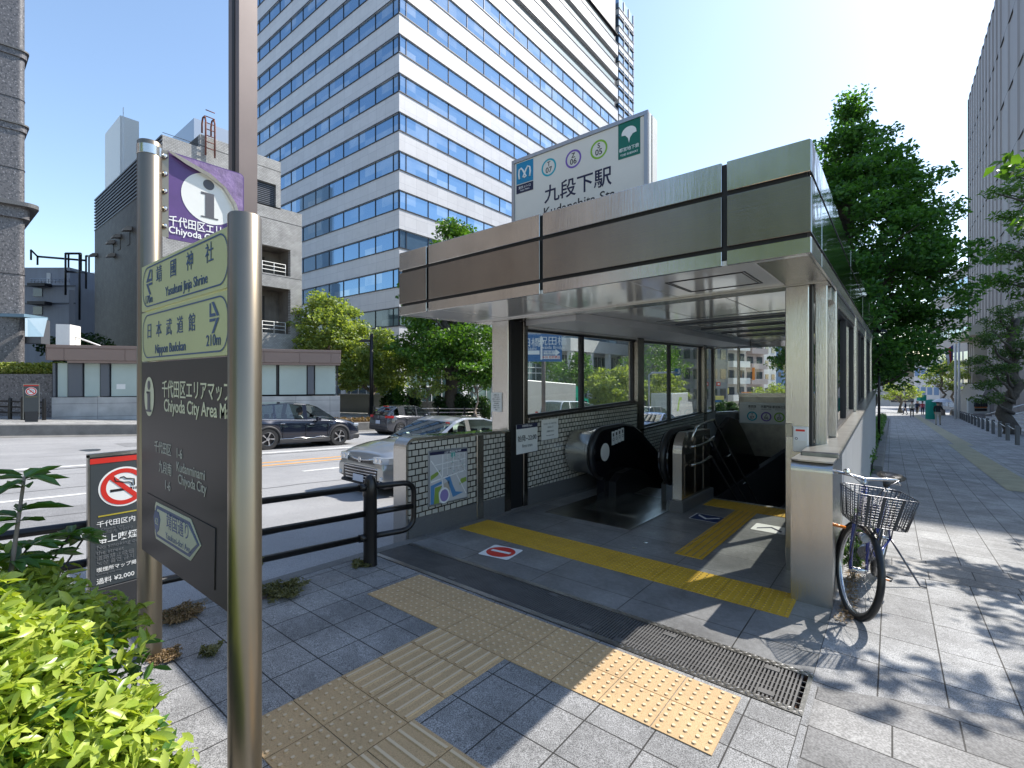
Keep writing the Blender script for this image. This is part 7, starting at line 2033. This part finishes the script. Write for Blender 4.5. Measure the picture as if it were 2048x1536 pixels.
obj('lens', MB().tube([lamp + fh * .036, lamp + fh * .042], [.034, .03], 16), 'lamp_clear', bk)
obj('crank', MB().tube([BBp + LV * .06, BBp + LV * .075 + HF * .1 - UPV * .13], .011, 7).tube([BBp - LV * .06, BBp - LV * .075 - HF * .1 + UPV * .13], .011, 7), 'alloy', bk)
obj('chain_case', MB().tube([BBp - LV * .05, RH - LV * .05], [.075, .045], 12), 'alloy', bk)
for s in (1, -1):
    c = BBp + LV * s * .12 + (HF * .1 - UPV * .13) * s
    obj('pedal', MB().tube([c - LV * .05 + HF * .04, c + LV * .05 + HF * .04, c + LV * .05 - HF * .04, c - LV * .05 - HF * .04], .011, 6, closed=True), 'black_rubber', bk)
obj('pedal_reflector', MB().tube([BBp + LV * .08 + HF * .145 - UPV * .13, BBp + LV * .16 + HF * .145 - UPV * .13], .009, 4), 'reflector', bk)
ks = RH + LV * .07
foot = Vector((ks.x + HL.x * .22 - HF.x * .02, ks.y + HL.y * .22, 0)); foot.z = gz(0, foot.y) + .012
obj('kickstand', MB().tube([ks, ks.lerp(foot, .5), foot, foot + HL * .05], .009, 7), 'wire_steel', bk)
obj('bag', MB().bbox(0, .1, 0, .05, 0, .13, .015), 'cloth_navy', bk).matrix_world = Matrix.Translation(bp(.02, -.05, U0 + .01))
obj('side_reflector', MB().tube([Fp(-.12, -.08, .62), Fp(-.12, -.17, .63)], .013, 4), 'reflector', bk)
obj('rack', MB().tube([B(-.9, .05, .74), B(-1.32, .06, .74), B(-1.32, -.06, .74), B(-.9, -.05, .74)], .007, 6).tube([B(-1.2, .06, .74), RH + LV * .07], .006, 6).tube([B(-1.2, -.06, .74), RH - LV * .07], .006, 6), 'wire_steel', bk)

# ---------------------------------------------------------------- near hedge, weeds, plants
he = thing('hedge', 'big bright green leafy hedge at bottom left near the bronze posts', 'hedge', (0, 0, 0))
g = random.Random(3); cs, rs, ks_ = [], [], []
for k in range(170):
    x = g.uniform(-3.1, -1.5); y = g.uniform(-.55, .55)
    top = 1.2 - max(0, (x + 2.3)) * 1.0 - max(0, y + .05) * .62
    cs.append((x, y, top - .06 - g.random() * .12)); rs.append((.16, .16, .1)); ks_.append(150)
leaves('foliage', cs, rs, ks_, .031, 'leaf_hedge', 8, up=.7, elong=1.1, shape='leaf', parent=he)
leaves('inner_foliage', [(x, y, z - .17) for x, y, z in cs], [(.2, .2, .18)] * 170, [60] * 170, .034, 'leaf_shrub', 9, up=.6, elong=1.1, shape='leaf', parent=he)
mb = MB()
for k in range(40): 
    x, y, z = cs[k]; mb.tube([(x * .9 - .2, y * .8, 0), (x, y, z - .05)], [.012, .004], 5)
obj('stem', mb, 'bark', he)
sh = thing('sprig', 'dark green shrub shoot with pointed leaf whorls above the hedge at left edge', 'plant', (0, 0, 0))
base = Vector((-2.86, .2, .37)); mb = MB().tube([base, base + Vector((.02, .05, .55)), base + Vector((.0, .1, 1.02))], [.012, .01, .006], 6)
obj('stem', mb, 'bark_pale', sh)
mb = MB()
def leafblade(mb, p, d, n, L, w_):
    d = d.normalized(); s = d.cross(n).normalized(); n2 = s.cross(d)
    P = [p, p + d * L * .35 + s * w_ + n2 * .01, p + d * L * .7 + s * w_ * .8 - n2 * .0, p + d * L - n2 * L * .18, p + d * L * .7 - s * w_ * .8, p + d * L * .35 - s * w_ + n2 * .01, p + d * L * .35 - n2 * .006, p + d * L * .7 - n2 * .02]
    mb.add(P, [(0, 1, 6), (1, 2, 7, 6), (2, 3, 7), (7, 3, 4), (6, 7, 4, 5), (0, 6, 5)], 0, True)
for hgt, cnt, L in ((1.0, 11, .14), (.86, 10, .15), (.68, 10, .16), (.5, 8, .15)):
    for k in range(cnt):
        a = 6.283 * k / cnt + g.uniform(-.2, .2); d = Vector((math.cos(a), math.sin(a), g.uniform(-.1, .5)))
        leafblade(mb, base + Vector((0, .1 * hgt, hgt + g.uniform(-.03, .03))), d, Vector((0, 0, 1)), L * g.uniform(.8, 1.15), .021)
for px, py, D in ((140, 1070, 2.4), (100, 1110, 2.3), (165, 1080, 2.45), (60, 1090, 2.2)):
    c = at(px, D); p = Vector((*c, hz(py, D)))
    for k in range(9):
        a = 6.283 * k / 9 + g.uniform(-.3, .3); leafblade(mb, p, Vector((math.cos(a), math.sin(a), g.uniform(-.05, .5))), Vector((0, 0, 1)), .13 * g.uniform(.8, 1.2), .022)
    obj('stem', MB().tube([p + Vector((-.05, -.3, -.5)), p + Vector((-.01, -.08, -.14)), p], .005, 5), 'bark', sh)
obj('foliage', mb, 'leaf_shrub', sh)
def weed(label, x, y, h, n, spread, m_='leaf_weed', ls=.018, seed=1, cat='weed', per=16, z=None):
    g = random.Random(seed); z = gz(x, y) if z is None else z
    t = thing('weed', label, cat, (x, y, z)); mb = MB(); cs = []
    for k in range(n):
        a = g.uniform(0, 6.283); r_ = spread * g.uniform(.3, 1); hh = h * g.uniform(.4, 1)
        q = (r_ * math.cos(a), r_ * math.sin(a), hh); mb.tube([(q[0] * .15, q[1] * .15, 0), (q[0] * .5, q[1] * .5, hh * .6), q], [.003, .0025, .0015], 4)
        for f in (.45, .7, .9, 1.0): cs.append((q[0] * f, q[1] * f, hh * f))
    obj('stem', mb, 'leaf_weed', t); leaves('foliage', cs, [(spread * .16 + .01, spread * .16 + .01, h * .07 + .006)] * len(cs), [per] * len(cs), ls, m_, seed, elong=2.0, parent=t)
    return t
weed('small leafy weed growing from the kerb joint beside right bronze post', -4.2, 1.75, .42, 5, .14, seed=2, ls=.011, per=14)
weed('low grassy weed patch on the kerb right of bronze post', -4.15, 2.02, .07, 54, .2, seed=3, ls=.009, per=14)
weed('dry weed tuft at the kerb below the dark map panel', -4.3, 1.3, .06, 44, .18, seed=4, m_='leaf_dry', ls=.008, per=12)
weed('tiny green weed between paving slabs beside left bronze post', -3.55, 1.25, .07, 7, .06, seed=5, ls=.014, per=6)
weed('brown dry tuft at the foot of the left bronze post', -3.72, 1.05, .04, 34, .1, seed=6, m_='leaf_dry', ls=.007, per=10)
weed('short moss weed around the foot of the black bollard', -4.22, 2.85, .05, 18, .11, seed=7, ls=.014, per=6)
weed('thin green weed at the wall foot behind the bicycle', -.3, 5.9, .55, 10, .16, seed=8, m_='leaf_shrub', ls=.022, per=12)
weed('ragged green weed along the entrance flank behind the basket', -.28, 7.4, .5, 16, .22, seed=9, m_='leaf_shrub', ls=.025, per=14)
lt = leaves('leaf_litter', [(-.3, y, gz(0, y) + .012) for y in np.linspace(4.75, 6.6, 16)], [(.08, .1, .006)] * 16, [34] * 16, .016, 'leaf_dry', 31, up=3.0)
lt['kind'] = 'stuff'
pb = thing('planter_bed', 'long low kerbed bed of weeds along the entrance flank and footpath', 'planter', (0, 0, 0))
mb = MB()
for k in range(14):
    y0 = 14.6 + k * 3; P = [(x, y, gz(x, y) + h) for y in (y0, y0 + 2.98) for x, h in ((-.36, -.1), (-.36, .2), (-.19, .2), (-.17, .18), (-.17, -.1))]
    mb.add(P, [(0, 1, 6, 5), (1, 2, 7, 6), (2, 3, 8, 7), (3, 4, 9, 8), (0, 1, 2, 3, 4), (5, 6, 7, 8, 9)])
obj('kerb', mb, 'kerbstone', pb)
cs = [(-.55 - .25 * rng.random(), y, gz(0, y) + .3) for y in np.linspace(14.2, 56, 90)]
leaves('foliage', cs, [(.3, .45, .34)] * 90, [110] * 90, .05, 'leaf_shrub', 32, parent=pb)

# ---------------------------------------------------------------- right side: hall, steps, posts, trees, street end
ha = thing('hall_building', 'tall beige hall building with vertical ribs and a dark slit on the right', 'building', (0, 0, 0))
HX = 8.25; HY1, HY0 = 91.0, 46.0
HZ = hz(200, 66.2)
def ribs(y): return .35 * math.sin(y * 1.9) * (1 if y > 60 else .5)
mb = MB()
pts_ = [(HX, HY1)]; y = HY1; k = 0
while y > HY0:
    stp = 1.15 if y > 66 else 2.1
    dx = .1 if k % 2 == 0 else 0.0
    if y <= 57: dx = .4 if k % 2 == 0 else 0
    pts_ += [(HX + dx, y), (HX + dx, y - stp * .82)]; y -= stp; k += 1
pts_ += [(HX, y), (HX + 30, y), (HX + 30, HY1)]
mb.prism(pts_, 2, -8, HZ); obj('wall', mb, 'hall_panel', ha)
mb = MB()
for k in range(5): z = hz(500, 66.2) + k * 6.1 - 4; mb.box(HX - .004, HX + .3, HY0, HY1 - .3, z, z + .05)
obj('joint', mb, 'joint_black', ha)
yv = lambda px: onX(px, 700, HX - .4)[0]; zv = lambda px, py: onX(px, py, HX - .4)[1]
obj('slit', MB().add([(HX - .02, onX(px, py, HX - .02)[0], onX(px, py, HX - .02)[1]) for px, py in ((1950, 690), (1972, 675), (1978, 785), (1944, 790))], [(0, 1, 2, 3)]), 'hall_dark', ha)
y0_, y1_ = onX(1972, 660, HX)[0], onX(1930, 670, HX)[0]
mb = MB().prism([(HX - 1.5, hz(672, 64)), (HX, hz(658, 62)), (HX, hz(680, 62)), (HX - 1.3, hz(684, 64))], 1, y0_, y1_ - 3); obj('canopy', mb, 'hall_slab', ha)
mb = MB().prism([(HX - 2.2, -4), (HX, -4), (HX, hz(770, 60)), (HX - .3, hz(768, 60))], 1, y0_ - 4, y1_ - 4); obj('buttress', mb, 'hall_panel', ha)
st = thing('stone_steps', 'broad pale stone steps with metal handrails rising to the hall', 'steps', (0, 0, 0))
mb = MB()
for k in range(12):
    x = 6.0 + k * .42; z = .17 * (k + 1)
    ya, yb = 34, 62
    mb.add([(x, ya, gz(0, ya) + z - .17), (x, yb, gz(0, yb) + z - .17), (x, yb, gz(0, yb) + z), (x, ya, gz(0, ya) + z), (x + .42, yb, gz(0, yb) + z), (x + .42, ya, gz(0, ya) + z)], [(0, 1, 2, 3), (3, 2, 4, 5)])
obj('step', mb, 'granite_light', st)
for ya in (38, 46, 54): obj('handrail', MB().tube([(5.9, ya, gz(0, ya) + .8), (10.8, ya, gz(0, ya) + 2.8)], .04, 6), 'steel_smooth', st)
for i in range(20):
    y = 29.6 + i * 3.05; x = 4.24 + (6.4 - 4.24) * (i * 3.05 / 58)
    if i == 0:
        p0_ = thing('fence_post', 'short grey square post in the row before the hall steps', 'post', (x, y, gz(0, y)), 0, 'posts before the hall steps')
        obj('post', MB().bbox(-.07, .07, -.07, .07, -.1, .82, .015), 'granite_dark', p0_); obj('chain', MB().tube([(.0, 0, .72), (.03, 1.0, .6), (.08, 2.0, .6), (.11, 3.0, .62)], .015, 5), 'alu_frame', p0_)
    else: dup(p0_, (x, y, gz(0, y)))
# clipped garden tree beside the steps
leafmat('leaf_garden', (.025, .065, .02), (.09, .16, .045), .4)
def cloudpine():
    x, y = 5.35, 39.5; t = thing('garden_tree', 'dark cloud pruned garden tree with crooked trunk before the hall', 'tree', (x, y, gz(0, y)))
    mb = MB(); limb(mb, (0, 0, -.3), (.3, -.1, 6.6), .42, .12, 0, 3, 9); cs = []
    gg = random.Random(12)
    for k, (px, py) in enumerate(((2020, 615), (1992, 632), (2030, 650), (1975, 690), (2035, 695), (1965, 722), (2003, 738), (1972, 765), (2040, 735), (1985, 670), (2045, 770), (1968, 795), (2010, 665), (2022, 715), (1995, 705), (2048, 640), (2052, 690), (1982, 745), (2015, 760))):
        c = at(px, 27.4 + gg.uniform(-1, 1)); q = Vector((c[0] - x, c[1] - y, hz(py, 27.4) - gz(0, y))); limb(mb, (.15, 0, max(1.2, q.z - 1.1)), q, .1, .03, -.05, k, 5)
        for j in range(3): cs.append((q.x + gg.uniform(-.5, .5), q.y + gg.uniform(-.5, .5), q.z + gg.uniform(-.25, .3)))
    obj('trunk', mb, 'bark', t); leaves('crown', cs, [(.5, .5, .26)] * len(cs), [190] * len(cs), .06, 'leaf_garden', 90, parent=t)
cloudpine()
# cherry boughs reaching in from the right: the tree stands beyond the frame
ct = thing('cherry_tree', 'leafy cherry boughs reaching in over the footpath from the right edge', 'tree', (4.7, 19.5, gz(0, 19.5)))
mb = MB(); limb(mb, (0, 0, -.3), (.1, .2, 6), .26, .1, 0, 4, 8); cs = []; rs = []
for k, (px, py) in enumerate(((2040, 350), (2025, 352), (1985, 385), (2010, 388), (2040, 400), (2000, 432), (2030, 440), (2045, 470), (2010, 496), (1990, 500), (2035, 505), (2045, 540), (1985, 560), (2015, 562), (2040, 590), (2055, 420), (2060, 520))):
    D = 14.0 - (k % 3) * .3; c = at(px, D); q = Vector((c[0] - 4.7, c[1] - 19.5, hz(py, D) - gz(0, 19.5))); limb(mb, (.05, .1, q.z - 1.2), q, .07, .012, 0, 40 + k, 5); cs.append(tuple(q)); rs.append((.3, .3, .17))
for k in range(17):
    q = cs[k]
    cs.append((q[0] + g.uniform(.1, .5), q[1] + g.uniform(-.2, .4), q[2] + g.uniform(-.35, .1))); rs.append((.26, .26, .2))
for k in range(60):
    a = g.uniform(0, 6.283); r_ = g.uniform(.4, 2.6); q = (r_ * math.cos(a) + .9, r_ * math.sin(a), g.uniform(3.2, 7.2)); cs.append(q); rs.append((.6, .6, .3))
    if k % 3 == 0: limb(mb, (.05, .1, q[2] - 1.0), q, .06, .012, 0, 80 + k, 5)
obj('trunk', mb, 'bark', ct); leaves('crown', cs, rs, [75] * 34 + [120] * 60, .05, 'leaf_ginkgo_far', 91, elong=1.5, shape='leaf', parent=ct)
# flag poles and flags
for i, (px, D, lab) in enumerate(((1911, 50, 'left slim white flagpole carrying the tricolour flag'), (1918, 52, 'right slim white flagpole beside the tricolour flag'))):
    x, y = at(px, D); t = thing('flagpole', lab, 'flagpole', (x, y, gz(0, y)))
    obj('pole', MB().cyl((0, 0, -.3), (0, 0, hz(685 if i else 688, D) - gz(0, y)), .13, 8, 0, .09), 'paper_white', t); obj('finial', MB().lathe([(0, -.12), (.12, 0), (0, .12)], (0, 0, hz(683, D) - gz(0, y)), 'Z', 10), 'paper_white', t)
x, y = at(1909, 49.8); t = thing('flag', 'drooping white red and blue flag on left flagpole before the hall', 'flag', (x, y, 0))
for m_, u0, u1 in (('flag_white', 0, .4), ('red_dark', .4, .7), ('flag_blue', .7, 1)):
    mb = MB(); P = []
    for i in range(7):
        v = i / 6
        for u in (u0, u1): P.append((-.9 * (1 - u) * RT[0] * (1 - .35 * v) - .1, -.9 * (1 - u) * RT[1] + .1 * math.sin(v * 5 + u * 4), hz(690, 50) - 1.55 * v - (1 - u) * .6))
    mb.add(P, [(2 * i, 2 * i + 1, 2 * i + 3, 2 * i + 2) for i in range(6)], 0, True); obj('cloth', mb, m_, t)
pb_ = thing('poster_board', 'white poster board with dark figures and an orange band below the hall slit', 'board', (0, 0, 0))
D_ = 46; mb = MB(); wallseg(mb, at(1937, D_), at(1979, D_), hz(827, D_), hz(796, D_), .15); obj('board', mb, 'paper_white', pb_)
mb = MB(); wallseg(mb, at(1950, D_ - .05), at(1974, D_ - .05), hz(816, D_), hz(809, D_), .04); obj('band', mb, 'sign_orange', pb_)
mb = MB(); wallseg(mb, at(1950, D_ - .05), at(1974, D_ - .05), hz(822, D_), hz(817, D_), .04)
for k in range(5): p = at(1952 + k * 4.8, D_ - .08); mb.lathe([(.16, -.35), (.14, 0), (.1, .1), (.09, .22), (0, .3)], (p[0], p[1], hz(806, D_)), 'Z', 8)
obj('figures', mb, 'ink_black', pb_)
te = thing('banner_stand', 'tall teal cloth banner stand beside the footpath before the people', 'banner', (*at(1862, 46), 0))
obj('cloth', MB().lathe([(.42, 0), (.42, 1.7), (.3, 1.85), (0, 1.9)], (0, 0, hz(838, 46)), 'Z', 12), 'teal_cloth', te)
block('street_building', 'cream street building with small windows beyond the great ginkgo', 1862, 1960, 118, 92, 545, 'cream_wall', 6, 7, z0=-6, wfrac=(.8, .35), win='tower_glass')
block('street_building', 'low far block with dark openings closing the footpath end', 1780, 1835, 150, 150, 715, 'cream_wall', 2, 2, z0=-8, wfrac=(.85, .6))
block('street_building', 'pale corner block with green awnings at the footpath end', 1828, 1880, 120, 112, 720, 'stone_white', 3, 4, z0=-8, wfrac=(.7, .4), win='far_blue')
aw2 = thing('awning', 'small dark green shop awning at the footpath end', 'awning', (0, 0, 0)); mb = MB(); wallseg(mb, at(1841, 105), at(1853, 105), hz(802, 105), hz(790, 105), 1.0); obj('cloth', mb, 'teal_cloth', aw2)
for i, (px, D, py, s, lab) in enumerate(((1885, 62, 720, 1.7, 'sunlit pollarded street tree left of the flagpoles'), (1905, 66, 712, 1.6, 'pale barked street tree nearest the flagpoles'), (1800, 70, 765, 2.2, 'bright green tree at the footpath end under the ginkgo'))):
    x, y = at(px, D); zg = gz(0, y); H_ = hz(py, D) - zg
    make_tree('street_tree', lab, (x, y, zg), H_, H_ * .45, lambda f, s=s: s * math.sin(math.pi * min(1, .3 + f * .6)) + .2, 22, .14, 70, 'leaf_pale', 'bark_pale', .22, 120 + i, (.7, .7, .4), limbs=16, tips=10)
# lantern lamp beyond the entrance
ln = thing('lantern_lamp', 'black hexagonal lantern street lamp at the far corner of the entrance roof', 'street lamp', (0, 0, 0))
x, y = at(1758, 21.5); zt = hz(660, 21.5)
obj('post', MB().cyl((x, y, gz(0, y)), (x, y, zt - .8), .05, 8), 'black_metal', ln)
obj('cage', MB().tube([(x, y, zt - .75), (x, y, zt - .7), (x, y, zt - .1)], [.1, .2, .26], 6, smooth=False), 'pane_painted_haze', ln)
mb = MB()
for k in range(6): a = R(60 * k); mb.tube([(x + .2 * math.cos(a), y + .2 * math.sin(a), zt - .7), (x + .26 * math.cos(a), y + .26 * math.sin(a), zt - .1)], .02, 5)
mb.tube([(x, y, zt - .1), (x, y, zt - .02), (x, y, zt + .12)], [.32, .28, .03], 6, smooth=False); mb.tube([(x, y, zt - .85), (x, y, zt - .72)], [.06, .21], 6, smooth=False)
obj('frame', mb, 'black_metal', ln); obj('bulb', MB().lathe([(0, -.2), (.06, -.15), (.06, .1), (0, .2)], (x, y, zt - .42), 'Z', 10), 'paper_white', ln)
# people on the footpath
x, y = at(1876, 36); walker('person in black top and beige trousers walking away under a silver umbrella', x, y, gz(0, y), R(-10), 'cloth_black', 'cloth_beige', .2, arm=1, scale=1.02)
um = thing('umbrella', 'open silver parasol held over the person in beige trousers', 'umbrella', (x + .25, y + .15, gz(0, y) + 1.3))
mb = MB(); P = []
for j in range(5):
    f = j / 4
    for k in range(8): a = R(45 * k); rr_ = .62 * f; P.append((rr_ * math.cos(a), rr_ * math.sin(a), .72 - .26 * f * f))
mb.add(P, [(j * 8 + k, j * 8 + (k + 1) % 8, j * 8 + 8 + (k + 1) % 8, j * 8 + 8 + k) for j in range(4) for k in range(8)], 0, True); obj('canopy', mb, 'cloth_silver', um)
obj('shaft', MB().cyl((0, 0, 0), (0, 0, .8), .012, 6), 'alu_frame', um)
for i, (px, D, top, bot, rot, lab) in enumerate(((1824, 52, 'cloth_cream', 'cloth_black', 175, 'person in cream top and dark trousers walking toward the camera alone'), (1845, 62, 'cloth_red', 'cloth_navy', 0, 'person in red top walking away on the footpath'), (1834, 66, 'cloth_navy', 'cloth_black', 10, 'person in dark clothes just left of the red topped walker'), (1856, 56, 'cloth_white', 'cloth_navy', 180, 'person in white shirt beside the teal banner'), (1836, 74, 'cloth_black', 'cloth_beige', 5, 'distant walker in black top far down the footpath'), (1811, 60, 'cloth_navy', 'cloth_navy', 90, 'person in navy standing at the left side of the distant crossing'))):
    x, y = at(px, D); walker(lab, x, y, gz(0, y), R(rot), top, bot, .2, group='people on the footpath')

# what the canopy mirrors: the sunlit brown block and trees on the corner behind the viewpoint
rb = thing('corner_building', 'warm brown block across the corner mirrored in the steel canopy front', 'building', (0, 0, 0))
mat('brown_tile', (.31, .255, .22), .6, noise=(.3, .2))
mb = MB().box(-64, -26, -52, -30, -1, 30); obj('wall', mb, 'brown_tile', rb)
mb = MB()
for k in range(7): mb.box(-63, -27, -29.99, -29.8, 2 + k * 3.9, 3.5 + k * 3.9)
obj('window', mb, 'window_dark', rb)
for i, (x, y, lab) in enumerate(((-2.6, -18.0, 'green street tree mirrored in the right end of the canopy'), (-7.4, -22.0, 'green street tree mirrored beside the canopy joint'))):
    make_tree('street_tree', lab, (x, y, gz(0, y)), 15.5, 3.0, lambda f: 4.2 * math.sin(math.pi * min(1, .25 + f * .7)) + .2, 70, .2, 150, 'leaf_pale', 'bark', .2, 200 + i, (1.2, 1.2, .9), limbs=14, tips=14)

make_tree('street_tree', 'street tree just beyond the right edge dappling the footpath slabs', (4.5, 9.6, gz(0, 9.6)), 7.4, 2.6, lambda f: 2.5 * math.sin(math.pi * min(1, .25 + f * .7)) + .2, 26, .1, 110, 'leaf_ginkgo_far', 'bark', .16, 230, (.6, .6, .35), limbs=16, tips=16)
make_tree('street_tree', 'second street tree beyond the right edge shading the footpath slabs', (6.2, 13.2, gz(0, 13.2)), 7.8, 2.6, lambda f: 2.6 * math.sin(math.pi * min(1, .25 + f * .7)) + .2, 30, .1, 120, 'leaf_ginkgo_far', 'bark', .16, 231, (.7, .7, .4), limbs=16, tips=16)
